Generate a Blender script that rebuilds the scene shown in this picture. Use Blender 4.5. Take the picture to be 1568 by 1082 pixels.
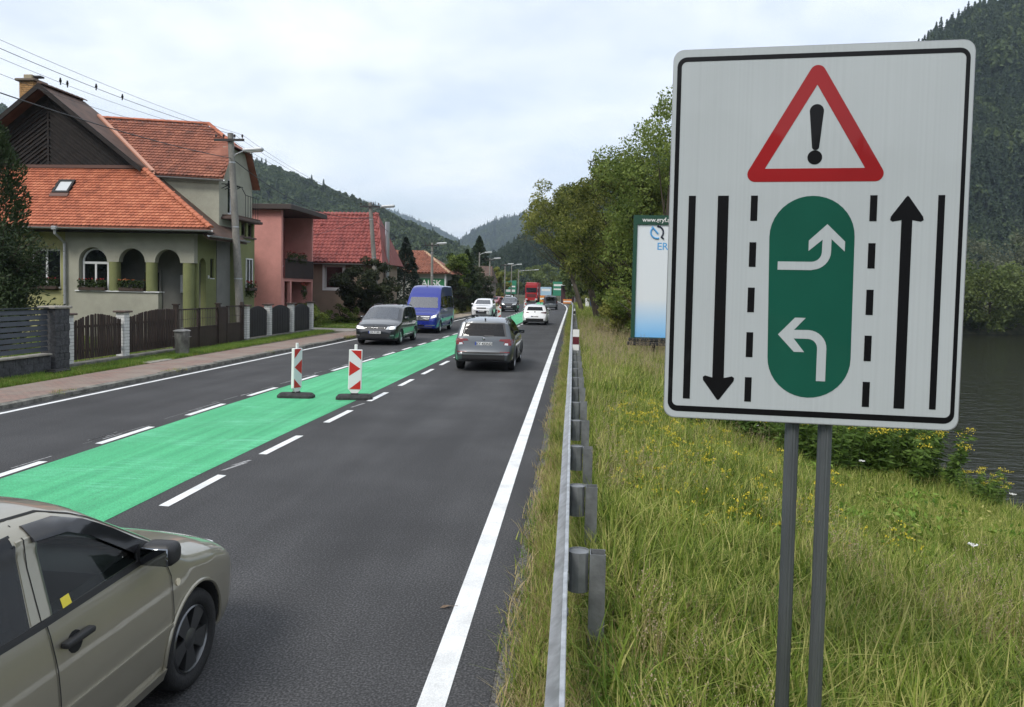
import bpy, bmesh, math, random
import numpy as np
from mathutils import Vector, Matrix, Euler, geometry
R = math.radians
for o in list(bpy.data.objects): bpy.data.objects.remove(o)
S = bpy.context.scene
C = S.collection
# ------------------------------------------------------------------ camera
cd = bpy.data.cameras.new('camera'); cam = bpy.data.objects.new('camera', cd); C.objects.link(cam)
cd.sensor_fit = 'HORIZONTAL'; cd.sensor_width = 36; cd.lens = 36*1150/1568
cd.shift_y = -(541-494)/1568; cd.clip_start = .05; cd.clip_end = 9000
PSI, TH, ROLL = R(4.619), R(2.533), 0.02
F = Vector((-math.sin(PSI)*math.cos(TH), math.cos(PSI)*math.cos(TH), -math.sin(TH)))
RT = Vector((math.cos(PSI), math.sin(PSI), 0)); UP = RT.cross(F)
R2 = RT*math.cos(ROLL)+UP*math.sin(ROLL); U2 = -RT*math.sin(ROLL)+UP*math.cos(ROLL)
M = Matrix((R2, U2, -F)).transposed().to_4x4(); M.translation = (0, 0, 2.5)
cam.matrix_world = M
S.camera = cam
# ------------------------------------------------------------------ sky: bright broken overcast
SUN_EL, SUN_AZ = R(48), R(-150)            # azimuth from +Y towards +X (negative: to the left)
w = bpy.data.worlds.new('World'); S.world = w; w.use_nodes = True
nt = w.node_tree; N = nt.nodes; L = nt.links; N.clear()
out = N.new('ShaderNodeOutputWorld'); bg = N.new('ShaderNodeBackground'); bg.inputs[1].default_value = .115
sky = N.new('ShaderNodeTexSky'); sky.sky_type = 'NISHITA'; sky.sun_disc = False
sky.sun_elevation = SUN_EL; sky.sun_rotation = SUN_AZ; sky.dust_density = 2.0; sky.air_density = 1.0
tc = N.new('ShaderNodeTexCoord'); sep = N.new('ShaderNodeSeparateXYZ'); L.new(tc.outputs['Generated'], sep.inputs[0])
zz = N.new('ShaderNodeMath'); zz.operation = 'MAXIMUM'; L.new(sep.outputs[2], zz.inputs[0]); zz.inputs[1].default_value = 0
za = N.new('ShaderNodeMath'); za.operation = 'ADD'; L.new(zz.outputs[0], za.inputs[0]); za.inputs[1].default_value = .22
vd = N.new('ShaderNodeVectorMath'); vd.operation = 'DIVIDE'; L.new(tc.outputs['Generated'], vd.inputs[0])
cmb = N.new('ShaderNodeCombineXYZ')
for i in range(3): L.new(za.outputs[0], cmb.inputs[i])
L.new(cmb.outputs[0], vd.inputs[1])
n1 = N.new('ShaderNodeTexNoise'); n1.inputs['Scale'].default_value = 1.5; n1.inputs['Detail'].default_value = 7; n1.inputs['Roughness'].default_value = .52
n1.inputs['Distortion'].default_value = .4
L.new(vd.outputs[0], n1.inputs['Vector'])
r1 = N.new('ShaderNodeValToRGB'); r1.color_ramp.elements[0].position = .30; r1.color_ramp.elements[1].position = .66
r1.color_ramp.elements[0].color = (.55, .55, .55, 1); r1.color_ramp.elements[1].color = (1, 1, 1, 1)
L.new(n1.outputs[0], r1.inputs[0])
n2 = N.new('ShaderNodeTexNoise'); n2.inputs['Scale'].default_value = 3.4; n2.inputs['Detail'].default_value = 8; n2.inputs['Roughness'].default_value = .55
off = N.new('ShaderNodeVectorMath'); off.operation = 'ADD'; off.inputs[1].default_value = (4.3, 1.7, 9.1); L.new(vd.outputs[0], off.inputs[0]); L.new(off.outputs[0], n2.inputs['Vector'])
r2 = N.new('ShaderNodeValToRGB'); r2.color_ramp.elements[0].position = .34; r2.color_ramp.elements[1].position = .62
r2.color_ramp.elements[0].color = (5.5, 5.95, 6.65, 1); r2.color_ramp.elements[1].color = (6.5, 6.8, 7.2, 1)
L.new(n2.outputs[0], r2.inputs[0])
mx = N.new('ShaderNodeMix'); mx.data_type = 'RGBA'; L.new(r1.outputs[0], mx.inputs[0]); L.new(sky.outputs[0], mx.inputs[6]); L.new(r2.outputs[0], mx.inputs[7])
L.new(mx.outputs[2], bg.inputs[0]); L.new(bg.outputs[0], out.inputs[0])
sd = bpy.data.lights.new('sun', 'SUN'); sd.energy = 1.5; sd.angle = R(18); sd.color = (1, .96, .9)
sun = bpy.data.objects.new('sun', sd); C.objects.link(sun)
sdir = Vector((math.sin(SUN_AZ)*math.cos(SUN_EL), math.cos(SUN_AZ)*math.cos(SUN_EL), math.sin(SUN_EL)))
sun.rotation_euler = (-sdir).to_track_quat('-Z', 'Y').to_euler(); sun.location = (0, 0, 60)
vs = S.view_settings; vs.view_transform = 'Standard'; vs.look = 'None'; vs.gamma = 1; vs.use_curve_mapping = False; vs.exposure = 0.7
S.render.engine = 'CYCLES'; S.cycles.max_bounces = 5; S.cycles.diffuse_bounces = 3; S.cycles.glossy_bounces = 3; S.cycles.transparent_max_bounces = 24; S.cycles.volume_bounces = 0
# ------------------------------------------------------------------ materials
MATS = {}
def mat(name, col=(.5, .5, .5), rough=.7, metal=0., var=0., vscale=6., bump=0., bscale=60., coat=0., col2=None, spec=.5, emis=0., pos=(.35, .65), stretch=(1, 1, 1), world=False, fine=0.):
    if name in MATS: return MATS[name]
    m = bpy.data.materials.new(name); MATS[name] = m; m.use_nodes = True
    t = m.node_tree; n = t.nodes; l = t.links; b = n['Principled BSDF']
    b.inputs['Roughness'].default_value = rough; b.inputs['Metallic'].default_value = metal
    b.inputs['Coat Weight'].default_value = coat; b.inputs['Coat Roughness'].default_value = .04
    b.inputs['Specular IOR Level'].default_value = spec
    b.inputs['Base Color'].default_value = (*col, 1)
    if emis: b.inputs['Emission Color'].default_value = (*col, 1); b.inputs['Emission Strength'].default_value = emis
    if var or col2 or bump:
        c = n.new('ShaderNodeTexCoord'); mp = n.new('ShaderNodeMapping'); mp.inputs['Scale'].default_value = stretch
        if world:
            g = n.new('ShaderNodeNewGeometry'); l.new(g.outputs['Position'], mp.inputs[0])
        else: l.new(c.outputs['Object'], mp.inputs[0])
    if var or col2:
        z = n.new('ShaderNodeTexNoise'); z.inputs['Scale'].default_value = vscale; z.inputs['Detail'].default_value = 6; z.inputs['Roughness'].default_value = .6
        l.new(mp.outputs[0], z.inputs['Vector'])
        r = n.new('ShaderNodeValToRGB'); e = r.color_ramp.elements; e[0].position, e[1].position = pos
        e[0].color = (*[max(0, x*(1-var)) for x in col], 1)
        e[1].color = (*(col2 if col2 else [x*(1+var) for x in col]), 1)
        l.new(z.outputs[0], r.inputs[0]); src = r.outputs[0]
        if fine:
            z2 = n.new('ShaderNodeTexNoise'); z2.inputs['Scale'].default_value = bscale; z2.inputs['Detail'].default_value = 3
            l.new(mp.outputs[0], z2.inputs['Vector'])
            mr = n.new('ShaderNodeMapRange'); mr.inputs[1].default_value = .3; mr.inputs[2].default_value = .7; mr.inputs[3].default_value = 1-fine; mr.inputs[4].default_value = 1+fine
            l.new(z2.outputs[0], mr.inputs[0])
            mm = n.new('ShaderNodeMix'); mm.data_type = 'RGBA'; mm.blend_type = 'MULTIPLY'; mm.inputs[0].default_value = 1
            l.new(src, mm.inputs[6]); l.new(mr.outputs[0], mm.inputs[7]); src = mm.outputs[2]
        l.new(src, b.inputs['Base Color'])
    if bump:
        z = n.new('ShaderNodeTexNoise'); z.inputs['Scale'].default_value = bscale; z.inputs['Detail'].default_value = 4
        l.new(mp.outputs[0], z.inputs['Vector'])
        bp = n.new('ShaderNodeBump'); bp.inputs['Strength'].default_value = bump; bp.inputs['Distance'].default_value = .02
        l.new(z.outputs[0], bp.inputs['Height']); l.new(bp.outputs[0], b.inputs['Normal'])
    return m
def leafmat(name, cols, trans=.35, scale=.5, rough=.6, rnd=.45):
    """foliage: clump noise + a random value per leaf; part of the light passes through"""
    if name in MATS: return MATS[name]
    m = bpy.data.materials.new(name); MATS[name] = m; m.use_nodes = True
    t = m.node_tree; n = t.nodes; l = t.links; b = n['Principled BSDF']; o = n['Material Output']
    b.inputs['Roughness'].default_value = rough; b.inputs['Specular IOR Level'].default_value = .25
    g = n.new('ShaderNodeNewGeometry'); oi = n.new('ShaderNodeObjectInfo')
    z = n.new('ShaderNodeTexNoise'); z.inputs['Scale'].default_value = scale; z.inputs['Detail'].default_value = 3
    l.new(g.outputs['Position'], z.inputs['Vector'])
    a = n.new('ShaderNodeMath'); a.operation = 'MULTIPLY_ADD'; l.new(g.outputs['Random Per Island'], a.inputs[0]); a.inputs[1].default_value = rnd; l.new(z.outputs[0], a.inputs[2])
    a2 = n.new('ShaderNodeMath'); a2.operation = 'MULTIPLY_ADD'; l.new(oi.outputs['Random'], a2.inputs[0]); a2.inputs[1].default_value = .3; l.new(a.outputs[0], a2.inputs[2])
    r = n.new('ShaderNodeValToRGB'); e = r.color_ramp.elements
    k = len(cols)
    while len(e) < k: e.new(.5)
    for i, c in enumerate(cols): e[i].position = i/(k-1); e[i].color = (*c, 1)
    mr = n.new('ShaderNodeMapRange'); mr.inputs[1].default_value = .40; mr.inputs[2].default_value = .65+rnd*.85; l.new(a2.outputs[0], mr.inputs[0]); l.new(mr.outputs[0], r.inputs[0]); l.new(r.outputs[0], b.inputs['Base Color'])
    tr = n.new('ShaderNodeBsdfTranslucent'); l.new(r.outputs[0], tr.inputs[0])
    ms = n.new('ShaderNodeMixShader'); ms.inputs[0].default_value = trans
    l.new(b.outputs[0], ms.inputs[1]); l.new(tr.outputs[0], ms.inputs[2]); l.new(ms.outputs[0], o.inputs[0])
    return m
def glassmat(name, tint=(.55, .6, .6), rough=.0, base=.06):
    if name in MATS: return MATS[name]
    m = bpy.data.materials.new(name); MATS[name] = m; m.use_nodes = True
    t = m.node_tree; n = t.nodes; l = t.links; n.remove(n['Principled BSDF']); o = n['Material Output']
    tr = n.new('ShaderNodeBsdfTransparent'); tr.inputs[0].default_value = (*tint, 1)
    gl = n.new('ShaderNodeBsdfGlossy'); gl.inputs['Roughness'].default_value = rough
    fr = n.new('ShaderNodeFresnel'); fr.inputs[0].default_value = 1.4
    ad = n.new('ShaderNodeMath'); ad.operation = 'ADD'; ad.inputs[1].default_value = base; l.new(fr.outputs[0], ad.inputs[0]); ad.use_clamp = True
    ms = n.new('ShaderNodeMixShader'); l.new(ad.outputs[0], ms.inputs[0]); l.new(tr.outputs[0], ms.inputs[1]); l.new(gl.outputs[0], ms.inputs[2])
    l.new(ms.outputs[0], o.inputs[0])
    return m
# ------------------------------------------------------------------ object helpers
WM = {}
def wm(o): return WM.get(o.name, Matrix.Identity(4)) if o else Matrix.Identity(4)
def tag(o, label=None, cat=None, group=None, kind=None):
    if label: o['label'] = label
    if cat: o['category'] = cat
    if group: o['group'] = group
    if kind: o['kind'] = kind
    return o
def empty(name, loc, rz=0, label=None, cat=None, group=None):
    o = bpy.data.objects.new(name, None); C.objects.link(o); o.empty_display_size = .2
    m = Matrix.Translation(loc) @ Matrix.Rotation(rz, 4, 'Z')
    o.location = loc; o.rotation_euler = (0, 0, rz); WM[o.name] = m
    return tag(o, label, cat, group)
def finish(name, me, m, parent=None, smooth=False, origin=None):
    """mesh in world coordinates when there is no parent (origin moved to the base); in the parent's frame otherwise"""
    if m is not None:
        for mm in (m if isinstance(m, (list, tuple)) else [m]): me.materials.append(mm)
    if smooth: me.shade_smooth()
    o = bpy.data.objects.new(name, me); C.objects.link(o)
    if parent is not None:
        o.parent = parent; WM[o.name] = wm(parent)
    else:
        if len(me.vertices):
            co = np.empty(len(me.vertices)*3, np.float32); me.vertices.foreach_get('co', co); co = co.reshape(-1, 3)
            c = np.array([(co[:, 0].min()+co[:, 0].max())/2, (co[:, 1].min()+co[:, 1].max())/2, co[:, 2].min()]) if origin is None else np.array(origin)
            co -= c.astype(np.float32); me.vertices.foreach_set('co', co.ravel()); me.update()
            o.location = c; WM[o.name] = Matrix.Translation(Vector([float(x) for x in c]))
    return o
def copy_tree(o, parent=None):
    c = o.copy(); C.objects.link(c); c.parent = parent
    for ch in list(o.children): copy_tree(ch, c)
    return c
def npmesh(name, v, f):
    """v Nx3, f MxK array"""
    v = np.asarray(v, np.float32); f = np.asarray(f, np.int32); k = f.shape[1]
    me = bpy.data.meshes.new(name); me.vertices.add(len(v)); me.vertices.foreach_set('co', v.ravel())
    me.loops.add(f.size); me.loops.foreach_set('vertex_index', f.ravel())
    me.polygons.add(len(f)); me.polygons.foreach_set('loop_start', np.arange(0, f.size, k, dtype=np.int32))
    me.update(calc_edges=True); return me
class MB:
    def __init__(s): s.v = []; s.f = []
    def add(s, v, f):
        k = len(s.v); s.v += [tuple(map(float, p)) for p in v]; s.f += [tuple(i+k for i in q) for q in f]; return s
    def box(s, a, b):
        x0, y0, z0 = a; x1, y1, z1 = b
        return s.add([(x0, y0, z0), (x1, y0, z0), (x1, y1, z0), (x0, y1, z0), (x0, y0, z1), (x1, y0, z1), (x1, y1, z1), (x0, y1, z1)],
                     [(3, 2, 1, 0), (4, 5, 6, 7), (0, 1, 5, 4), (1, 2, 6, 5), (2, 3, 7, 6), (3, 0, 4, 7)])
    def cbox(s, c, d, m=None):
        k = len(s.v); s.box([-x/2 for x in d], [x/2 for x in d])
        mm = Matrix.Translation(c) @ (m.to_4x4() if m else Matrix.Identity(4))
        for i in range(k, len(s.v)): s.v[i] = tuple(mm @ Vector(s.v[i]))
        return s
    def rbox(s, a, b, r=.02, seg=2):
        """box with bevelled edges"""
        bm = bmesh.new(); bmesh.ops.create_cube(bm, size=1)
        for v in bm.verts: v.co = Vector([a[i] + (v.co[i]+.5)*(b[i]-a[i]) for i in range(3)])
        bmesh.ops.bevel(bm, geom=bm.edges[:], offset=r, segments=seg, affect='EDGES', profile=.5)
        bm.verts.index_update(); s.add([v.co for v in bm.verts], [[v.index for v in f.verts] for f in bm.faces]); bm.free(); return s
    def prism(s, poly, d0, d1, axis='y'):
        """2D outline (may be concave) extruded between d0 and d1 along an axis"""
        n = len(poly)
        def p(u, w, d): return (u, d, w) if axis == 'y' else ((d, u, w) if axis == 'x' else (u, w, d))
        tris = geometry.tessellate_polygon([[Vector((u, w, 0)) for u, w in poly]])
        v = [p(u, w, d0) for u, w in poly] + [p(u, w, d1) for u, w in poly]
        f = [tuple(t) for t in tris] + [tuple(i+n for i in reversed(t)) for t in tris] + [(i, (i+1) % n, (i+1) % n+n, i+n) for i in range(n)]
        return s.add(v, f)
    def plate(s, outer, holes, d0, d1, axis='y'):
        def p(u, w, d): return (u, d, w) if axis == 'y' else ((d, u, w) if axis == 'x' else (u, w, d))
        loops = [outer]+holes; tris = geometry.tessellate_polygon([[Vector((u, w, 0)) for u, w in lp] for lp in loops])
        flat = [q for lp in loops for q in lp]; n = len(flat)
        v = [p(u, w, d0) for u, w in flat] + [p(u, w, d1) for u, w in flat]
        f = [tuple(t) for t in tris] + [tuple(i+n for i in reversed(t)) for t in tris]; k = 0
        for lp in loops:
            m = len(lp); f += [(k+i, k+(i+1) % m, k+(i+1) % m+n, k+i+n) for i in range(m)]; k += m
        return s.add(v, f)
    def tube(s, path, r, n=8, caps=True):
        path = [Vector(p) for p in path]; rs = r if isinstance(r, (list, tuple)) else [r]*len(path)
        k = len(s.v); prev = None
        for i, p in enumerate(path):
            d = (path[min(i+1, len(path)-1)]-path[max(i-1, 0)]).normalized()
            if prev is None:
                a = d.orthogonal().normalized()
            else:
                a = (prev - d*prev.dot(d)); a = a.normalized() if a.length > 1e-6 else d.orthogonal().normalized()
            prev = a; b = d.cross(a)
            for j in range(n):
                t = 2*math.pi*j/n; s.v.append(tuple(p+(a*math.cos(t)+b*math.sin(t))*rs[i]))
        for i in range(len(path)-1):
            for j in range(n): s.f.append((k+i*n+j, k+i*n+(j+1) % n, k+(i+1)*n+(j+1) % n, k+(i+1)*n+j))
        if caps:
            s.f.append(tuple(k+j for j in reversed(range(n)))); e = k+(len(path)-1)*n; s.f.append(tuple(e+j for j in range(n)))
        return s
    def lathe(s, prof, n=24, m=None, close=False):
        """(radius, height) profile about z, then matrix m"""
        k = len(s.v); m = m or Matrix.Identity(4)
        for j in range(n):
            t = 2*math.pi*j/n
            for r, z in prof: s.v.append(tuple(m @ Vector((r*math.cos(t), r*math.sin(t), z))))
        q = len(prof)
        for j in range(n):
            for i in range(q-1 if not close else q):
                a, b = k+j*q+i, k+j*q+(i+1) % q; c, d = k+((j+1) % n)*q+(i+1) % q, k+((j+1) % n)*q+i
                s.f.append((a, b, c, d))
        return s
    def quad(s, *p): return s.add(p, [tuple(range(len(p)))])
    def mesh(s, name, merge=False, parent=None):
        iv = wm(parent).inverted() if parent else None
        v = [iv @ Vector(p) for p in s.v] if parent else s.v
        me = bpy.data.meshes.new(name); me.from_pydata(v, [], s.f)
        bm = bmesh.new(); bm.from_mesh(me)
        if merge: bmesh.ops.remove_doubles(bm, verts=bm.verts[:], dist=1e-4)
        bmesh.ops.recalc_face_normals(bm, faces=bm.faces[:]); bm.to_mesh(me); bm.free(); return me
    def build(s, name, m, parent=None, smooth=False, local=False, **k):
        me = s.mesh(name, parent=None if local else parent)
        o = finish(name, me, m, parent, smooth)
        return tag(o, **k) if k else o
def smooth_angle(o, a=35):
    o.data.shade_smooth() if a >= 180 else o.data.set_sharp_from_angle(angle=R(a)); return o
def autos(o, a=35):
    o.data.shade_smooth(); o.data.set_sharp_from_angle(angle=R(a)); return o
def text_mesh(body, size, depth=.004, align='CENTER', bold=0.):
    cu = bpy.data.curves.new('t', 'FONT'); cu.body = body; cu.size = size; cu.extrude = depth; cu.align_x = align; cu.align_y = 'CENTER'; cu.offset = bold
    o = bpy.data.objects.new('t', cu); C.objects.link(o)
    dg = bpy.context.evaluated_depsgraph_get(); me = bpy.data.meshes.new_from_object(o.evaluated_get(dg))
    bpy.data.objects.remove(o); return me
def text(name, body, size, m, parent, mtx, depth=.004, bold=0., sx=1., **k):
    """lettering in the text's own plane (x right, y up, z towards the reader), placed by mtx in world space"""
    me = text_mesh(body, size, depth, bold=bold); me.materials.clear()
    q = (wm(parent).inverted() if parent else Matrix.Identity(4)) @ mtx @ Matrix.Diagonal((sx, 1, 1, 1))
    me.transform(q); return finish(name, me, m, parent)
def interp(tab, x):
    a = [p[0] for p in tab]; b = [p[1] for p in tab]; return float(np.interp(x, a, b))
def arc(cx, cy, r, a0, a1, n): return [(cx+r*math.cos(R(a0+(a1-a0)*i/n)), cy+r*math.sin(R(a0+(a1-a0)*i/n))) for i in range(n+1)]
def rrect(x0, y0, x1, y1, r, n=6):
    return arc(x1-r, y1-r, r, 0, 90, n)+arc(x0+r, y1-r, r, 90, 180, n)+arc(x0+r, y0+r, r, 180, 270, n)+arc(x1-r, y0+r, r, 270, 360, n)
# ------------------------------------------------------------------ road geometry tables (X of each line against Y)
def bend(Y): return 0 if Y < 100 else -1.05*((Y-100)/30)**1.75*.62
EDGE_R = [(-40, -.79), (300, -.79)]
GREEN_R = [(-40, -4.75), (0, -4.78), (10, -4.83), (18.4, -4.65), (28.4, -4.48), (52, -4.0), (60, -3.87), (90, -3.75), (300, -3.75)]
GREEN_L = [(-40, -7.1), (10, -7.1), (16.5, -7.07), (31.5, -6.56), (41.6, -6.25), (63.5, -5.84), (87, -5.68), (300, -5.6)]
EDGE_L = [(-40, -10.7), (13, -10.6), (26, -10.4), (34, -10.25), (46, -9.7), (57, -9.05), (83, -8.55), (300, -8.4)]
def lx(tab, Y): return interp(tab, Y)+bend(Y)
YS = list(np.arange(-30, 100, 3.0))+list(np.arange(100, 262, 4.0))
def strip(tabA, tabB, ys, z, offA=0., offB=0.):
    mb = MB(); v = []; f = []
    for Y in ys: v += [(lx(tabA, Y)+offA, Y, z), (lx(tabB, Y)+offB, Y, z)]
    for i in range(len(ys)-1): f.append((2*i, 2*i+1, 2*i+3, 2*i+2))
    return mb.add(v, f)
# asphalt
def asphalt():
    m = bpy.data.materials.new('asphalt'); m.use_nodes = True; t = m.node_tree; n = t.nodes; l = t.links; b = n['Principled BSDF']
    g = n.new('ShaderNodeNewGeometry')
    mp = n.new('ShaderNodeMapping'); mp.inputs['Scale'].default_value = (1, .07, 1); l.new(g.outputs['Position'], mp.inputs[0])
    z1 = n.new('ShaderNodeTexNoise'); z1.inputs['Scale'].default_value = 1.3; z1.inputs['Detail'].default_value = 5; l.new(mp.outputs[0], z1.inputs['Vector'])
    z2 = n.new('ShaderNodeTexNoise'); z2.inputs['Scale'].default_value = 62; z2.inputs['Detail'].default_value = 3; l.new(g.outputs['Position'], z2.inputs['Vector'])
    z3 = n.new('ShaderNodeTexNoise'); z3.inputs['Scale'].default_value = .6; z3.inputs['Detail'].default_value = 4; l.new(g.outputs['Position'], z3.inputs['Vector'])
    a = n.new('ShaderNodeMath'); a.operation = 'MULTIPLY_ADD'; l.new(z2.outputs[0], a.inputs[0]); a.inputs[1].default_value = 1.3
    a1 = n.new('ShaderNodeMath'); a1.operation = 'ADD'; l.new(z1.outputs[0], a1.inputs[0]); l.new(z3.outputs[0], a1.inputs[1])
    a2 = n.new('ShaderNodeMath'); a2.operation = 'MULTIPLY'; l.new(a1.outputs[0], a2.inputs[0]); a2.inputs[1].default_value = .36
    l.new(a2.outputs[0], a.inputs[2])
    r = n.new('ShaderNodeValToRGB'); e = r.color_ramp.elements; e[0].position = .72; e[1].position = 1.0; e.new(.86)
    mr = n.new('ShaderNodeMapRange'); mr.inputs[1].default_value = .36; mr.inputs[2].default_value = 1.56; l.new(a.outputs[0], mr.inputs[0])
    e[0].position = .1; e[1].position = .52; e[2].position = .95
    e[0].color = (.012, .012, .0125, 1); e[1].color = (.037, .037, .038, 1); e[2].color = (.15, .15, .152, 1)
    l.new(mr.outputs[0], r.inputs[0]); l.new(r.outputs[0], b.inputs['Base Color'])
    b.inputs['Roughness'].default_value = .82; b.inputs['Specular IOR Level'].default_value = .35
    bp = n.new('ShaderNodeBump'); bp.inputs['Strength'].default_value = .55; bp.inputs['Distance'].default_value = .008; l.new(z2.outputs[0], bp.inputs['Height']); l.new(bp.outputs[0], b.inputs['Normal'])
    return m
def greenpaint():
    m = bpy.data.materials.new('green_paint'); m.use_nodes = True; t = m.node_tree; n = t.nodes; l = t.links; b = n['Principled BSDF']
    g = n.new('ShaderNodeNewGeometry')
    mp = n.new('ShaderNodeMapping'); mp.inputs['Scale'].default_value = (3.2, .12, 1); l.new(g.outputs['Position'], mp.inputs[0])
    z1 = n.new('ShaderNodeTexNoise'); z1.inputs['Scale'].default_value = 1.6; z1.inputs['Detail'].default_value = 6; l.new(mp.outputs[0], z1.inputs['Vector'])
    r1 = n.new('ShaderNodeValToRGB'); e = r1.color_ramp.elements; e[0].position = .28; e[1].position = .72
    e[0].color = (.045, .34, .15, 1); e[1].color = (.085, .50, .225, 1); l.new(z1.outputs[0], r1.inputs[0])
    # roller lines across and worn patches where the aggregate shows
    mp2 = n.new('ShaderNodeMapping'); mp2.inputs['Scale'].default_value = (.5, 9, 1); mp2.inputs['Rotation'].default_value = (0, 0, .06); l.new(g.outputs['Position'], mp2.inputs[0])
    z2 = n.new('ShaderNodeTexNoise'); z2.inputs['Scale'].default_value = 2.2; z2.inputs['Detail'].default_value = 4; l.new(mp2.outputs[0], z2.inputs['Vector'])
    z4 = n.new('ShaderNodeTexNoise'); z4.inputs['Scale'].default_value = .55; z4.inputs['Detail'].default_value = 3; l.new(g.outputs['Position'], z4.inputs['Vector'])
    mu = n.new('ShaderNodeMath'); mu.operation = 'MULTIPLY'; l.new(z2.outputs[0], mu.inputs[0]); l.new(z4.outputs[0], mu.inputs[1])
    r2 = n.new('ShaderNodeValToRGB'); e = r2.color_ramp.elements; e[0].position = .26; e[1].position = .42; e[0].color = (0, 0, 0, 1); e[1].color = (.75, .75, .75, 1); l.new(mu.outputs[0], r2.inputs[0])
    mx = n.new('ShaderNodeMix'); mx.data_type = 'RGBA'; l.new(r2.outputs[0], mx.inputs[0]); l.new(r1.outputs[0], mx.inputs[6]); mx.inputs[7].default_value = (.17, .60, .36, 1)
    z5 = n.new('ShaderNodeTexNoise'); z5.inputs['Scale'].default_value = 1.1; z5.inputs['Detail'].default_value = 7; z5.inputs['Roughness'].default_value = .7
    mp3 = n.new('ShaderNodeMapping'); mp3.inputs['Scale'].default_value = (4, .18, 1); mp3.inputs['Location'].default_value = (7, 3, 0); l.new(g.outputs['Position'], mp3.inputs[0]); l.new(mp3.outputs[0], z5.inputs['Vector'])
    r5 = n.new('ShaderNodeValToRGB'); e = r5.color_ramp.elements; e[0].position = .54; e[1].position = .70; e[0].color = (0, 0, 0, 1); e[1].color = (.6, .6, .6, 1); l.new(z5.outputs[0], r5.inputs[0])
    mx2 = n.new('ShaderNodeMix'); mx2.data_type = 'RGBA'; l.new(r5.outputs[0], mx2.inputs[0]); l.new(mx.outputs[2], mx2.inputs[6]); mx2.inputs[7].default_value = (.05, .24, .12, 1)
    z6 = n.new('ShaderNodeTexNoise'); z6.inputs['Scale'].default_value = 70; z6.inputs['Detail'].default_value = 3; l.new(g.outputs['Position'], z6.inputs['Vector'])
    m6 = n.new('ShaderNodeMapRange'); m6.inputs[1].default_value = .32; m6.inputs[2].default_value = .68; m6.inputs[3].default_value = .62; m6.inputs[4].default_value = 1.22; l.new(z6.outputs[0], m6.inputs[0])
    mx3 = n.new('ShaderNodeMix'); mx3.data_type = 'RGBA'; mx3.blend_type = 'MULTIPLY'; mx3.inputs[0].default_value = 1; l.new(mx2.outputs[2], mx3.inputs[6]); l.new(m6.outputs[0], mx3.inputs[7])
    l.new(mx3.outputs[2], b.inputs['Base Color']); b.inputs['Roughness'].default_value = .7
    z3 = n.new('ShaderNodeTexNoise'); z3.inputs['Scale'].default_value = 110; l.new(g.outputs['Position'], z3.inputs['Vector'])
    bp = n.new('ShaderNodeBump'); bp.inputs['Strength'].default_value = .4; bp.inputs['Distance'].default_value = .006; l.new(z3.outputs[0], bp.inputs['Height']); l.new(bp.outputs[0], b.inputs['Normal'])
    return m
ASPH, GREENP = asphalt(), greenpaint()
WPAINT = mat('white_road_paint', (.74, .75, .74), .6, var=.14, vscale=3, bump=.3, bscale=120, world=True, fine=.14)
road = strip(EDGE_L, EDGE_R, YS, 0, -.28, .34).build('road', ASPH, kind='structure')
def rpart(mb, name, m): return mb.build(name, m, road)
rpart(strip(GREEN_L, GREEN_R, YS, .004), 'green_lane', GREENP)
rpart(strip(EDGE_R, EDGE_R, YS, .004, -.085, .085), 'edge_line', WPAINT)
rpart(strip(EDGE_L, EDGE_L, YS, .004, -.06, .06), 'edge_line', WPAINT)
random.seed(3)
def dash(tab, o, y0, ln, wd):
    mb = MB(); y1 = y0+ln; a = lx(tab, y0)+o; b = lx(tab, y1)+o; j = [random.uniform(-.012, .012) for _ in range(4)]
    mb.quad((a-wd/2, y0+j[0], .0055), (a+wd/2, y0+j[1], .0055), (b+wd/2, y1+j[2], .0055), (b-wd/2, y1+j[3], .0055)); rpart(mb, 'dash', WPAINT)
for i in range(-1, 55): dash(GREEN_R, .31, 7.96+2.68*i, 1.42, .125)
for i in range(-1, 55): dash(GREEN_L, -.13, 8.25+2.66*i, 1.45, .125)
# scraped remains of older markings
OLDP = mat('scraped_paint', (.30, .30, .30), .8, var=.5, vscale=25, world=True)
for i in range(46):
    y = random.uniform(7, 30); x = lx(GREEN_L, y)-random.uniform(.26, .48); ln = random.uniform(.15, .9); wd = random.uniform(.008, .03)
    rpart(MB().quad((x, y, .004), (x+wd, y, .004), (x+wd+.03, y+ln, .004), (x+.03, y+ln, .004)), 'paint_scrape', OLDP)
for (y, ln) in ((9.6, .5), (9.9, .35), (15.1, .6)):
    x = lx(GREEN_R, y)+.18
    rpart(MB().quad((x, y, .004), (x+.05, y+.04, .004), (x+.16, y+ln, .004), (x+.10, y+ln, .004)), 'paint_scrape', OLDP)
# gravel shoulder between asphalt and grass on the right
GRAV = mat('gravel', (.075, .073, .068), .95, var=.55, vscale=45, bump=1., bscale=70, world=True, col2=(.27, .26, .24), pos=(.35, .75))
strip(EDGE_R, EDGE_R, YS, -.006, .30, .66).build('gravel_shoulder', GRAV, kind='structure')
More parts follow.
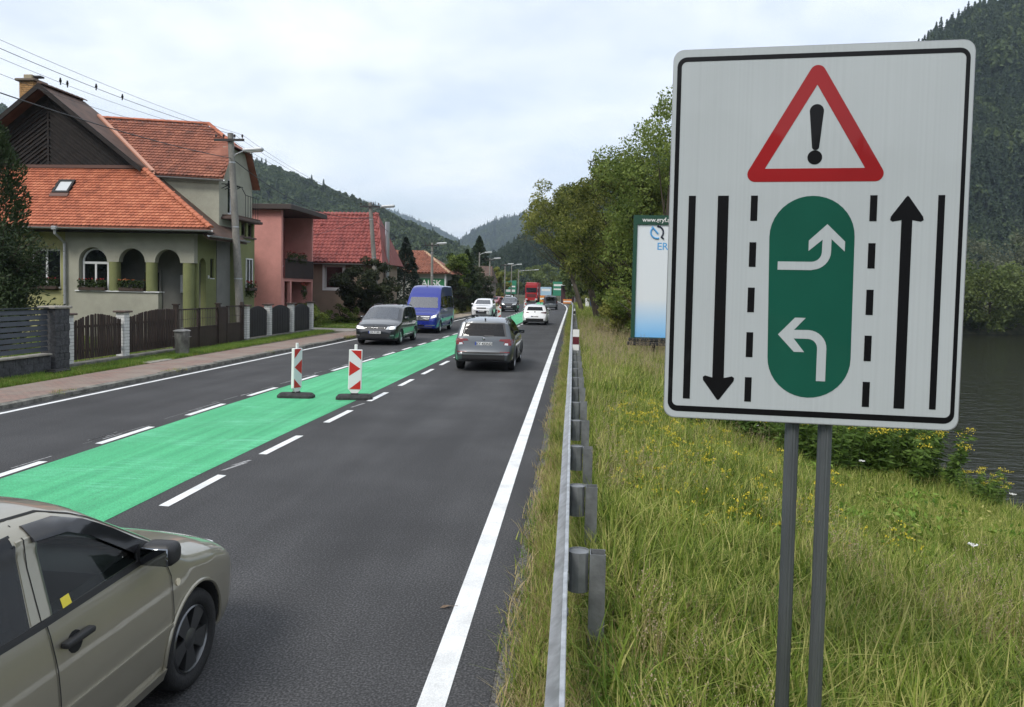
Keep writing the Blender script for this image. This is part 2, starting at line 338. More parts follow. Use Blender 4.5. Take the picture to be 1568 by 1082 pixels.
# ------------------------------------------------------------------ kerb, pavement, verge on the left
KERB = mat('kerb_concrete', (.16, .155, .135), .9, var=.45, vscale=5, bump=.5, bscale=50, world=True, fine=.25)
kerb = MB().box((-11.2, 4, -.06), (-11.1, 5, -.02)).build('kerb', KERB, kind='structure')
y = 6.0
while y < 112:
    if not 33.5 < y < 37:
        xx = lx(EDGE_L, y)-.28; dx = lx(EDGE_L, y+1)-lx(EDGE_L, y); h = .115+random.uniform(-.012, .012)
        mb = MB(); v = [(xx-.15, y+.006, -.03), (xx, y+.006, -.03), (xx+dx, y+.994, -.03), (xx-.15+dx, y+.994, -.03)]
        v += [(a, b, h-(.02 if k in (1, 2) else 0)) for k, (a, b, c) in enumerate(v)]
        mb.add(v, [(3, 2, 1, 0), (4, 5, 6, 7), (0, 1, 5, 4), (1, 2, 6, 5), (2, 3, 7, 6), (3, 0, 4, 7)]); mb.build('kerb_stone', KERB, kerb)
    y += 1.0
def pavers():
    m = bpy.data.materials.new('pavers'); m.use_nodes = True; t = m.node_tree; n = t.nodes; l = t.links; b = n['Principled BSDF']
    g = n.new('ShaderNodeNewGeometry'); br = n.new('ShaderNodeTexBrick'); l.new(g.outputs['Position'], br.inputs['Vector'])
    br.inputs['Scale'].default_value = 1; br.inputs['Brick Width'].default_value = .2; br.inputs['Row Height'].default_value = .1; br.inputs['Mortar Size'].default_value = .006
    br.inputs['Color1'].default_value = (.29, .185, .15, 1); br.inputs['Color2'].default_value = (.225, .165, .14, 1); br.inputs['Mortar'].default_value = (.10, .085, .07, 1)
    z = n.new('ShaderNodeTexNoise'); z.inputs['Scale'].default_value = 1.2; z.inputs['Detail'].default_value = 6; l.new(g.outputs['Position'], z.inputs['Vector'])
    r = n.new('ShaderNodeValToRGB'); e = r.color_ramp.elements; e[0].position = .4; e[1].position = .66; e[0].color = (0, 0, 0, 1); e[1].color = (.8, .8, .8, 1); l.new(z.outputs[0], r.inputs[0])
    mx = n.new('ShaderNodeMix'); mx.data_type = 'RGBA'; l.new(r.outputs[0], mx.inputs[0]); l.new(br.outputs[0], mx.inputs[6]); mx.inputs[7].default_value = (.27, .235, .195, 1)
    l.new(mx.outputs[2], b.inputs['Base Color']); b.inputs['Roughness'].default_value = .9
    bp = n.new('ShaderNodeBump'); bp.inputs['Distance'].default_value = .006; l.new(br.outputs['Fac'], bp.inputs['Height']); bp.invert = True; l.new(bp.outputs[0], b.inputs['Normal'])
    return m
PAVE = pavers()
strip(EDGE_L, EDGE_L, [y for y in YS if y < 64], .105, -1.95, -.42).build('pavement', PAVE, kind='structure')
SAND = mat('sandy_path', (.30, .25, .19), .95, var=.3, vscale=2, bump=.5, bscale=30, world=True)
strip(EDGE_L, EDGE_L, [y for y in YS if 62 < y < 122], .09, -2.2, -.42).build('far_pavement', SAND, kind='structure')
MB().box((-30, 38.9, -.05), (lx(EDGE_L, 40)-1.7, 41.4, .13)).build('driveway', mat('driveway_concrete', (.33, .30, .26), .9, var=.2, vscale=2, world=True, bump=.3, bscale=30), kind='structure')
MB().box((-30, 43.6, -.05), (lx(EDGE_L, 43)-1.9, 44.2, .128)).build('garden_path', mat('driveway_concrete'), kind='structure')
# ------------------------------------------------------------------ terrain sheet
BANK = [(-60, 9.5), (5, 8.2), (10, 7.4), (13, 7.0), (15.8, 7.1), (17.2, 6.6), (22, 7.0), (35, 9), (60, 10), (100, 9), (130, 6), (200, 0), (400, -25)]
def vnoise(x, y, s, seed=0):
    x = np.asarray(x)/s+seed*17.3; y = np.asarray(y)/s+seed*9.1
    return (np.sin(x*1.7+np.sin(y*1.3))+np.sin(y*1.9+1.3*np.sin(x*.9+2))+.5*np.sin(x*3.7+y*2.9)+.5*np.sin(y*4.3-x*3.1))/3
def gz(x, y):
    x = np.asarray(x, float); y = np.asarray(y, float)
    be = np.interp(y, [p[0] for p in BANK], [p[1] for p in BANK])
    el = np.interp(y, [p[0] for p in EDGE_L], [p[1] for p in EDGE_L])
    left = np.where(x < el-.43, .085, -.06)
    sl_ = np.interp(y, [0, 22, 34], [.15, .15, .085]); sh = -.03-sl_*np.clip(x-.1, 0, None)+.05*vnoise(x, y, 1.3)*np.clip((x-.2)/2, 0, 1)
    edge = -.03-sl_*(be-.1)
    t = np.clip((x-be)/3.2, 0, 1); bank = edge+(-3.9-edge)*(t*t*(3-2*t))
    z = np.where(x < -.6, left, np.where(x < be, sh, bank))
    far = np.clip((y-(95+.42*x))/7, 0, 1)*np.clip((x-36)/6, 0, 1)
    z = np.where(x > be+3, z+far*5.2, z)
    far2 = np.clip((x-190)/30, 0, 1); z = np.where(x > be+3, np.maximum(z, -3.9+far2*6), z)
    return z
gx = np.unique(np.concatenate([np.linspace(-2600, -60, 30), np.linspace(-60, -14, 24), np.arange(-14, 13, .3), np.arange(13, 60, 2.2), np.linspace(60, 240, 50), np.linspace(240, 2600, 30)]))
gy = np.unique(np.concatenate([np.linspace(-900, -20, 20), np.arange(-20, 40, .6), np.arange(40, 150, 2.5), np.linspace(150, 400, 30), np.linspace(400, 4500, 30)]))
GXX, GYY = np.meshgrid(gx, gy); GZ = gz(GXX, GYY)
nx_, ny_ = len(gx), len(gy); ii = (np.arange(ny_-1)[:, None]*nx_+np.arange(nx_-1)[None]).ravel()
GM = mat('meadow_ground', (.030, .042, .012), .95, var=.3, vscale=.8, bump=.8, bscale=9, col2=(.085, .078, .032), pos=(.38, .7), world=True, fine=.35)
ground = finish('ground', npmesh('ground', np.stack([GXX, GYY, GZ], -1).reshape(-1, 3), np.stack([ii, ii+1, ii+1+nx_, ii+nx_], -1)), GM, smooth=True)
tag(ground, kind='structure')
# river
def watermat():
    m = bpy.data.materials.new('river_water'); m.use_nodes = True; t = m.node_tree; n = t.nodes; l = t.links; b = n['Principled BSDF']
    b.inputs['Base Color'].default_value = (.020, .020, .012, 1); b.inputs['Roughness'].default_value = .07; b.inputs['IOR'].default_value = 1.33
    g = n.new('ShaderNodeNewGeometry'); mp = n.new('ShaderNodeMapping'); mp.inputs['Scale'].default_value = (.8, 2.0, 1); l.new(g.outputs['Position'], mp.inputs[0])
    z = n.new('ShaderNodeTexNoise'); z.inputs['Scale'].default_value = 1.1; z.inputs['Detail'].default_value = 5; z.inputs['Roughness'].default_value = .55; l.new(mp.outputs[0], z.inputs['Vector'])
    bp = n.new('ShaderNodeBump'); bp.inputs['Strength'].default_value = .5; bp.inputs['Distance'].default_value = .16; l.new(z.outputs[0], bp.inputs['Height']); l.new(bp.outputs[0], b.inputs['Normal'])
    return m
tag(finish('river', npmesh('river', [(5, -300, -3), (400, -300, -3), (400, 420, -3), (-60, 420, -3), (5, 150, -3)], [[0, 1, 2, 3, 4]]), watermat()), kind='structure')
# ------------------------------------------------------------------ scatter by geometry nodes
def scatter_tree(protos):
    g = bpy.data.node_groups.new('scatter', 'GeometryNodeTree'); g.interface.new_socket('Geometry', in_out='INPUT', socket_type='NodeSocketGeometry'); g.interface.new_socket('Geometry', in_out='OUTPUT', socket_type='NodeSocketGeometry')
    n = g.nodes; l = g.links; gi = n.new('NodeGroupInput'); go = n.new('NodeGroupOutput'); ip = n.new('GeometryNodeInstanceOnPoints'); jn = n.new('GeometryNodeJoinGeometry')
    for p in protos:
        oi = n.new('GeometryNodeObjectInfo'); oi.inputs['Object'].default_value = p; oi.inputs['As Instance'].default_value = True; l.new(oi.outputs['Geometry'], jn.inputs[0])
    l.new(gi.outputs[0], ip.inputs['Points']); l.new(jn.outputs[0], ip.inputs['Instance']); ip.inputs['Pick Instance'].default_value = True
    for nm, ty, so in (('sc', 'FLOAT_VECTOR', 'Scale'), ('rot', 'FLOAT_VECTOR', 'Rotation'), ('idx', 'INT', 'Instance Index')):
        na = n.new('GeometryNodeInputNamedAttribute'); na.data_type = ty; na.inputs[0].default_value = nm; l.new(na.outputs[0], ip.inputs[so])
    l.new(ip.outputs[0], go.inputs[0]); return g
def scatter(name, pts, sc, rot, idx, protos, m=None, **k):
    me = bpy.data.meshes.new(name); me.vertices.add(len(pts)); me.vertices.foreach_set('co', np.asarray(pts, np.float32).ravel())
    sc = np.asarray(sc, np.float32); sc = np.repeat(sc[:, None], 3, 1) if sc.ndim == 1 else sc
    me.attributes.new('sc', 'FLOAT_VECTOR', 'POINT').data.foreach_set('vector', sc.ravel())
    me.attributes.new('rot', 'FLOAT_VECTOR', 'POINT').data.foreach_set('vector', np.asarray(rot, np.float32).ravel())
    me.attributes.new('idx', 'INT', 'POINT').data.foreach_set('value', np.asarray(idx, np.int32))
    o = bpy.data.objects.new(name, me); C.objects.link(o); md = o.modifiers.new('scatter', 'NODES'); md.node_group = scatter_tree(protos)
    tag(o, kind='stuff', **k); return o
def proto(name, me, *m):
    for x in m: me.materials.append(x)
    return bpy.data.objects.new(name, me)
def leaf_cards(cent, size, rng, aspect=.55, up=.0, dirs=None):
    """one diamond-shaped leaf face per centre; random tilt"""
    n = len(cent); size = np.broadcast_to(size, (n,))
    a = rng.normal(size=(n, 3)) if dirs is None else dirs+rng.normal(size=(n, 3))*.45; a[:, 2] += up; a /= np.linalg.norm(a, axis=1)[:, None]
    b = np.cross(a, rng.normal(size=(n, 3))); b /= np.linalg.norm(b, axis=1)[:, None]+1e-9
    c = np.cross(a, b)
    L_ = size[:, None]; W_ = (size*aspect)[:, None]
    v = np.stack([cent-a*L_*.5, cent+b*W_*.5+c*W_*.12, cent+a*L_*.5, cent-b*W_*.5+c*W_*.12], 1).reshape(-1, 3)
    return v, np.arange(4*n).reshape(n, 4)
# ------------------------------------------------------------------ far hills with their woods
DECF = leafmat('far_broadleaf', [(.022, .040, .018), (.055, .085, .032), (.095, .13, .048)], .15, .02)
CONF = leafmat('far_conifer', [(.014, .028, .018), (.032, .056, .030), (.058, .086, .042)], .1, .02)
rng = np.random.default_rng(5)
def far_broad(seed):
    r = np.random.default_rng(seed); n = 260
    d = r.normal(size=(n, 3)); d /= np.linalg.norm(d, axis=1)[:, None]; d[:, 2] = np.abs(d[:, 2])*1.15-.25
    rad = .55+.45*r.random(n)**.4; lump = 1+.22*np.sin(d[:, 0]*5+seed)*np.cos(d[:, 1]*4+seed*2)
    c = d*(rad*lump)[:, None]*np.array([4.2, 4.2, 5.2])+np.array([0, 0, 5.0])
    v, f = leaf_cards(c, 1.9+r.random(n)*1.2, r, .8); return proto('far_broadleaf_tree', npmesh('fb', v, f), DECF)
def far_conif(seed):
    r = np.random.default_rng(seed); n = 200; h = r.random(n)**.8
    a = r.random(n)*6.283; rad = (1-h)*2.6*(.6+.4*r.random(n))+.15
    c = np.stack([np.cos(a)*rad, np.sin(a)*rad, 1.5+h*13.5], 1); d = np.stack([np.cos(a), np.sin(a), -.45+0*a], 1)
    v, f = leaf_cards(c, 1.1+1.4*(1-h), r, .5, dirs=d); return proto('far_conifer_tree', npmesh('fc', v, f), CONF)
FB = [far_broad(i) for i in range(4)]; FC = [far_conif(i+9) for i in range(3)]
HILLM = mat('hill_floor', (.018, .028, .012), .95, var=.4, vscale=.01, world=True)
def hill(name, sky_, D, n_trees, conif, tsc, seed, back=1.35, label=None, hspread=0):
    """ridge line sky_ = [(X,Y,Z)], sloping down to a foot D metres nearer; woods scattered over it"""
    r = np.random.default_rng(seed); sky_ = np.array(sky_, float); t = np.linspace(0, len(sky_)-1, 70)
    P = np.stack([np.interp(t, range(len(sky_)), sky_[:, i]) for i in range(3)], 1)
    vv = np.concatenate([np.linspace(0, 1, 22), [1.15, 1.4, 1.8]])
    dirn = np.array([0, -1.0]) if not hspread else None
    def surf(ti, v):
        p = np.stack([np.interp(ti, t, P[:, i]) for i in range(3)], -1)
        cx = p[..., 0:1]; cy = p[..., 1:2]; d = np.concatenate([-cx, -cy], -1); d = d/np.linalg.norm(d, axis=-1, keepdims=True)
        k = D*(1-v)
        xy = p[..., :2]+d*k[..., None]
        prof = np.where(v <= 1, np.sin(np.clip(v, 0, 1)*np.pi/2)**1.15, 1-(v-1)*.5)
        z = (p[..., 2]+8)*prof-8
        z = z+vnoise(xy[..., 0], xy[..., 1], D*.10, seed)*p[..., 2]*.07*np.sin(np.clip(v, 0, 1)*np.pi)
        return np.concatenate([xy, z[..., None]], -1)
    TT, VV = np.meshgrid(t, vv); G = surf(TT, VV); a, b = TT.shape
    i0 = (np.arange(a-1)[:, None]*b+np.arange(b-1)[None]).ravel()
    o = finish(name, npmesh(name, G.reshape(-1, 3), np.stack([i0, i0+1, i0+1+b, i0+b], -1)), HILLM, smooth=True); tag(o, kind='structure')
    tt = r.random(n_trees)*(len(sky_)-1); v = r.random(n_trees)**.8*1.12
    pts = surf(tt, v); con = r.random(n_trees) < np.clip(conif+min(.35, conif*1.6)*vnoise(pts[:, 0], pts[:, 1], D*.16, seed+3), 0, 1)
    idx = np.where(con, 4+r.integers(0, 3, n_trees), r.integers(0, 4, n_trees))
    # node order: the join node lists the last linked first, so the index is reversed below
    s = tsc*(.65+.6*r.random(n_trees)); rot = np.stack([0*s, 0*s, r.random(n_trees)*6.28], 1)
    sc3 = np.stack([s, s, s*(.9+.35*r.random(n_trees))], 1)
    scatter(name+'_woods', pts, sc3, rot, 6-idx, FB+FC); return o
HILLS = {
 'hill_village': dict(px=[(-420, 40), (-200, 110), (0, 172), (200, 208), (365, 252), (450, 274), (540, 313), (640, 353), (720, 388), (770, 412)], Y=800, D=420, n=11000, con=.03, ts=.85, dz=-9),
 'hill_distant': dict(px=[(480, 300), (560, 318), (590, 326), (650, 348), (700, 374), (735, 392)], Y=3600, D=1500, n=4500, con=.2, ts=2.0, dz=-12),
 'hill_saddle': dict(px=[(670, 392), (700, 380), (725, 364), (760, 347), (800, 340), (870, 330), (960, 318)], Y=2700, D=1250, n=6000, con=.25, ts=1.8, dz=-12),
 'hill_spruce': dict(px=[(700, 430), (735, 416), (765, 398), (800, 376), (840, 346), (900, 300), (1000, 250), (1080, 250), (1160, 300), (1240, 400)], Y=620, D=260, n=5500, con=.9, ts=.95, dz=-11),
 'hill_riverside': dict(px=[(1000, 430), (1090, 360), (1180, 285), (1300, 195), (1390, 110), (1450, 66), (1505, 40), (1568, 18), (1700, 0), (1900, -10)], Y=620, D=330, n=9000, con=.72, ts=1.0, dz=-10),
}
def unproj(x, y, Y):
    d = F+R2*((x-784)/1150)-U2*((y-494)/1150); return Vector((0, 0, 2.5))+d*(Y/d.y)
for i, (k, h) in enumerate(HILLS.items()):
    sk = [unproj(x, y, h['Y']) for x, y in h['px']]
    hill(k, [(p.x, p.y, p.z+h['dz']) for p in sk], h['D'], h['n'], h['con'], h['ts'], i+2)
hill('hill_upstream', [(-700, -260, 120), (-450, -420, 170), (-100, -560, 120), (150, -620, 70), (420, -520, 160), (700, -300, 240)], 300, 1500, .4, 1.8, 11)
# ------------------------------------------------------------------ vehicles
RUBBER = mat('tyre_rubber', (.014, .014, .015), .8, bump=.3, bscale=80, var=.2, vscale=20)
BLACKPL = mat('black_plastic', (.018, .018, .019), .45, bump=.15, bscale=300)
INTER = mat('car_interior', (.035, .035, .036), .85)
SEATM = mat('car_seat', (.06, .062, .066), .9)
CHROME = mat('chrome', (.75, .76, .78), .12, 1.)
SEAM = mat('panel_gap', (.006, .006, .006), .8)
REDL = mat('red_lamp', (.16, .006, .008), .2, coat=.5)
CLEARL = mat('clear_lamp', (.62, .64, .66), .12, .2, coat=1.)
LITL = mat('lit_lamp', (1., .98, .92), .3, emis=1.2)
PLATEW = mat('plate_white', (.68, .69, .69), .4)
PLATEB = mat('plate_blue', (.02, .06, .35), .4)
PLATEK = mat('plate_black', (.012, .012, .012), .5)
GLASS = glassmat('car_glass', (.68, .76, .73), 0., .0)
GLASSD = glassmat('car_glass_dark', (.10, .11, .12), 0., .02)
SILV = mat('alloy', (.42, .43, .45), .32, .9)
DARKAL = mat('dark_alloy', (.16, .165, .17), .3, .9)
def paint(name, col, metal=.55, rough=.38): return mat(name, col, rough, metal, coat=1.)
def boolean(me_body, cutters):
    o = bpy.data.objects.new('b', me_body); C.objects.link(o); tmp = []
    for me in cutters:
        c = bpy.data.objects.new('c', me); C.objects.link(c); tmp.append(c)
        md = o.modifiers.new('x', 'BOOLEAN'); md.operation = 'DIFFERENCE'; md.object = c; md.solver = 'EXACT'; md.material_mode = 'TRANSFER'
    dg = bpy.context.evaluated_depsgraph_get(); me = bpy.data.meshes.new_from_object(o.evaluated_get(dg))
    for c in tmp: bpy.data.objects.remove(c)
    bpy.data.objects.remove(o); return me
class Shape:
    def __init__(s, sp):
        s.sp = sp; s.L = sp['L']; s.W2 = sp['W']/2
        S_ = np.linspace(0, s.L, 900); k = max(3, int(sp.get('sm', .035)/s.L*900)); kern = np.hanning(2*k+1); kern /= kern.sum()
        def tab(t):
            y = np.interp(S_, [p[0] for p in t], [p[1] for p in t]); yp = np.concatenate([2*y[0]-y[k:0:-1], y, 2*y[-1]-y[-2:-k-2:-1]]); return np.convolve(yp, kern, 'valid')
        s.S_ = S_; s.t = tab(sp['top']); s.b = tab(sp['bot']); s.p = tab(sp['plan'])
        s.gz = [p[0] for p in sp['side']]; s.gf = [p[1] for p in sp['side']]
        zz = np.linspace(0, sp['H']+.2, 300); ff = np.interp(zz, s.gz, s.gf); kk = np.hanning(21); kk /= kk.sum(); s.zz = zz; s.ff = np.convolve(np.pad(ff, 10, 'edge'), kk, 'valid')
        s.n = sp.get('n', 3.0); s.rr = sp.get('r', .17)
    def T(s, x): return np.interp(x, s.S_, s.t)
    def B(s, x): return np.interp(x, s.S_, s.b)
    def W(s, x): return s.W2*np.interp(x, s.S_, s.p)
    def g(s, z): return np.interp(z, s.zz, s.ff)
    def rad(s, x): return np.minimum(s.rr, (s.T(x)-s.B(x))*.45)
    def side(s, x, z):
        T = s.T(x); r = s.rad(x); zc = T-r; w = s.W(x)*s.g(np.minimum(z, zc))
        q = np.clip((z-zc)/r, 0, 1); return w*np.maximum(1-q**s.n, 0)**(1/s.n)
    def inside(s, x, a, z): return (np.abs(a) <= s.side(x, z)) & (z <= s.T(x)) & (z >= s.B(x))
    def front(s, a, z, rear=False):
        xs = np.linspace(0, s.L, 1200); ok = s.inside(xs, a, z); i = np.nonzero(ok)[0]
        if not len(i): return (s.L if rear else 0.)
        return float(xs[i[-1]] if rear else xs[i[0]])
    def section(s, x, ns=9, nt=9, inset=0., zf=None):
        T = s.T(x)-inset; r = max(.02, s.rad(x)-inset*.5); B = s.B(x) if zf is None else zf; zc = T-r
        pts = [(0, B)]
        z0 = B
        for i in range(ns):
            z = z0+(zc-z0)*i/ns; pts.append((max(.02, s.W(x)*s.g(z)-inset)*(.93 if i == 0 else 1), z))
        w = max(.02, s.W(x)*s.g(zc)-inset)
        for i in range(nt+1):
            t = math.pi/2*i/nt; pts.append((w*math.cos(t)**(2/s.n), zc+r*math.sin(t)**(2/s.n)))
        pts[-1] = (0, T); return pts
    def loft(s, stations, ns, nt, inset=0., zf=None):
        mb = MB(); rows = []
        for x in stations:
            p = s.section(x, ns, nt, inset, zf); full = p+[(-a, z) for a, z in reversed(p[1:-1])]
            rows.append([(a, s.L/2-x, z) for a, z in full])
        m = len(rows[0])
        for r_ in rows: mb.v += r_
        for i in range(len(rows)-1):
            for j in range(m): mb.f.append((i*m+j, i*m+(j+1) % m, (i+1)*m+(j+1) % m, (i+1)*m+j))
        mb.f.append(tuple(range(m))); e = (len(rows)-1)*m; mb.f.append(tuple(reversed(range(e, e+m)))); return mb
def gridpoly(poly, div):
    """outline cut into a grid so that it can bend over the body"""
    bm = bmesh.new(); vs = [bm.verts.new((a, b, 0)) for a, b in poly]; bm.faces.new(vs)
    for ax in (0, 1):
        lo = min(p[ax] for p in poly); hi = max(p[ax] for p in poly)
        for k in range(1, div):
            co = [0, 0, 0]; no = [0, 0, 0]; co[ax] = lo+(hi-lo)*k/div; no[ax] = 1
            bmesh.ops.bisect_plane(bm, geom=bm.verts[:]+bm.edges[:]+bm.faces[:], plane_co=co, plane_no=no, dist=1e-5)
    return bm
def panel(sh, poly, where, off, div=8, depth=.012, sg=1):
    bm = gridpoly(poly, div); L2 = sh.L/2
    def mp(a, b, o):
        if where == 'side': return (sg*(float(sh.side(a, b))+o), L2-a, b)
        if where == 'front': s_ = sh.front(a, b); return (a, L2-s_+o, b+o*.35)
        if where == 'rear': s_ = sh.front(a, b, True); return (a, L2-s_-o, b+o*.2)
        if where == 'top':
            T = float(sh.T(b)); r = float(sh.rad(b)); w_ = float(sh.W(b)*sh.g(T-r)); return (a, L2-b, T-r+r*max(0, 1-abs(a/w_)**sh.n)**(1/sh.n)+o)
    bd = [e for e in bm.edges if e.is_boundary]; base = {v: (v.co.x, v.co.y) for v in bm.verts}
    if depth:
        res = bmesh.ops.extrude_edge_only(bm, edges=bd); nv = [g for g in res['geom'] if isinstance(g, bmesh.types.BMVert)]
        src = {}
        for v in nv: src[v] = (v.co.x, v.co.y)
    for v, (a, b) in base.items(): v.co = mp(a, b, off)
    if depth:
        for v, (a, b) in src.items(): v.co = mp(a, b, off-depth)
    bmesh.ops.recalc_face_normals(bm, faces=bm.faces[:])
    bm.verts.index_update(); mb = MB().add([v.co.copy() for v in bm.verts], [[v.index for v in f.verts] for f in bm.faces]); bm.free(); return mb
def seam(sh, line, wd, off, sg=1, where='side'):
    """thin strip along a polyline in side coordinates"""
    P = []
    for (a, b), (c, d) in zip(line[:-1], line[1:]):
        n_ = max(1, int(math.hypot(c-a, d-b)/.05)); P += [(a+(c-a)*i/n_, b+(d-b)*i/n_) for i in range(n_)]
    P.append(line[-1]); mb = MB(); v = []
    for i, (a, b) in enumerate(P):
        q = P[min(i+1, len(P)-1)]; p = P[max(i-1, 0)]; dx, dz = q[0]-p[0], q[1]-p[1]; h = math.hypot(dx, dz) or 1; nx, nz = -dz/h*wd/2, dx/h*wd/2
        for (u, w_) in ((a+nx, b+nz), (a-nx, b-nz)):
            if where == 'side': v.append((sg*(float(sh.side(u, w_))+off), sh.L/2-u, w_))
            elif where == 'top':
                T = float(sh.T(w_)); r = float(sh.rad(w_)); ww = float(sh.W(w_)*sh.g(T-r)); v.append((u, sh.L/2-w_, T-r+r*max(0, 1-abs(u/ww)**sh.n)**(1/sh.n)+off))
    return mb.add(v, [(2*i, 2*i+1, 2*i+3, 2*i+2) for i in range(len(P)-1)])
def add_wheel(root, x, y, r, wid, rim_m, sg, spokes=5, dbl=False):
    m = Matrix.Translation((x, y, r)) @ Matrix.Rotation(sg*math.pi/2, 4, 'Y')
    h = wid/2; rr = r*.66
    t = MB().lathe([(rr, -h*.8), (r*.80, -h), (r*.94, -h*.96), (r*.99, -h*.72), (r, -h*.3), (r, h*.3), (r*.99, h*.72), (r*.94, h*.96), (r*.80, h), (rr, h*.8)], 40, m, close=True).build('wheel', RUBBER, root, smooth=True, local=True)
    WM[t.name] = wm(root)
    b = MB().lathe([(rr*1.01, h*.82), (rr*.97, h*.90), (rr*.90, h*.55), (rr*.88, -h*.6)], 40, m)
    for k in range(spokes):
        for dd in ((-.16, .16) if dbl else (0,)):
            a = 2*math.pi*k/spokes+dd; ca, sa = math.cos(a), math.sin(a); wdt = .035 if dbl else .062
            def q(rad_, t_, z_): return m @ Vector((ca*rad_-sa*t_, sa*rad_+ca*t_, z_))
            w0, w1 = wdt*.75*r/.3, wdt*1.05*r/.3
            vv = [q(.02, -w0, h*.74), q(.02, w0, h*.74), q(rr*.95, w1, h*.80), q(rr*.95, -w1, h*.80), q(.02, -w0, h*.4), q(.02, w0, h*.4), q(rr*.95, w1, h*.45), q(rr*.95, -w1, h*.45)]
            b.add(vv, [(0, 1, 2, 3), (4, 7, 6, 5), (0, 4, 5, 1), (1, 5, 6, 2), (2, 6, 7, 3), (3, 7, 4, 0)])
    b.lathe([(.0, h*.84), (.05, h*.82), (.07, h*.72), (.07, h*.3)], 16, m)
    rim = b.build('rim', rim_m, t, local=True); autos(rim, 30)
    d = MB().lathe([(0, h*.1), (rr*.62, h*.1)], 24, m).build('brake_disc', mat('brake_disc', (.12, .11, .10), .5, .8), t, local=True)
    return t
def car(name, sp, pos, heading, pm, label, hi=False):
    sh = Shape(sp); L = sh.L; L2 = L/2; root = empty(name, (pos[0], pos[1], 0.008), heading, label, sp.get('cat', 'car'), sp.get('group'))
    ds = .045 if hi else .11
    st = sorted(set([0, .004, .012, .025, .04, .06, .085, .11, .15, .19, .24]+[L-q for q in (0, .004, .012, .025, .04, .06, .085, .11, .15, .19, .24)]+list(np.arange(.28, L-.26, ds))))
    body = sh.loft(st, 16 if hi else 9, 14 if hi else 8)
    me = body.mesh('body', merge=True); me.materials.append(pm); me.materials.append(INTER)
    cut = []
    aw = MB(); r = sp['wr']; ar = r*1.13
    for s_ in sp['axles']:
        for sg in (-1, 1):
            x0, x1 = sorted((sg*(sh.W2-.36), sg*(sh.W2+.3)))
            aw.prism(arc(L2-s_, r*1.02, ar, 0, 360, 40)[:-1], x0, x1, 'x')
    cut.append(aw)
    if sp.get('cavity'):
        a, b, zf = sp['cavity']; cut.append(sh.loft(list(np.linspace(a, b, 30)), 8, 8, .078, zf))
    sw = MB()
    for w_ in sp['side_windows']:
        sw.prism([(L2-a, z) for a, z in shrink(w_, .012)], -sh.W2-.3, sh.W2+.3, 'x')
    cut.append(sw)
    fr = MB(); poly = shrink(sp['windscreen'], .015); ss = [sh.front(a, b) for a, b in poly]; fr.prism(poly, L2-max(ss)-.35, L2-min(ss)+.12, 'y'); cut.append(fr)
    if sp.get('rear_window'):
        rw = MB(); poly = shrink(sp['rear_window'], .012); ss = [sh.front(a, b, True) for a, b in poly]; rw.prism(poly, L2-max(ss)-.12, L2-min(ss)+.35, 'y'); cut.append(rw)
    cm = []
    for c in cut: m_ = c.mesh('cut'); m_.materials.append(INTER); cm.append(m_)
    me = boolean(me, cm); bo = finish('body', me, None, root); autos(bo, 32)
    P = lambda nm, mb, m_, par=root, ang=40: autos(mb.build(nm, m_, par, local=True), ang)
    gs = sp.get('glass', [GLASS]*9)
    for i, w_ in enumerate(sp['side_windows']):
        for sg in (-1, 1): P('side_window', panel(sh, w_, 'side', .003, 8, .006, sg), gs[min(i, len(gs)-1)])
    P('windscreen', panel(sh, sp['windscreen'], 'front', .003, 10, .006), sp.get('wglass', GLASS))
    if sp.get('rear_window'): P('rear_window', panel(sh, sp['rear_window'], 'rear', .003, 10, .006), gs[-1])
    for (nm, where, poly, off, mm, *ex) in sp.get('panels', []):
        dep = ex[0] if ex else .015
        if where == 'side':
            for sg in (-1, 1): P(nm, panel(sh, poly, 'side', off, 6, dep, sg), mm)
        else: P(nm, panel(sh, poly, where, off, 7, dep), mm)
        if where in ('front', 'rear') and len(ex) > 1 and ex[1]:
            P(nm, panel(sh, [(-a, b) for a, b in reversed(poly)], where, off, 7, dep), mm)
    for line, wd in sp.get('seams', []):
        for sg in (-1, 1): P('panel_gap', seam(sh, line, wd, .0055, sg), SEAM)
    for s_ in sp['axles']:
        for sg in (-1, 1): add_wheel(root, sg*(sh.W2-.125), L2-s_, r, sp.get('ww', .2), sp.get('rim', SILV), sg, sp.get('spokes', 5), hi)
    for sg in (-1, 1):                                     # arch lips
        for s_ in sp['axles']:
            v = [(sg*(float(sh.side(L2-y_, z_))+.004), y_, z_) for (y_, z_) in arc(L2-s_, r*1.02, ar+.008, -8, 188, 24)]
            P('arch_lip', MB().tube(v, .012 if not sp.get('clad') else .035, 6), sp.get('clad') or pm)
    mz, ms = sp['mirror']; mb = []
    for sg in (-1, 1):
        x = sg*(float(sh.side(ms, mz))+.10); y_ = L2-ms
        hs = MB().rbox((x-.095, y_-.06, mz-.005), (x+.095, y_+.075, mz+.125), .045, 3).box((min(x, x-sg*.16), y_-.03, mz+.0), (max(x, x-sg*.16), y_+.03, mz+.04))
        h = P('door_mirror', hs, sp.get('mirror_m', pm)); WM[h.name] = wm(root)
        P('mirror_glass', MB().rbox((x-.078, y_-.068, mz+.012), (x+.078, y_-.055, mz+.108), .005, 1), mat('mirror_glass', (.25, .27, .29), .03, 1.), h)
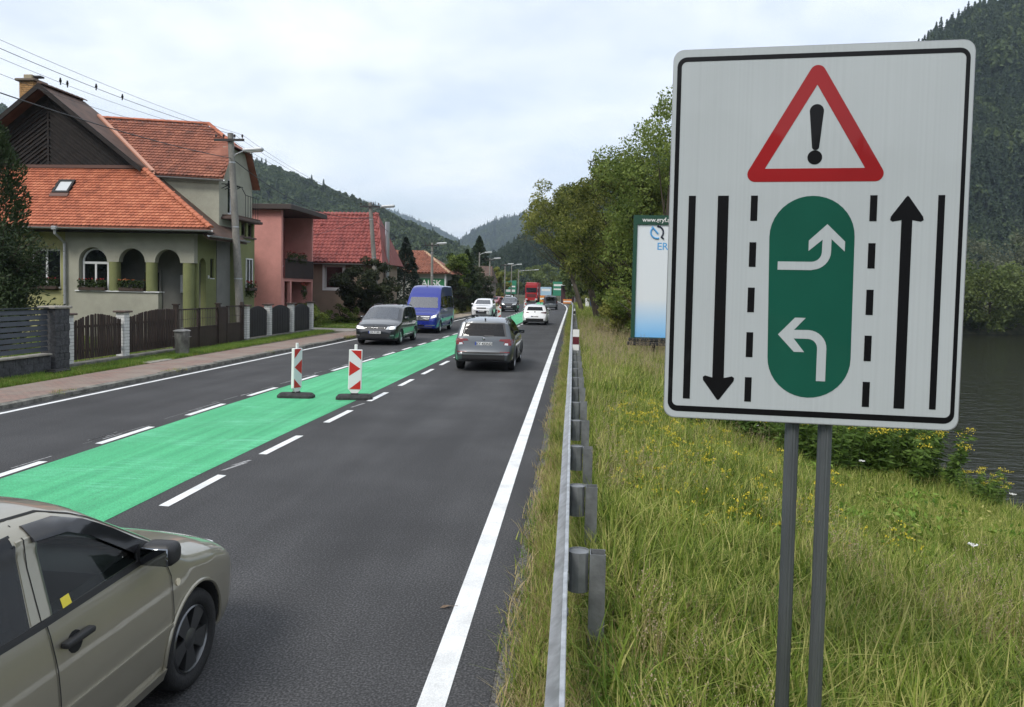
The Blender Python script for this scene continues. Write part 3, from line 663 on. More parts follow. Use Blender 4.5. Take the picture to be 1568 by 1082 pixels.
    for s_, z_ in sp.get('handles', []):
        for sg in (-1, 1):
            x = sg*float(sh.side(s_, z_)); y_ = L2-s_
            P('door_handle', MB().rbox((min(x, x+sg*.045), y_-.10, z_-.014), (max(x, x+sg*.045), y_+.10, z_+.018), .012, 2), sp.get('handle_m', pm))
            P('handle_cup', panel(sh, [(s_+q[0], z_-.02+q[1]) for q in arc(0, 0, .052, 0, 360, 14)[:-1]], 'side', .002, 3, .006, sg), SEAM)
    if sp.get('plate'):
        for where, z_, txt in sp['plate']:
            rear = where == 'rear'; s_ = sh.front(0, z_, rear); y_ = L2-s_; d = -1 if rear else 1; yy = sorted((y_-d*.02, y_+d*.012))
            pl = P('number_plate', MB().box((-.26, yy[0], z_-.055), (.26, yy[1], z_+.055)), PLATEW); WM[pl.name] = wm(root)
            ye = y_+d*.0135; xs = (-.26, -.22) if rear else (.22, .26)
            P('plate_band', MB().box((xs[0], min(ye, ye-d*.004), z_-.055), (xs[1], max(ye, ye-d*.004), z_+.055)), PLATEB, pl)
            tm = Matrix.Translation((.02*(1 if rear else -1), y_+d*.013, z_)) @ (Matrix.Rotation(math.pi/2, 4, 'X') if rear else Matrix.Rotation(math.pi, 4, 'Z') @ Matrix.Rotation(math.pi/2, 4, 'X'))
            me = text_mesh(txt, .105, .002, bold=.002); me.materials.clear(); me.transform(tm); finish('plate_lettering', me, PLATEK, pl)
    if sp.get('rails'):
        a, b = sp['rails']
        for sg in (-1, 1):
            pts = []
            for i in range(13):
                s_ = a+(b-a)*i/12; T = float(sh.T(s_)); rr_ = float(sh.rad(s_)); w_ = float(sh.W(s_)*sh.g(T-rr_))*.86
                pts.append((sg*w_, L2-s_, T-rr_+rr_*(1-.86**sh.n)**(1/sh.n)+(.0 if i in (0, 12) else .045)))
            P('roof_rail', MB().tube(pts, .016, 6), sp.get('rail_m', BLACKPL))
    if sp.get('seats'):
        for s_, n_ in sp['seats']:
            for k in range(n_):
                x = (-.36, .36, 0)[k] if n_ < 3 else (-.42, 0, .42)[k]
                zf = sp['cavity'][2]
                MB().rbox((x-.24, L2-s_-.02, zf), (x+.24, L2-s_+.48, zf+.26), .06, 2).add(*slab((x, L2-s_, zf+.2), .23, .62, .07)).rbox((x-.13, L2-s_-.24, zf+.84), (x+.13, L2-s_-.12, zf+1.03), .04, 2).build('seat', SEATM, root, local=True)
        zf = sp['cavity'][2]; s0 = sp['cavity'][0]
        P('dashboard', MB().rbox((-sh.W2*.82, L2-s0-.42, zf+.28), (sh.W2*.82, L2-s0+.02, zf+.60), .08, 2), INTER)
        sx = -.36; tilt = Matrix.Translation((sx, L2-s0-.60, zf+.58)) @ Matrix.Rotation(R(62), 4, 'X')
        P('steering_wheel', MB().lathe([(.17+.016*math.cos(t), .016*math.sin(t)) for t in np.linspace(0, 2*math.pi, 9)[:-1]], 24, tilt, close=True).add(*[(lambda b: (b.v, b.f))(MB().lathe([(0, .02), (.07, .015), (.07, -.02), (0, -.03)], 12, tilt))][0]).add(*(lambda b: (b.v, b.f))(MB().tube([tilt @ Vector((-.17, 0, 0)), tilt @ Vector((.17, 0, 0))], .018, 6))), BLACKPL)
    return root, sh, P
def slab(c, hw, h, t):
    x, y, z = c; b = MB().rbox((x-hw, y-.02, z), (x+hw, y+t+.04, z+h), .04, 2)
    v = [(p[0], p[1]-(p[2]-z)*.32, p[2]) for p in b.v]; return v, b.f
def shrink(poly, d):
    c = np.mean(poly, axis=0); return [tuple(np.array(p)+(c-np.array(p))*d/max(.05, np.linalg.norm(c-np.array(p)))) for p in poly]
def emblem(P, sh, where, z, r, m1, m2=None):
    rear = where == 'rear'; s_ = sh.front(0, z, rear); d = -1 if rear else 1; y = sh.L/2-s_+d*.01
    m = Matrix.Translation((0, y, z)) @ Matrix.Rotation(-d*math.pi/2, 4, 'X')
    P('emblem', MB().lathe([(0, .006), (r*.8, .005), (r, .002), (r, -.02), (0, -.02)], 20, m), m1)
    if m2: P('emblem_ring', MB().lathe([(r*.72+.012*r/.06*math.cos(t)*.5, .006+.004*math.sin(t)) for t in np.linspace(0, 6.283, 7)[:-1]], 20, m, close=True), m2)
FABIA = dict(L=3.97, W=1.65, H=1.45, cat='car', sm=.045, n=2.6, r=.19,
 top=[(0, .50), (.02, .56), (.06, .63), (.13, .70), (.28, .785), (.55, .88), (.88, .955), (.94, .985), (1.58, 1.375), (1.78, 1.425), (2.25, 1.45), (3.0, 1.425), (3.5, 1.345), (3.62, 1.30), (3.86, .97), (3.91, .75), (3.945, .58), (3.97, .52)],
 bot=[(0, .34), (.05, .24), (.3, .18), (3.5, .2), (3.9, .3), (3.97, .38)],
 plan=[(0, .58), (.04, .74), (.12, .86), (.3, .945), (.6, .985), (.9, 1), (3.0, 1), (3.6, .95), (3.85, .87), (3.94, .75), (3.97, .6)],
 side=[(.15, .915), (.24, .955), (.30, .985), (.45, .998), (.60, 1.0), (.76, .985), (.90, .962), (.975, .94), (1.0, .925), (1.45, .715)],
 axles=(.81, 3.27), wr=.30, cavity=(1.00, 3.75, .34), rim=DARKAL,
 side_windows=[[(1.27, .985), (1.32, 1.075), (1.46, 1.185), (1.63, 1.285), (1.78, 1.335), (1.96, 1.35), (2.015, .965)], [(2.15, .965), (2.075, 1.35), (2.6, 1.345), (2.95, 1.29), (3.13, 1.17), (3.16, .985)]],
 glass=[GLASS, GLASSD, GLASS], windscreen=[(-.62, 1.0), (.62, 1.0), (.50, 1.34), (-.50, 1.34)], rear_window=[(-.50, 1.02), (.50, 1.02), (.44, 1.28), (-.44, 1.28)],
 panels=[('window_trim', 'side', [(1.20, .958), (1.20, .988), (2.05, .970), (3.2, .975), (3.2, .947), (2.05, .940)], .007, BLACKPL, .02),
         ('rain_deflector', 'side', [(1.29, 1.075), (1.46, 1.195), (1.63, 1.295), (1.78, 1.350), (1.98, 1.362), (1.99, 1.295), (1.78, 1.277), (1.64, 1.215), (1.49, 1.115), (1.37, 1.03)], .018, mat('smoked_acrylic', (.014, .014, .016), .12), .014),
         ('door_frame', 'side', [(1.975, 1.385), (2.062, 1.385), (2.138, .975), (2.028, .975)], .004, paint('beige_metallic', (.34, .315, .245)), .012),
         ('mirror_triangle', 'side', [(1.12, .985), (1.32, 1.10), (1.36, .98)], .010, BLACKPL, .02),
         ('side_moulding', 'side', [(1.10, .508), (1.10, .528), (2.9, .528), (2.9, .508)], .012, paint('beige_metallic', (.34, .315, .245)), .016),
         ('sill', 'side', [(1.15, .215), (1.15, .285), (2.95, .285), (2.95, .215)], .022, paint('beige_metallic', (.34, .315, .245)), .05),
         ('headlight', 'front', [(.35, .62), (.62, .64), (.64, .72), (.40, .73)], .006, CLEARL, .02, True),
         ('grille', 'front', [(-.28, .60), (.28, .60), (.30, .70), (-.30, .70)], .004, BLACKPL), ('bumper_grille', 'front', [(-.4, .36), (.4, .36), (.4, .44), (-.4, .44)], .004, BLACKPL),
         ('tail_light', 'rear', [(.50, .78), (.66, .78), (.64, 1.02), (.56, 1.0)], .006, REDL, .02, True),
         ('side_repeater', 'side', [(1.02+q[0], .74+q[1]) for q in arc(0, 0, .022, 0, 360, 10)[:-1]], .006, mat('pale_lens', (.7, .62, .45), .2), .01)],
 seams=[([(1.12, .22), (1.085, .5), (1.085, .80), (1.14, .945)], .007), ([(2.06, .955), (2.03, .72), (2.02, .4), (2.05, .25)], .007), ([(2.085, .95), (2.055, 1.2), (2.015, 1.375)], .006),
        ([(3.24, .95), (3.18, .75), (2.98, .58), (2.88, .3)], .007), ([(1.10, .99), (1.31, 1.125), (1.48, 1.235), (1.65, 1.325), (1.80, 1.378), (2.02, 1.392), (2.6, 1.385), (3.0, 1.32)], .006)],
 mirror=(.955, 1.31), mirror_m=BLACKPL, handles=[(1.90, .82), (2.98, .82)], handle_m=BLACKPL, seats=[(2.05, 2), (2.95, 2)], plate=[('front', .45, 'KY 412BD'), ('rear', .62, 'KY 412BD')])
BEIGE = paint('beige_metallic', (.34, .315, .245))
root, sh, P = car('hatchback', FABIA, (-3.105, 3.215), R(-1.0), BEIGE, 'beige metallic hatchback cropped at the lower left corner with black door handles', hi=True)
P('window_sticker', panel(sh, [(1.88, .975), (1.94, .972), (1.938, 1.015), (1.88, 1.018)], 'side', .005, 2, .002), mat('yellow_sticker', (.75, .62, .05), .5))
P('aerial', MB().tube([(0, sh.L/2-3.2, 1.40), (0, sh.L/2-3.42, 1.58)], .004, 5), BLACKPL)
# grey crossover seen from behind
GREYP = paint('grey_metallic', (.07, .08, .09), .6, .33)
KAROQ = dict(L=4.38, W=1.84, H=1.61, cat='car', sm=.04, n=3.0, r=.17,
 top=[(0, .60), (.03, .72), (.08, .84), (.25, .95), (.7, 1.03), (1.15, 1.08), (1.95, 1.52), (2.3, 1.60), (2.8, 1.61), (3.5, 1.585), (3.98, 1.52), (4.04, 1.485), (4.24, 1.03), (4.28, .86), (4.34, .66), (4.38, .58)],
 bot=[(0, .36), (.06, .26), (.4, .22), (3.8, .24), (4.3, .30), (4.38, .36)], plan=[(0, .62), (.06, .80), (.2, .92), (.5, .985), (.9, 1), (3.6, 1), (4.05, .965), (4.25, .91), (4.34, .85), (4.38, .78)],
 side=[(.2, .94), (.32, .985), (.55, 1.0), (.85, .995), (1.02, .965), (1.08, .945), (1.61, .73)], axles=(.88, 3.52), wr=.335, ww=.22, cavity=(1.3, 4.15, .40), clad=BLACKPL,
 side_windows=[[(1.75, 1.10), (2.08, 1.42), (2.5, 1.48), (2.62, 1.48), (2.66, 1.08)], [(2.74, 1.08), (2.70, 1.48), (3.35, 1.465), (3.42, 1.09)], [(3.52, 1.10), (3.46, 1.46), (3.75, 1.43), (3.90, 1.20)]],
 glass=[GLASSD], windscreen=[(-.68, 1.12), (.68, 1.12), (.57, 1.49), (-.57, 1.49)], rear_window=[(-.64, 1.07), (.64, 1.07), (.55, 1.43), (-.55, 1.43)],
 panels=[('rear_glass_surround', 'rear', [(-.69, 1.05), (-.60, 1.465), (.60, 1.465), (.69, 1.05), (.645, 1.065), (.555, 1.435), (-.555, 1.435), (-.645, 1.065)], .004, BLACKPL, .01),
         ('tail_light', 'rear', [(.46, .93), (.82, .90), (.84, 1.0), (.50, .985)], .012, REDL, .03, True), ('tail_light_lower', 'rear', [(.60, .83), (.84, .80), (.84, .895), (.64, .915)], .012, REDL, .03, True),
         ('reversing_lamp', 'rear', [(.63, .815), (.74, .805), (.74, .865), (.65, .87)], .016, CLEARL, .02, True),
         ('tail_light_side', 'side', [(4.02, .86), (4.02, .985), (4.15, .975), (4.22, .85)], .010, REDL, .02),
         ('bumper', 'rear', [(-.88, .34), (.88, .34), (.89, .60), (-.89, .60)], .016, BLACKPL, .03), ('bumper_strip', 'rear', [(-.74, .515), (.74, .515), (.74, .545), (-.74, .545)], .024, SILV, .02),
         ('bumper_reflector', 'rear', [(.50, .585), (.80, .585), (.80, .615), (.50, .615)], .010, REDL, .012, True),
         ('wiper', 'rear', [(-.02, 1.055), (.30, 1.075), (.30, 1.095), (.0, 1.095)], .012, BLACKPL, .012), ('plate_recess', 'rear', [(-.36, .78), (.36, .78), (.40, .90), (-.40, .90)], .002, mat('grey_metallic'), .01),
         ('headlight', 'front', [(.42, .78), (.80, .82), (.82, .90), (.46, .88)], .008, CLEARL, .03, True), ('grille', 'front', [(-.38, .70), (.38, .70), (.42, .88), (-.42, .88)], .006, BLACKPL),
         ('sill_cladding', 'side', [(1.2, .26), (1.2, .40), (3.15, .40), (3.15, .26)], .012, BLACKPL, .03)],
 seams=[([(1.30, .40), (1.28, .95), (1.45, 1.07)], .009), ([(2.70, 1.06), (2.66, .6), (2.70, .4)], .009), ([(3.48, 1.06), (3.30, .70), (3.10, .5)], .009)],
 mirror=(1.06, 1.72), mirror_m=BLACKPL, handles=[(2.5, .93), (3.3, .94)], rails=(2.15, 3.85), seats=[(2.45, 2), (3.35, 3)], plate=[('rear', .84, 'KY 433ND')])
root, sh, P = car('crossover', KAROQ, (-2.66, 22.35+2.19), 0, GREYP, 'silver grey crossover seen from behind, nearest car in the right lane with roof rails')
emblem(P, sh, 'rear', .985, .045, CHROME, BLACKPL)
P('shark_fin', MB().prism([(sh.L/2-3.95, 1.53), (sh.L/2-3.80, 1.575), (sh.L/2-3.93, 1.60), (sh.L/2-3.97, 1.60)], -.015, .015, 'x'), BLACKPL)
# dark MPV facing the camera
BLACKP = paint('black_metallic', (.022, .024, .028), .5, .3)
SHARAN = dict(L=4.85, W=1.90, H=1.72, cat='car', sm=.04, n=3.0, r=.19,
 top=[(0, .60), (.03, .70), (.08, .80), (.22, .90), (.6, 1.0), (.95, 1.07), (1.95, 1.60), (2.3, 1.69), (3.0, 1.72), (4.0, 1.68), (4.45, 1.61), (4.7, 1.05), (4.8, .65), (4.85, .56)],
 bot=[(0, .30), (.06, .22), (.4, .18), (4.2, .22), (4.8, .30), (4.85, .36)], plan=[(0, .66), (.05, .80), (.16, .90), (.45, .975), (.9, 1), (4.0, 1), (4.5, .96), (4.8, .86), (4.85, .8)],
 side=[(.2, .94), (.32, .985), (.55, 1.0), (.85, .995), (1.02, .97), (1.08, .95), (1.72, .76)], axles=(.94, 3.86), wr=.33, ww=.22, cavity=(1.25, 4.6, .42),
 side_windows=[[(1.70, 1.10), (2.10, 1.46), (2.35, 1.56), (2.72, 1.58), (2.76, 1.08)], [(2.84, 1.08), (2.80, 1.58), (3.62, 1.57), (3.66, 1.08)], [(3.76, 1.09), (3.72, 1.56), (4.2, 1.52), (4.36, 1.10)]],
 glass=[GLASSD], windscreen=[(-.72, 1.11), (.72, 1.11), (.60, 1.57), (-.60, 1.57)], rear_window=[(-.62, 1.1), (.62, 1.1), (.55, 1.52), (-.55, 1.52)], wglass=glassmat('windscreen_sky', (.30, .34, .34), 0., .24),
 panels=[('headlight', 'front', [(.46, .68), (.86, .70), (.86, .83), (.54, .80)], .010, CLEARL, .03, True), ('headlight_lit', 'front', [(.62, .70), (.80, .71), (.80, .80), (.64, .79)], .018, LITL, .02, True),
         ('grille', 'front', [(-.44, .70), (.44, .70), (.47, .80), (-.47, .80)], .008, BLACKPL, .02), ('grille_strip', 'front', [(-.44, .745), (.44, .745), (.44, .757), (-.44, .757)], .016, CHROME, .01),
         ('bumper_grille', 'front', [(-.6, .36), (.6, .36), (.66, .50), (-.66, .50)], .008, BLACKPL, .02), ('fog_lamp', 'front', [(.66, .40), (.80, .41), (.80, .46), (.66, .45)], .010, SILV, .015, True),
         ('lower_lip', 'front', [(-.62, .30), (.62, .30), (.66, .335), (-.66, .335)], .012, mat('black_metallic'), .03),
         ('tail_light', 'rear', [(.6, .95), (.84, .95), (.82, 1.2), (.66, 1.15)], .01, REDL, .02, True), ('side_strip', 'side', [(1.25, .40), (1.25, .43), (3.4, .43), (3.4, .40)], .010, CHROME, .015)],
 seams=[([(1.25, .3), (1.22, .9), (1.4, 1.07)], .01), ([(2.8, 1.07), (2.78, .6), (2.8, .3)], .01), ([(3.7, 1.07), (3.55, .7), (3.45, .4)], .01)],
 mirror=(1.07, 1.62), handles=[(2.6, .95), (2.98, .95)], rails=(2.3, 4.2), seats=[(2.4, 2), (3.4, 3)], plate=[('front', .56, 'ZA 713EL')])
root, sh, P = car('people_carrier', SHARAN, (-8.39, 31.35+2.425), math.pi, BLACKP, 'black people carrier with lit headlights leading the oncoming lane beside the blue van')
emblem(P, sh, 'front', .755, .075, CHROME, BLACKPL)
# blue high-roof van
BLUEP = paint('blue_paint', (.006, .020, .25), .2, .35)
VAN = dict(L=5.95, W=1.99, H=2.66, cat='van', sm=.05, n=4.2, r=.16,
 top=[(0, .72), (.03, .86), (.08, .98), (.25, 1.12), (.75, 1.27), (.86, 1.33), (1.35, 1.98), (1.5, 2.16), (1.95, 2.52), (2.3, 2.63), (3.0, 2.66), (5.6, 2.64), (5.82, 2.58), (5.88, 2.2), (5.93, .9), (5.95, .7)],
 bot=[(0, .36), (.06, .27), (.4, .24), (5.6, .30), (5.95, .40)], plan=[(0, .74), (.05, .86), (.16, .94), (.5, .985), (.9, 1), (5.4, 1), (5.85, .975), (5.95, .93)],
 side=[(.2, .95), (.4, .985), (.8, 1.0), (1.25, .99), (1.4, .975), (2.66, .82)], axles=(1.0, 4.66), wr=.345, ww=.22, cavity=(1.25, 5.7, .55),
 side_windows=[[(1.28, 1.40), (1.62, 1.95), (2.05, 2.0), (2.12, 1.36)], [(2.3, 1.36), (2.28, 2.02), (3.55, 2.04), (3.57, 1.36)], [(3.68, 1.36), (3.66, 2.04), (4.62, 2.04), (4.64, 1.36)], [(4.74, 1.36), (4.73, 2.04), (5.62, 2.02), (5.64, 1.36)]],
 glass=[GLASS, GLASSD, GLASSD, GLASSD], windscreen=[(-.84, 1.38), (.84, 1.38), (.76, 1.97), (-.76, 1.97)], rear_window=[(-.7, 1.4), (.7, 1.4), (.66, 2.0), (-.66, 2.0)], wglass=glassmat('windscreen_pale', (.42, .44, .42), 0., .27),
 panels=[('headlight', 'front', [(.60, .80), (.92, .90), (.92, 1.06), (.64, .95)], .012, CLEARL, .04, True), ('headlight_lit', 'front', [(.68, .86), (.86, .92), (.86, 1.0), (.68, .94)], .020, LITL, .02, True),
         ('grille', 'front', [(-.52, .70), (.52, .70), (.60, .99), (-.60, .99)], .010, BLACKPL, .03), ('bumper', 'front', [(-.86, .36), (.86, .36), (.88, .50), (-.88, .50)], .012, mat('blue_paint'), .03),
         ('grille_bar', 'front', [(-.54, .90), (.54, .90), (.54, .93), (-.54, .93)], .022, SILV, .015), ('grille_bar', 'front', [(-.53, .82), (.53, .82), (.53, .85), (-.53, .85)], .022, SILV, .015), ('grille_bar', 'front', [(-.50, .75), (.50, .75), (.50, .775), (-.50, .775)], .022, SILV, .015),
         ('bumper_strip', 'front', [(-.84, .43), (-.3, .43), (-.3, .46), (-.84, .47)], .022, SILV, .02, True), ('lower_lip', 'front', [(-.7, .33), (.7, .33), (.7, .365), (-.7, .365)], .020, SILV, .03),
         ('tail_light', 'rear', [(.84, .9), (.93, .9), (.9, 1.3), (.83, 1.3)], .01, REDL, .02, True), ('side_step', 'side', [(1.5, .30), (1.5, .36), (4.1, .36), (4.1, .30)], .03, SILV, .05), ('side_moulding', 'side', [(1.5, .80), (1.5, .88), (5.6, .88), (5.6, .80)], .012, mat('blue_paint'), .02)],
 seams=[([(1.42, .4), (1.40, 1.1), (1.30, 1.36)], .012), ([(2.2, 2.05), (2.2, 1.3), (2.2, .4)], .012), ([(3.62, 2.1), (3.62, .45)], .012)],
 mirror=(1.42, 1.45), mirror_m=BLACKPL, handles=[(2.05, 1.2)], seats=[(2.2, 2), (3.2, 3)], plate=[('front', .43, 'BL 842ZK')])
root, sh, P = car('passenger_van', VAN, (-8.33, 40.4+2.98), math.pi, BLUEP, 'bright blue high-roof passenger van behind the black people carrier')
emblem(P, sh, 'front', .865, .085, CHROME, BLACKPL)
for sg in (-1, 1): P('roof_marker' , MB().rbox((sg*.0-.02, sh.L/2-2.06, 2.565), (sg*.0+.02, sh.L/2-1.98, 2.62), .01, 1), BLACKPL) if sg > 0 else None
# white hatchback from behind
WHITEP = paint('white_paint', (.74, .75, .76), 0., .35)
GOLF = dict(L=4.28, W=1.79, H=1.46, cat='car', sm=.04, n=2.8, r=.17,
 top=[(0, .52), (.03, .62), (.1, .72), (.3, .80), (.9, .93), (1.1, .97), (1.9, 1.38), (2.3, 1.45), (2.8, 1.46), (3.5, 1.40), (3.82, 1.33), (4.08, 1.0), (4.14, .85), (4.24, .66), (4.28, .55)],
 bot=[(0, .3), (.06, .22), (.4, .18), (3.8, .2), (4.2, .28), (4.28, .34)], plan=[(0, .62), (.06, .8), (.2, .92), (.5, .98), (.9, 1), (3.5, 1), (4.0, .96), (4.2, .89), (4.28, .8)],
 side=[(.2, .94), (.32, .985), (.55, 1.0), (.8, .99), (.95, .955), (1.0, .935), (1.46, .71)], axles=(.85, 3.48), wr=.315, cavity=(1.25, 4.0, .36),
 side_windows=[[(1.65, 1.0), (2.0, 1.30), (2.5, 1.36), (2.56, .98)], [(2.64, .98), (2.60, 1.36), (3.2, 1.33), (3.45, 1.0)]], glass=[GLASSD], windscreen=[(-.66, 1.02), (.66, 1.02), (.54, 1.36), (-.54, 1.36)], rear_window=[(-.58, 1.03), (.58, 1.03), (.50, 1.29), (-.50, 1.29)],
 panels=[('tail_light', 'rear', [(.40, .86), (.80, .82), (.82, .95), (.48, .92)], .010, mat('dark_red_lamp', (.07, .01, .012), .2, coat=.8), .02, True), ('bumper_insert', 'rear', [(-.80, .30), (.80, .30), (.86, .46), (.6, .47), (-.6, .47), (-.86, .46)], .012, BLACKPL, .03), ('headlight', 'front', [(.4, .62), (.75, .66), (.76, .74), (.46, .72)], .008, CLEARL, .02, True)],
 seams=[([(2.6, .97), (2.58, .5), (2.62, .3)], .01)], mirror=(.97, 1.6), handles=[(2.45, .86)], seats=[(2.3, 2), (3.2, 3)], plate=[('rear', .60, 'MT 127DV')])
root, sh, P = car('hatchback', GOLF, (-2.70, 53.3+2.14), 0, WHITEP, 'white hatchback seen from behind, farther up the right lane')
emblem(P, sh, 'rear', .93, .05, BLACKPL)
DUSTER = dict(KAROQ, L=4.34, W=1.80, H=1.69, axles=(.83, 3.5), group=None,
 top=[(0, .66), (.03, .80), (.08, .92), (.25, 1.02), (.95, 1.10), (1.15, 1.14), (1.8, 1.56), (2.2, 1.66), (2.8, 1.68), (3.6, 1.64), (3.95, 1.56), (4.2, 1.08), (4.3, .7), (4.34, .6)], side=[(.2, .94), (.32, .985), (.55, 1.0), (.9, .995), (1.05, .97), (1.12, .95), (1.69, .74)],
 side_windows=[[(1.62, 1.15), (1.98, 1.50), (2.55, 1.54), (2.6, 1.13)], [(2.68, 1.13), (2.64, 1.54), (3.3, 1.52), (3.4, 1.14)]], windscreen=[(-.68, 1.18), (.68, 1.18), (.56, 1.54), (-.56, 1.54)], rear_window=[(-.55, 1.14), (.55, 1.14), (.5, 1.48), (-.5, 1.48)],
 panels=[('headlight', 'front', [(.44, .80), (.80, .82), (.80, .92), (.46, .92)], .008, CLEARL, .03, True), ('grille', 'front', [(-.42, .80), (.42, .80), (.42, .92), (-.42, .92)], .008, BLACKPL, .02), ('bumper', 'front', [(-.86, .34), (.86, .34), (.86, .60), (.55, .66), (-.55, .66), (-.86, .60)], .010, BLACKPL, .03), ('skid_plate', 'front', [(-.5, .33), (.5, .33), (.45, .40), (-.45, .40)], .018, SILV, .02)],
 seams=[([(2.64, 1.1), (2.62, .4)], .012)], mirror=(1.12, 1.6), mirror_m=None, handles=[(2.4, 1.0)], rails=(2.0, 3.8), plate=[('front', .62, 'PB 204CX')], wglass=glassmat('windscreen_sky'))
DUSTER['mirror_m'] = WHITEP
car('sport_utility_car', DUSTER, (-7.78, 63.4+2.17), math.pi, WHITEP, 'white sport utility car facing us in the oncoming lane behind the blue van')
SUV = dict(DUSTER, L=4.45, W=1.84, H=1.64, mirror_m=BLACKP, plate=[('front', .58, 'TN 631FH')])
car('sport_utility_car', SUV, (-7.15, 83.0+2.2), math.pi, BLACKP, 'black sport utility car facing us behind the white one in the oncoming lane')
JEEP = dict(KAROQ, L=4.6, W=1.86, H=1.80, top=[(0, .7), (.03, .85), (.1, 1.0), (.3, 1.06), (1.2, 1.14), (1.4, 1.2), (1.9, 1.7), (2.2, 1.78), (3.0, 1.80), (4.2, 1.78), (4.38, 1.72), (4.48, 1.1), (4.55, .7), (4.6, .62)], axles=(.9, 3.7),
 side=[(.2, .94), (.4, .985), (.6, 1.0), (.95, .995), (1.1, .97), (1.8, .80)], side_windows=[[(1.85, 1.2), (2.05, 1.62), (2.7, 1.66), (2.72, 1.18)], [(2.8, 1.18), (2.78, 1.66), (3.5, 1.66), (3.52, 1.18)]], windscreen=[(-.7, 1.25), (.7, 1.25), (.62, 1.62), (-.62, 1.62)], rear_window=[(-.68, 1.15), (.68, 1.15), (.62, 1.62), (-.62, 1.62)],
 panels=[('tail_light', 'rear', [(.78, .85), (.90, .85), (.88, 1.12), (.78, 1.12)], .012, REDL, .02, True), ('bumper', 'rear', [(-.9, .40), (.9, .40), (.9, .56), (-.9, .56)], .03, SILV, .05), ('valance', 'rear', [(-.86, .62), (.86, .62), (.86, .84), (-.86, .84)], .014, mat('grey_metallic'), .02)], seams=[([(2.75, 1.1), (2.75, .5)], .012)], mirror=(1.2, 1.75), plate=[('rear', .72, 'KE 518GR')])
car('off_road_car', JEEP, (-3.0, 96.5+2.3), R(3), BLACKP, 'dark off-road car seen from behind where the road starts to bend')
# ------------------------------------------------------------------ street furniture
def tr(mb, m):
    mb.v = [tuple(m @ Vector(p)) for p in mb.v]; return mb
GALV = mat('galvanised_steel', (.46, .475, .485), .42, .7, var=.22, vscale=9, bump=.08, bscale=90)
GALVD = mat('dull_galvanised', (.20, .21, .215), .6, .5, var=.25, vscale=6, bump=.1, bscale=60, world=True)
# ---- the big traffic sign
def signfoil(name, col, stripe=0., coat=.4):
    m = bpy.data.materials.new(name); MATS[name] = m; m.use_nodes = True; t = m.node_tree; n = t.nodes; l = t.links; b = n['Principled BSDF']
    b.inputs['Roughness'].default_value = .5; b.inputs['Specular IOR Level'].default_value = .15; b.inputs['Coat Weight'].default_value = coat; b.inputs['Coat Roughness'].default_value = .03; b.inputs['Coat IOR'].default_value = 1.5
    c = n.new('ShaderNodeTexCoord'); mp = n.new('ShaderNodeMapping'); mp.inputs['Scale'].default_value = (1, 1, .0); l.new(c.outputs['Object'], mp.inputs[0])
    z = n.new('ShaderNodeTexNoise'); z.inputs['Scale'].default_value = 95; z.inputs['Detail'].default_value = 3; l.new(mp.outputs[0], z.inputs['Vector'])
    z2 = n.new('ShaderNodeTexNoise'); z2.inputs['Scale'].default_value = 2.2; z2.inputs['Detail'].default_value = 4; l.new(c.outputs['Object'], z2.inputs['Vector'])
    a = n.new('ShaderNodeMath'); a.operation = 'MULTIPLY_ADD'; l.new(z.outputs[0], a.inputs[0]); a.inputs[1].default_value = stripe*2; l.new(z2.outputs[0], a.inputs[2])
    mr = n.new('ShaderNodeMapRange'); mr.inputs[1].default_value = .3; mr.inputs[2].default_value = .7+stripe*2; mr.inputs[3].default_value = .88; mr.inputs[4].default_value = 1.08; l.new(a.outputs[0], mr.inputs[0])
    mm = n.new('ShaderNodeMix'); mm.data_type = 'RGBA'; mm.blend_type = 'MULTIPLY'; mm.inputs[0].default_value = 1; mm.inputs[6].default_value = (*col, 1); l.new(mr.outputs[0], mm.inputs[7]); l.new(mm.outputs[2], b.inputs['Base Color'])
    return m
SW, SK, SR, SG = signfoil('sign_white', (.45, .485, .495), .5), signfoil('sign_black', (.004, .004, .005), 0., .16), signfoil('sign_red', (.30, .011, .013)), signfoil('sign_green', (.006, .085, .055))
sr = empty('road_sign', (1.30, 4.08, -.15), 0, 'large white lane sign with warning triangle and green turning-lane panel on two grey posts', 'road sign')
ud = Vector((1.45, -.15, 0)).normalized(); nd = ud.cross(Vector((0, 0, 1)))
SM = Matrix((ud, Vector((0, 0, 1)), nd)).transposed().to_4x4(); SM.translation = (.505, 4.10, 1.832); KU = 1.458/1.475
def sp_(name, outline, z0, z1, m, holes=None, par=None, clear=True):
    o_ = [(a*KU, b) for a, b in outline]; mb = MB()
    mb.plate(o_, [[(a*KU, b) for a, b in h] for h in (holes or [])], z0, z1, 'z'); return tr(mb, SM).build(name, m, par or sr)
pan = sp_('sign_panel', rrect(0, 0, 1.475, 1.95, .055), -.004, 0, SW); WM[pan.name] = wm(sr)
sp_('panel_rim', rrect(-.004, -.004, 1.479, 1.954, .057), -.028, -.0005, mat('aluminium_edge', (.42, .43, .44), .4, .8), [rrect(.012, .012, 1.463, 1.938, .048)][:0])
sp_('border', rrect(.018, .031, 1.457, 1.914, .05), .0005, .0012, SK, [list(reversed(rrect(.041, .062, 1.437, 1.890, .028)))], pan)
tri = []
for (cx, cy), a0 in (((.733, 1.812), 30), ((.437, 1.297), 150), ((1.032, 1.297), 270)):
    tri += arc(cx, cy, .040, a0, a0+120, 8)
sp_('warning_triangle', tri, .0005, .0014, SR, [[(.733, 1.752), (.485, 1.325), (.981, 1.325)]], pan)
sp_('exclamation_bar', arc(.735, 1.618, .035, 0, 180, 10)+arc(.735, 1.436, .018, 190, 350, 8), .0005, .0014, SK, None, pan)
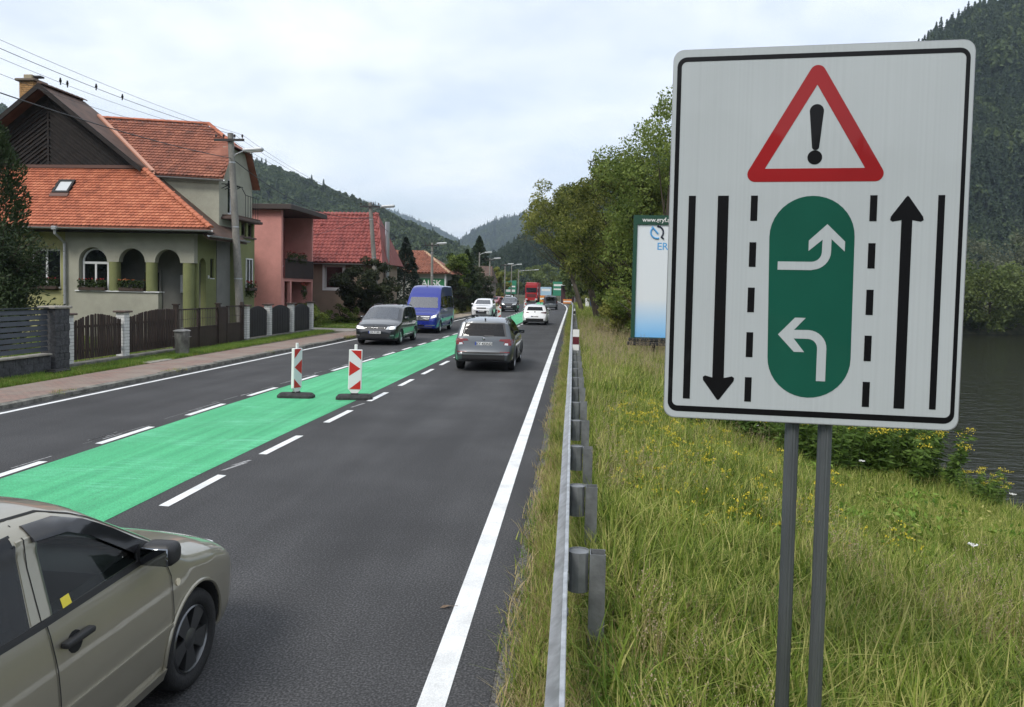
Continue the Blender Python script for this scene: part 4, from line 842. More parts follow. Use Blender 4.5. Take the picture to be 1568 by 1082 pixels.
sp_('exclamation_dot', arc(.733, 1.381, .0365, 0, 360, 24)[:-1], .0005, .0014, SK, None, pan)
def rect(a, b, c, d): return [(a, b), (c, b), (c, d), (a, d)]
sp_('lane_bar', rect(.098, .101, .135, 1.186), .0005, .0014, SK, None, pan); sp_('lane_bar', rect(1.336, .101, 1.368, 1.186), .0005, .0014, SK, None, pan)
def heads(pts, r=.008):
    return pts
sp_('down_arrow', [(.25, 1.186), (.25, .220), (.212, .230), (.200, .222), (.202, .205), (.276, .105), (.283, .100), (.290, .105), (.362, .205), (.364, .222), (.352, .230), (.310, .220), (.306, 1.186)], .0005, .0014, SK, None, pan)
sp_('up_arrow', [(1.166, .098), (1.166, 1.060), (1.124, 1.052), (1.112, 1.060), (1.115, 1.078), (1.184, 1.176), (1.192, 1.183), (1.200, 1.176), (1.268, 1.078), (1.272, 1.060), (1.259, 1.052), (1.218, 1.060), (1.218, .098)], .0005, .0014, SK, None, pan)
for b0, b1 in ((1.054, 1.186), (.813, .942), (.574, .704), (.336, .468), (.099, .229)):
    sp_('lane_dash', rect(.420, b0, .455, b1), .0005, .0014, SK, None, pan); sp_('lane_dash', rect(1.012, b0, 1.047, b1), .0005, .0014, SK, None, pan)
gp = sp_('turning_lane_panel', arc(.732, .972, .212, 0, 180, 20)+arc(.740, .342, .208, 180, 360, 20), .0005, .0012, SG, None, pan)
sp_('turn_arrow', [(.567, .843), (.735, .843)]+arc(.735, .894, .051, 272, 358, 6)+[(.787, .958), (.719, .899), (.719, .953), (.808, 1.038), (.898, .949), (.898, .898), (.831, .961)]+arc(.737, .896, .094, 0, -86, 8)+[(.735, .800), (.567, .800)], .0016, .0024, SW, None, gp)
sp_('turn_arrow', [(.780, .223), (.780, .393)]+arc(.731, .393, .049, 5, 88, 6)+[(.661, .442), (.716, .372), (.664, .372), (.581, .461), (.664, .551), (.718, .551), (.661, .487)]+arc(.731, .393, .095, 88, 0, 8)+[(.826, .223)], .0016, .0024, SW, None, gp)
def fluted(cx, cy, z0, z1, r):
    pts = []
    for k in range(36):
        a = 2*math.pi*k/36; rr = r*(1-.07*(k % 3 == 0)); pts.append((cx+rr*math.cos(a), cy+rr*math.sin(a)))
    return MB().prism(pts, z0, z1, 'z')
POSTM = mat('sign_post_steel', (.14, .153, .16), .5, .6, var=.3, vscale=5, stretch=(1, 1, .12), bump=.05, bscale=60)
for (px_, py_) in ((1.184, 4.105), (1.350, 4.088)):
    p_ = fluted(px_, py_, -.45, 3.70, .036).build('post', POSTM, sr); autos(p_, 25)
    MB().lathe([(0, .02), (.039, .018), (.039, -.03)], 16, Matrix.Translation((px_, py_, 3.70))).build('post_cap', BLACKPL, sr)
    for z_ in (2.15, 3.45):
        MB().box((px_-.07, py_-.058, z_-.025), (px_+.07, py_-.045, z_+.025)).build('clamp', GALV, sr)
for z_ in (2.15, 3.45): tr(MB().box((.10, z_-1.832-.03, -.045), (1.36, z_-1.832+.03, -.030)), SM).build('stiffener_rail', GALV, sr)
# ---- guard rail
gr = empty('guard_rail', (.02, 20, -.1), 0, 'long galvanised guard rail with spacers and posts along the grass verge', 'guard rail')
def railx(Y): return .005+(lx(EDGE_R, Y)+.79)
PROF = [(.0, .765), (-.022, .762), (-.028, .752), (-.085, .705), (-.085, .655), (-.012, .605), (-.012, .560), (-.085, .510), (-.085, .460), (-.020, .412), (.0, .408)]
y = -2.4; k = 0
while y < 118:
    y1 = y+3.5; mb = MB(); ys = np.linspace(y, y1+.12, 5); v = []; f = []; o_ = .003*(k % 2)
    for Y in ys: v += [(railx(Y)+a-o_, Y, z-o_*.6) for a, z in PROF]+[(railx(Y)+a+.004-o_, Y, z-o_*.6-.003) for a, z in reversed(PROF)]
    q = 2*len(PROF)
    for i in range(len(ys)-1):
        for j in range(q): f.append((i*q+j, i*q+(j+1) % q, (i+1)*q+(j+1) % q, (i+1)*q+j))
    f += [tuple(range(q)), tuple(range((len(ys)-1)*q, len(ys)*q))]
    b_ = mb.add(v, f).build('rail_section', GALV, gr); autos(b_, 40)
    if y < 40:
        for zz_ in (.70, .48):
            for dy in (.03, .09): MB().lathe([(0, .008), (.014, .006), (.016, 0)], 8, Matrix.Translation((railx(y)+.004, y+dy, zz_)) @ Matrix.Rotation(math.pi/2, 4, 'Y')).build('bolt', GALVD, gr)
    y = y1; k += 1
y = 5.13
spm = pom = None
while y < 100:
    x = railx(y)
    if spm is None:
        pts = arc(.075, 0, .068, 90, 270, 10)[1:-1]; out_ = [(.012, -.06)]+[(.06+.055*math.cos(R(a)), .07*math.sin(R(a))) for a in range(-60, 61, 15)]+[(.012, .06)]
        out_ = [(.006, -.035), (.03, -.062), (.075, -.075), (.12, -.062), (.142, -.035), (.142, .035), (.12, .062), (.075, .075), (.03, .062), (.006, .035)]
        spm = MB().plate(out_, [list(reversed([(.075+(a-.075)*.93, b*.93) for a, b in out_]))], .435, .708, 'z')
        spm.plate([(.075+(a-.075)*.92, b*.92) for a, b in out_], [], .690, .700, 'z')
        pom = MB().plate([(.150, -.06), (.258, -.06), (.258, -.035), (.252, -.035), (.252, -.054), (.156, -.054), (.156, .054), (.252, .054), (.252, .035), (.258, .035), (.258, .06), (.150, .06)], [], -.6, .705, 'z')
        spm = spm.mesh('spacer'); pom = pom.mesh('post'); spm.materials.append(GALVD); pom.materials.append(GALVD)
    for nm, me in (('spacer', spm), ('post', pom)):
        o = bpy.data.objects.new(nm, me); C.objects.link(o); o.parent = gr; o.location = wm(gr).inverted() @ Vector((x, y, random.uniform(-.008, .008)))
    y += 1.75
REFW = mat('reflector_white', (.72, .72, .70), .4); REFR = mat('reflector_maroon', (.10, .012, .02), .4)
t = empty('delineator', (.11, 23.6, .75), 0, 'white and maroon marker board fixed on top of the guard rail', 'road marker')
MB().box((.015, 23.6, .55), (.215, 23.62, 1.29)).build('board', REFW, t); MB().box((.017, 23.596, .82), (.213, 23.599, 1.06)).build('maroon_band', REFR, t); MB().box((.09, 23.62, .30), (.13, 23.66, 1.1)).build('bracket', GALV, t)
t = empty('delineator', (.12, 57, -.1), 0, 'slim white roadside post with black band far along the guard rail', 'road marker')
MB().prism(rrect(.06, 56.95, .18, 57.05, .03), -.2, 1.15, 'z').build('post', REFW, t); MB().prism(rrect(.057, 56.947, .183, 57.053, .03), .75, .98, 'z').build('black_band', PLATEK, t)
# ---- beacons on the green lane
BRED = mat('beacon_red', (.50, .022, .016), .35, coat=.4); BWHT = mat('beacon_white', (.70, .72, .72), .4, coat=.3); BFRM = mat('beacon_frame', (.78, .78, .76), .45); BBASE = mat('recycled_rubber', (.035, .035, .036), .85, var=.4, vscale=12, bump=.5, bscale=40)
def beacon(pos, rz, brz, flip, label, s=1.):
    t = empty('lane_beacon', (*pos, .004), 0, label, 'traffic beacon', 'red and white beacons on the green lane')
    b = Matrix.Translation((*pos, .004)) @ Matrix.Rotation(brz, 4, 'Z')
    base = MB(); lo = [(-.40, -.10), (-.33, -.17), (.33, -.17), (.40, -.10), (.40, .10), (.33, .17), (-.33, .17), (-.40, .10)]; hi_ = [(a*.86, c*.72) for a, c in lo]
    base.add([(a, c, 0) for a, c in lo]+[(a, c, .05) for a, c in lo]+[(a, c, .105) for a, c in hi_], [tuple(reversed(range(8)))]+[(i, (i+1) % 8, (i+1) % 8+8, i+8) for i in range(8)]+[(i+8, (i+1) % 8+8, (i+1) % 8+16, i+16) for i in range(8)]+[tuple(range(16, 24))])
    base.box((-.08, -.06, .10), (.08, .06, .135)); tr(base, b).build('foot_plate', BBASE, t)
    p = Matrix.Translation((*pos, .004)) @ Matrix.Rotation(rz, 4, 'Z') @ Matrix.Rotation(R(1.2), 4, 'Y')
    w_, z0, z1 = .145, .21, 1.10
    fr = MB().rbox((-w_, -.035, z0), (w_, .035, z1), .012, 2).prism([(-w_*.9, z0+.01), (-.05, .11), (.05, .11), (w_*.9, z0+.01)], -.03, .03, 'y').rbox((-.032, -.022, z1-.01), (.032, .022, z1+.115), .012, 2)
    tr(fr, p).build('plastic_body', BFRM, t); a = w_-.018; f = -1 if flip else 1
    tr(MB().box((-a, -.037, z0+.015), (a, -.0345, z1-.015)), p).build('white_foil', BWHT, t); zl, zh = z0+.015, z1-.015; h_ = zh-zl
    polys = [[(-a*.8, zh), (a, zh), (a, zh-.21)], [(-a, zl+.29), (-a, zl+.62), (a*.92, zl+.455)], [(-a*.9, zl), (a, zl), (a, zl+.20)]]
    for q in polys:
        q = [(c*f, d) for c, d in q]; tr(MB().prism(q, -.0395, -.0372, 'y'), p).build('red_triangle', BRED, t)
beacon((-4.79, 16.25), R(9), R(14), False, 'beacon facing us with red triangle pointing right, on the right edge of the green lane')
beacon((-6.10, 16.2), R(72), R(4), True, 'beacon turned edge-on with red triangle pointing left, on the green lane')
beacon((-6.05, 61.5), R(12), R(10), False, 'distant red and white beacon beside the white sport utility car')
beacon((-6.2, 97), R(20), R(0), True, 'small far beacon on the green lane beyond the white hatchback')
# ---- left fences: one thing per wall, fence or gate
STONE = mat('split_stone', (.055, .056, .060), .9, var=.35, vscale=7, bump=1., bscale=22, world=True, fine=.3)
CAPC = mat('concrete_cap', (.30, .28, .24), .9, var=.25, vscale=6, bump=.4, bscale=40, world=True)
ANTH = mat('anthracite_slat', (.045, .052, .064), .4, .2, var=.1, vscale=4)
random.seed(8)
t = empty('slat_fence', (-13.6, 15, 0), 0, 'anthracite slatted fence on a grey block wall at the left edge', 'fence')
def blocks(par, x, y0, y1, z0, z1, ch, bl, dep, m):
    z = z0; r_ = 0
    while z < z1-.01:
        yy = y0-(bl/2 if r_ % 2 else 0)
        while yy < y1-.02:
            a, b = max(y0, yy), min(y1, yy+bl)
            if b-a > .06:
                d = random.uniform(-.006, .006); MB().rbox((x-dep, a+.004, z+.004), (x+d, b-.004, min(z+ch, z1)-.004), .006, 1).build('stone_block', m, par)
            yy += bl
        z += ch; r_ += 1
blocks(t, -13.5, 9.6, 18.45, .0, .56, .19, .4, .2, STONE)
MB().box((-13.68, 9.6, 0), (-13.515, 18.45, .55)).build('wall_core', STONE, t)
y = 9.6
while y < 18.4: MB().rbox((-13.74, y+.003, .565), (-13.44, min(y+.98, 18.45), .61), .008, 1).build('coping_stone', CAPC, t); y += .98
for k in range(8):
    z = .67+k*.138; mb = MB(); tr(mb.rbox((-.012, 9.7, -.055), (.012, 18.44, .055), .004, 1), Matrix.Translation((-13.6, 0, z+.05)) @ Matrix.Rotation(R(-18), 4, 'Y')).build('slat', ANTH, t)
for yy in (12.2, 15.3): MB().box((-13.66, yy, .6), (-13.62, yy+.06, 1.78)).build('fence_post', ANTH, t)
MB().box((-13.64, 9.7, 1.775), (-13.55, 18.44, 1.80)).build('top_rail', ANTH, t)
t = empty('gate_pillar', (-13.6, 18.8, 0), 0, 'dark stone block pillar with pale cap between slatted fence and wooden fence', 'pillar')
blocks(t, -13.42, 18.5, 19.08, 0, 1.76, .195, .36, .40, STONE); MB().box((-13.83, 18.506, 0), (-13.44, 19.074, 1.75)).build('pillar_core', STONE, t); MB().rbox((-13.88, 18.44, 1.762), (-13.38, 19.14, 1.83), .015, 1).build('cap', CAPC, t)
WBR = mat('white_brick', (.60, .60, .58), .7, var=.12, vscale=9, bump=.3, bscale=50, world=True); MORT = mat('mortar', (.22, .21, .20), .95, var=.2); BRCAP = mat('brown_cap', (.09, .06, .05), .7, var=.2)
PLIN = mat('plinth_concrete', (.15, .145, .125), .95, var=.4, vscale=4, bump=.5, bscale=40, world=True, fine=.2)
BR = {}
def brick(par, a, b):
    d = tuple(round(b[i]-a[i], 3) for i in range(3))
    if d not in BR:
        me = MB().rbox((0, 0, 0), d, .005, 1).mesh('brick'); me.materials.append(WBR); BR[d] = me
    o = bpy.data.objects.new('brick', BR[d]); C.objects.link(o); o.parent = par; o.location = wm(par).inverted() @ Vector(a)
def brick_post(x, y, z0, z1, s, label, grp):
    t = empty('brick_post', (x, y, z0), 0, label, 'fence post', grp); h = s/2
    MB().box((x-h+.012, y-h+.012, z0), (x+h-.012, y+h-.012, z1)).build('mortar_core', MORT, t); z = z0+.004; r_ = 0
    while z < z1-.05:
        hh = .088
        if r_ % 2 == 0:
            brick(t, (x-h, y-h, z), (x+h, y-.004, z+hh)); brick(t, (x-h, y+.004, z), (x+h, y+h, z+hh))
        else:
            brick(t, (x-h, y-h, z), (x-.004, y+h, z+hh)); brick(t, (x+.004, y-h, z), (x+h, y+h, z+hh))
        z += .098; r_ += 1
    MB().rbox((x-h-.07, y-h-.07, z1), (x+h+.07, y+h+.07, z1+.055), .012, 1).build('cap', BRCAP, t)
GRPW, GRPM = 'white brick posts of the garden fence', None
brick_post(-13.8, 19.45, .22, 1.56, .27, 'white brick post beside the dark stone pillar', GRPW)
brick_post(-13.8, 22.05, .22, 1.56, .27, 'white brick post between the two wooden picket panels', GRPW)
brick_post(-13.8, 30.72, .20, 1.58, .27, 'white brick post right of the brown steel gate', GRPW)
brick_post(-13.8, 33.1, .20, 1.58, .27, 'second white brick post right of the gate', GRPW)
brick_post(-13.8, 35.85, .20, 1.58, .27, 'third white brick post right of the gate', GRPW)
brick_post(-13.8, 38.6, .20, 1.60, .27, 'last white brick post at the far end of the fence', GRPW)
PICK = mat('dark_stained_wood', (.030, .017, .012), .75, var=.45, vscale=5, stretch=(6, 6, .6), bump=.3, bscale=30)
def pickets(y0, y1, ztop, label):
    t = empty('picket_fence', (-13.8, (y0+y1)/2, .2), 0, label, 'fence'); n = int((y1-y0)/.105); 
    for k in range(n):
        yy = y0+(k+.5)*(y1-y0)/n; z1 = ztop((yy-y0)/(y1-y0))+random.uniform(-.012, .012); a = random.uniform(-.012, .012)
        tr(MB().prism([(-.038, .30-yy*0), (.038, .30), (.038, z1-.02), (.02, z1), (-.02, z1), (-.038, z1-.02)], -.011, .011, 'x'), Matrix.Translation((-13.745+random.uniform(-.003, .003), yy, 0)) @ Matrix.Rotation(a, 4, 'X')).build('picket', PICK, t)
    for z in (.50, 1.18): MB().box((-13.80, y0, z), (-13.758, y1, z+.07)).build('fence_rail', PICK, t)
    return t
pickets(19.62, 21.88, lambda u: 1.36+.20*math.sin(math.pi*min(1, u*1.02)), 'dark wooden picket panel beside the stone pillar')
pickets(22.22, 25.0, lambda u: 1.40+.22*math.sin(math.pi*u*.72), 'longer dark wooden picket panel left of the steel gate')
t = empty('fence_plinth', (-13.8, 22, 0), 0, 'low concrete plinth carrying the wooden picket fence', 'plinth'); MB().rbox((-13.96, 19.1, -.1), (-13.62, 25.05, .215), .012, 1).build('plinth', PLIN, t)
t = empty('fence_plinth', (-13.8, 34.6, 0), 0, 'low concrete plinth carrying the black arched panels', 'plinth'); MB().rbox((-13.96, 30.5, -.1), (-13.62, 38.8, .195), .012, 1).build('plinth', PLIN, t)
GATE = mat('brown_steel', (.040, .027, .022), .5, .1, var=.2, vscale=3)
BARS = mat('brown_bar', (.055, .042, .035), .6)
t = empty('steel_gate', (-13.8, 27, 0), 0, 'brown steel driveway gate with barred upper half behind the dustbin', 'gate')
for yy, zt in ((25.15, 1.72), (28.28, 1.70), (28.95, 1.74)):
    if yy != 28.95: MB().box((-13.87, yy-.07, -.1), (-13.73, yy+.07, zt)).box((-13.90, yy-.10, zt), (-13.70, yy+.10, zt+.05)).build('gate_post', GATE, t)
def leaf(t, y0, y1, zt=1.58, zm=.86):
    MB().box((-13.815, y0, .06), (-13.785, y1, zm)).build('sheet_panel', GATE, t); MB().box((-13.83, y0, zm), (-13.77, y1, zm+.045)).box((-13.83, y0, zt-.045), (-13.77, y1, zt)).box((-13.83, y0, .05), (-13.77, y0+.045, zt)).box((-13.83, y1-.045, .05), (-13.77, y1, zt)).build('gate_frame', GATE, t)
    n = max(3, int((y1-y0)/.13)); 
    for k in range(1, n): MB().box((-13.807, y0+(y1-y0)*k/n-.007, zm), (-13.793, y0+(y1-y0)*k/n+.007, zt)).build('bar', BARS, t)
    MB().box((-13.806, y0, 1.20), (-13.794, y1, 1.215)).build('cross_bar', BARS, t)
leaf(t, 25.24, 26.72); leaf(t, 26.76, 28.2)
t = empty('garden_gate', (-13.8, 29.4, 0), 0, 'narrow brown steel garden gate left of the white brick post', 'gate'); leaf(t, 29.0, 30.3, 1.62, .88); MB().box((-13.86, 28.42, .05), (-13.76, 28.92, 1.60)).build('side_panel', GATE, t); MB().box((-13.87, 30.36, -.1), (-13.75, 30.5, 1.75)).build('gate_post', GATE, t)
BLKP = mat('black_sheet', (.022, .021, .022), .55, var=.2, vscale=2)
for i, (y0, y1, lb) in enumerate(((30.88, 32.94, 'nearest to the gate'), (33.27, 35.68, 'in the middle of the row'), (36.02, 38.44, 'at the far end of the row'))):
    t = empty('arched_fence', (-13.8, (y0+y1)/2, .2), 0, 'black arched steel fence bay '+lb, 'fence', 'black arched fence bays')
    n = 18; top = [(y0+(y1-y0)*k/n, 1.30+.24*math.sin(math.pi*k/n)**.8) for k in range(n+1)]
    MB().prism([(y0, .22), (y1, .22)]+list(reversed(top)), -13.81, -13.79, 'x').build('sheet', BLKP, t)
    MB().tube([(-13.80, a, b+.005) for a, b in top], .016, 6).build('top_tube', BLKP, t)
    for k in range(1, 8): MB().box((-13.788, y0+(y1-y0)*k/8-.006, .25), (-13.780, y0+(y1-y0)*k/8+.006, 1.40)).build('rib', BLKP, t)
# dustbin
t = empty('dustbin', (-13.05, 24.2, .09), 0, 'battered grey steel dustbin with lid standing on the verge', 'dustbin')
BINM = mat('weathered_zinc', (.20, .20, .19), .6, .4, var=.45, vscale=6, bump=.3, bscale=14, stretch=(1, 1, .5))
M_ = Matrix.Translation((-13.05, 24.2, .09)) @ Matrix.Rotation(R(2), 4, 'X')
autos(MB().lathe([(0, .01), (.205, .01), (.212, .05), (.222, .25), (.228, .26), (.230, .52), (.236, .53), (.245, .80), (.250, .80)], 28, M_).build('bin_body', BINM, t), 40)
autos(MB().lathe([(.275, .79), (.28, .815), (.22, .84), (.08, .865), (0, .868)], 28, M_).build('lid', BINM, t), 40)
MB().tube([M_ @ Vector((-.06, .02, .865)), M_ @ Vector((-.04, .02, .90)), M_ @ Vector((.04, .02, .90)), M_ @ Vector((.06, .02, .865))], .012, 6).build('lid_handle', BINM, t)
for sg in (-1, 1): MB().tube([M_ @ Vector((sg*.24, -.06, .62)), M_ @ Vector((sg*.30, -.04, .62)), M_ @ Vector((sg*.30, .04, .62)), M_ @ Vector((sg*.24, .06, .62))], .010, 6).build('handle', BINM, t)
for q in range(3): MB().prism([(-13.10+q*.045-.02, .60), (-13.10+q*.045, .60), (-13.10+q*.045+.004, .70), (-13.10+q*.045-.012, .71)], 23.955, 23.965, 'y').build('old_marking', PLATEK, t) if q != 1 else None
t = MB().rbox((-13.36, 18.0, .08), (-13.06, 18.6, .20), .015, 1).rbox((-13.34, 18.03, .2), (-13.08, 18.57, .225), .01, 1).build('meter_box', BLACKPL, label='flat black box lying in the verge grass below the stone wall', cat='box')
MB().rbox((-12.95, 21.3, .085), (-12.45, 22.5, .125), .012, 1).build('cover_slab', CAPC, label='pale concrete cover slab at the inner edge of the brick pavement', cat='slab')
# billboard
BGRN = mat('billboard_green', (.010, .06, .035), .5); BLK = mat('billboard_black', (.012, .012, .013), .6)
def bbmat():
    m = bpy.data.materials.new('poster'); m.use_nodes = True; t = m.node_tree; n = t.nodes; l = t.links; b = n['Principled BSDF']; b.inputs['Roughness'].default_value = .35
    g = n.new('ShaderNodeNewGeometry'); s = n.new('ShaderNodeSeparateXYZ'); l.new(g.outputs['Position'], s.inputs[0])
    mr = n.new('ShaderNodeMapRange'); mr.inputs[1].default_value = .7; mr.inputs[2].default_value = 2.5; l.new(s.outputs[2], mr.inputs[0])
    r = n.new('ShaderNodeValToRGB'); e = r.color_ramp.elements; e[0].color = (.18, .47, .82, 1); e[1].color = (.70, .74, .77, 1); e[1].position = .85; q = e.new(.3); q.color = (.34, .58, .84, 1); l.new(mr.outputs[0], r.inputs[0])
    l.new(r.outputs[0], b.inputs['Base Color']); return m
bb = empty('billboard', (5.9, 30.3, 0), 0, 'green framed billboard with pale blue poster half hidden behind the road sign', 'billboard')
MB().box((2.36, 30.0, .62), (9.4, 30.35, 5.45)).build('back_box', BGRN, bb)
MB().box((2.30, 29.93, .70), (2.45, 30.02, 5.52)).box((9.31, 29.93, .70), (9.46, 30.02, 5.52)).box((2.4505, 29.93, 5.16), (9.3095, 30.02, 5.52)).build('frame', BGRN, bb)
MB().box((2.4505, 29.985, .72), (9.3095, 29.997, 5.158)).build('poster', bbmat(), bb)
MB().rbox((2.22, 29.80, .56), (9.5, 30.1, .69), .02, 1).rbox((2.16, 29.74, .40), (9.5, 30.0, .545), .02, 1).build('base_beam', BLK, bb)
for x in (3.2, 5.9, 8.6): MB().tube([(x, 30.2, -.6), (x, 30.2, .6)], .11, 12).build('leg', BLK, bb)
BM = lambda x, z, y=29.925: Matrix.Translation((x, y, z)) @ Matrix.Rotation(math.pi/2, 4, 'X')
text('lettering', 'www.gryf.sk', .235, REFW, bb, BM(3.22, 5.335), .004, .004)
LB, DK = mat('poster_blue', (.10, .36, .68), .4), mat('poster_ink', (.015, .02, .04), .4)
lg = lambda pts, w_, m: MB().tube([(a, 29.975, b) for a, b in pts], w_, 6).build('logo', m, bb)
lg(arc(3.22, 4.86, .24, 130, 290, 14), .035, LB); lg(arc(3.22, 4.86, .24, -40, 80, 12)+[(3.22, 5.10)], .035, DK); lg([(3.02, 5.08), (3.26, 4.80)], .035, LB); lg([(3.38, 4.70), (3.48, 4.60)], .035, DK)
text('lettering', 'ERP', .40, LB, bb, BM(3.55, 4.30, 29.984), .004, .004)
# leaf on the edge line
t = empty('fallen_leaf', (-.93, 5.72, .006), .3, 'dry curled brown leaf lying on the white edge line', 'leaf')
MB().add([(-.055, 0, 0), (-.022, .018, .012), (.016, .02, .008), (.055, .006, .0), (.016, -.012, .014), (-.022, -.017, .004)], [(0, 1, 5), (1, 2, 4, 5), (2, 3, 4)]).build('blade', mat('dry_leaf', (.16, .11, .07), .8, var=.4, vscale=40), t, local=True)
MB().tube([(.045, .0, .005), (.085, -.006, .01)], .002, 5).build('stalk', mat('dry_leaf'), t, local=True)
# ------------------------------------------------------------------ houses
def islmat(name, cols, rough=.75, bump=.2, scale=2.):
    """colour by a random value per tile, with moss and weather on a larger scale"""
    m = bpy.data.materials.new(name); MATS[name] = m; m.use_nodes = True; t = m.node_tree; n = t.nodes; l = t.links; b = n['Principled BSDF']; b.inputs['Roughness'].default_value = rough
    g = n.new('ShaderNodeNewGeometry'); z = n.new('ShaderNodeTexNoise'); z.inputs['Scale'].default_value = scale; z.inputs['Detail'].default_value = 5; l.new(g.outputs['Position'], z.inputs['Vector'])
    a = n.new('ShaderNodeMath'); a.operation = 'MULTIPLY_ADD'; l.new(g.outputs['Random Per Island'], a.inputs[0]); a.inputs[1].default_value = .3; l.new(z.outputs[0], a.inputs[2])
    r = n.new('ShaderNodeValToRGB'); e = r.color_ramp.elements; k = len(cols)
    while len(e) < k: e.new(.5)
    for i, c in enumerate(cols): e[i].position = .36+.56*i/(k-1); e[i].color = (*c, 1)
    l.new(a.outputs[0], r.inputs[0]); l.new(r.outputs[0], b.inputs['Base Color'])
    bp = n.new('ShaderNodeBump'); bp.inputs['Strength'].default_value = bump; bp.inputs['Distance'].default_value = .01; z2 = n.new('ShaderNodeTexNoise'); z2.inputs['Scale'].default_value = 40; l.new(g.outputs['Position'], z2.inputs['Vector']); l.new(z2.outputs[0], bp.inputs['Height']); l.new(bp.outputs[0], b.inputs['Normal'])
    return m
TILE_O = islmat('orange_tile', [(.28, .085, .045), (.44, .135, .068), (.55, .20, .105)])
TILE_W = islmat('weathered_tile', [(.15, .06, .04), (.26, .09, .055), (.36, .14, .085)])
TILE_D = islmat('dark_tile', [(.045, .03, .025), (.085, .05, .036), (.12, .07, .05)])
TILE_R = islmat('red_tile', [(.17, .040, .034), (.25, .058, .048), (.31, .082, .066)], .6)
TILE_B = islmat('brown_tile', [(.15, .06, .038), (.24, .09, .055), (.32, .13, .08)])
def tiles(name, par, p0, eu, ev, wid, ln, inside, tw, th, m, kind='beaver'):
    """overlapping roof tiles laid row by row from the eave up; inside(u, v) clips to the slope"""
    eu = Vector(eu).normalized(); ev = Vector(ev).normalized(); en = eu.cross(ev).normalized(); p0 = Vector(p0); mb = MB(); rnd = random.Random(4)
    V, Fc = [], []
    rows = int(ln/th)+1
    for r_ in range(rows):
        v0 = r_*th; offs = tw/2 if (r_ % 2 and kind == 'beaver') else 0
        for c in range(-1, int(wid/tw)+2):
            u0 = c*tw+offs
            if not inside(u0+tw/2, v0+th*.4): continue
            j = rnd.uniform(-.004, .004); k = len(V)
            if kind == 'beaver':
                lo = [(0, .22), (.16, .06), (.5, 0), (.84, .06), (1, .22)]; g_ = .006
                for a, b in lo: V.append(p0+eu*(u0+g_+a*(tw-2*g_))+ev*(v0+b*th+j)+en*(.062))
                for a in (1, 0): V.append(p0+eu*(u0+g_+a*(tw-2*g_))+ev*(v0+th*1.35)+en*.012)
                for a, b in lo: V.append(p0+eu*(u0+g_+a*(tw-2*g_))+ev*(v0+b*th+j)+en*(.020))
                Fc.append(tuple(k+i for i in range(7))); Fc += [(k+i, k+7+i, k+8+i, k+i+1) for i in range(4)]
            else:
                q = [(-.02, .0), (.14, .045), (.32, .065), (.5, .045), (.66, .0), (.84, -.02), (1.0, .0)]
                for a, h in q: V.append(p0+eu*(u0+a*tw)+ev*(v0+j)+en*(.060+h))
                for a, h in q: V.append(p0+eu*(u0+a*tw)+ev*(v0+th*1.12)+en*(.008+h))
                for a, h in q: V.append(p0+eu*(u0+a*tw)+ev*(v0+j+.005)+en*(.005+h))
                n_ = len(q); Fc += [(k+i, k+i+1, k+n_+i+1, k+n_+i) for i in range(n_-1)]+[(k+2*n_+i, k+2*n_+i+1, k+i+1, k+i) for i in range(n_-1)]
    mb.add(V, Fc); o = mb.build(name, m, par); tag(o, kind='stuff'); return o
def ridge_tiles(par, a, b, r, m, ln=.33):
    a, b = Vector(a), Vector(b); d = (b-a); n = max(1, int(d.length/ln)); dn = d.normalized(); s_ = dn.cross(Vector((0, 0, 1))).normalized(); up = s_.cross(dn)
    for k in range(n):
        p = a+d*(k/n); q = a+d*((k+1.08)/n); mb = MB(); v = []
        for c, rr in ((p, r*1.08), (q, r*.92)):
            for t in range(-90, 91, 30): v.append(c+s_*math.sin(R(t))*rr+up*(math.cos(R(t))*rr*.8-.03))
        mb.add(v, [(i, i+1, i+8, i+7) for i in range(6)]+[tuple(range(7))]).build('ridge_tile', m, par)
HGL = glassmat('house_glass', (.35, .38, .38), 0., .10); PVC = mat('white_pvc', (.70, .71, .71), .4); DARKR = mat('dark_room', (.018, .018, .018), .9)
CURT = mat('net_curtain', (.50, .50, .48), .9, var=.12, vscale=8, stretch=(6, 1, .3))
def window(par, m, w, h, cols=2, fw=.055, curtain=.0, arch=False, depth=.07, fm=None, sill=True, gm=None):
    """local x along the wall, z up, outside is -y; m places it"""
    fm = fm or PVC; wnd = empty_part('window', par); top = []
    out_ = rect2(-w/2, 0, w/2, h) if not arch else [(-w/2, 0), (w/2, 0), (w/2, h)]+arc(0, h, w/2, 0, 180, 14)[1:-1]+[(-w/2, h)]
    hs = []
    for c in range(cols):
        a = -w/2+fw+(w-fw)/cols*c; b = a+(w-fw)/cols-fw; hs.append([(a, fw), (a, h-fw), (b, h-fw), (b, fw)])
    if arch: hs.append(list(reversed([(-w/2+fw, h+.02), (w/2-fw, h+.02)]+arc(0, h+.02, w/2-fw, 0, 180, 12)[1:-1])))
    fo = tr(MB().plate(out_, hs, -depth/2, depth/2, 'y'), m).build('frame', fm, par); WM[fo.name] = wm(par); fo.name = 'window'
    WM[fo.name] = wm(par)
    for hq in hs: tr(MB().prism(hq, -.004, .004, 'y'), m).build('pane', gm or HGL, fo)
    if curtain:
        mb = MB(); n = 24; v = []
        for i in range(n+1):
            u = -w/2+fw+(w-2*fw)*i/n; d = .16+.025*math.sin(i*1.9); v += [(u, d, h-fw), (u, d, h-fw-(h-2*fw)*curtain)]
        tr(mb.add(v, [(2*i, 2*i+1, 2*i+3, 2*i+2) for i in range(n)]), m).build('curtain', CURT, fo)
    if sill: tr(MB().box((-w/2-.06, -.14, -.05), (w/2+.06, .02, -.005)), m).build('sill', PVC, fo)
    return fo
def empty_part(n, p): return None
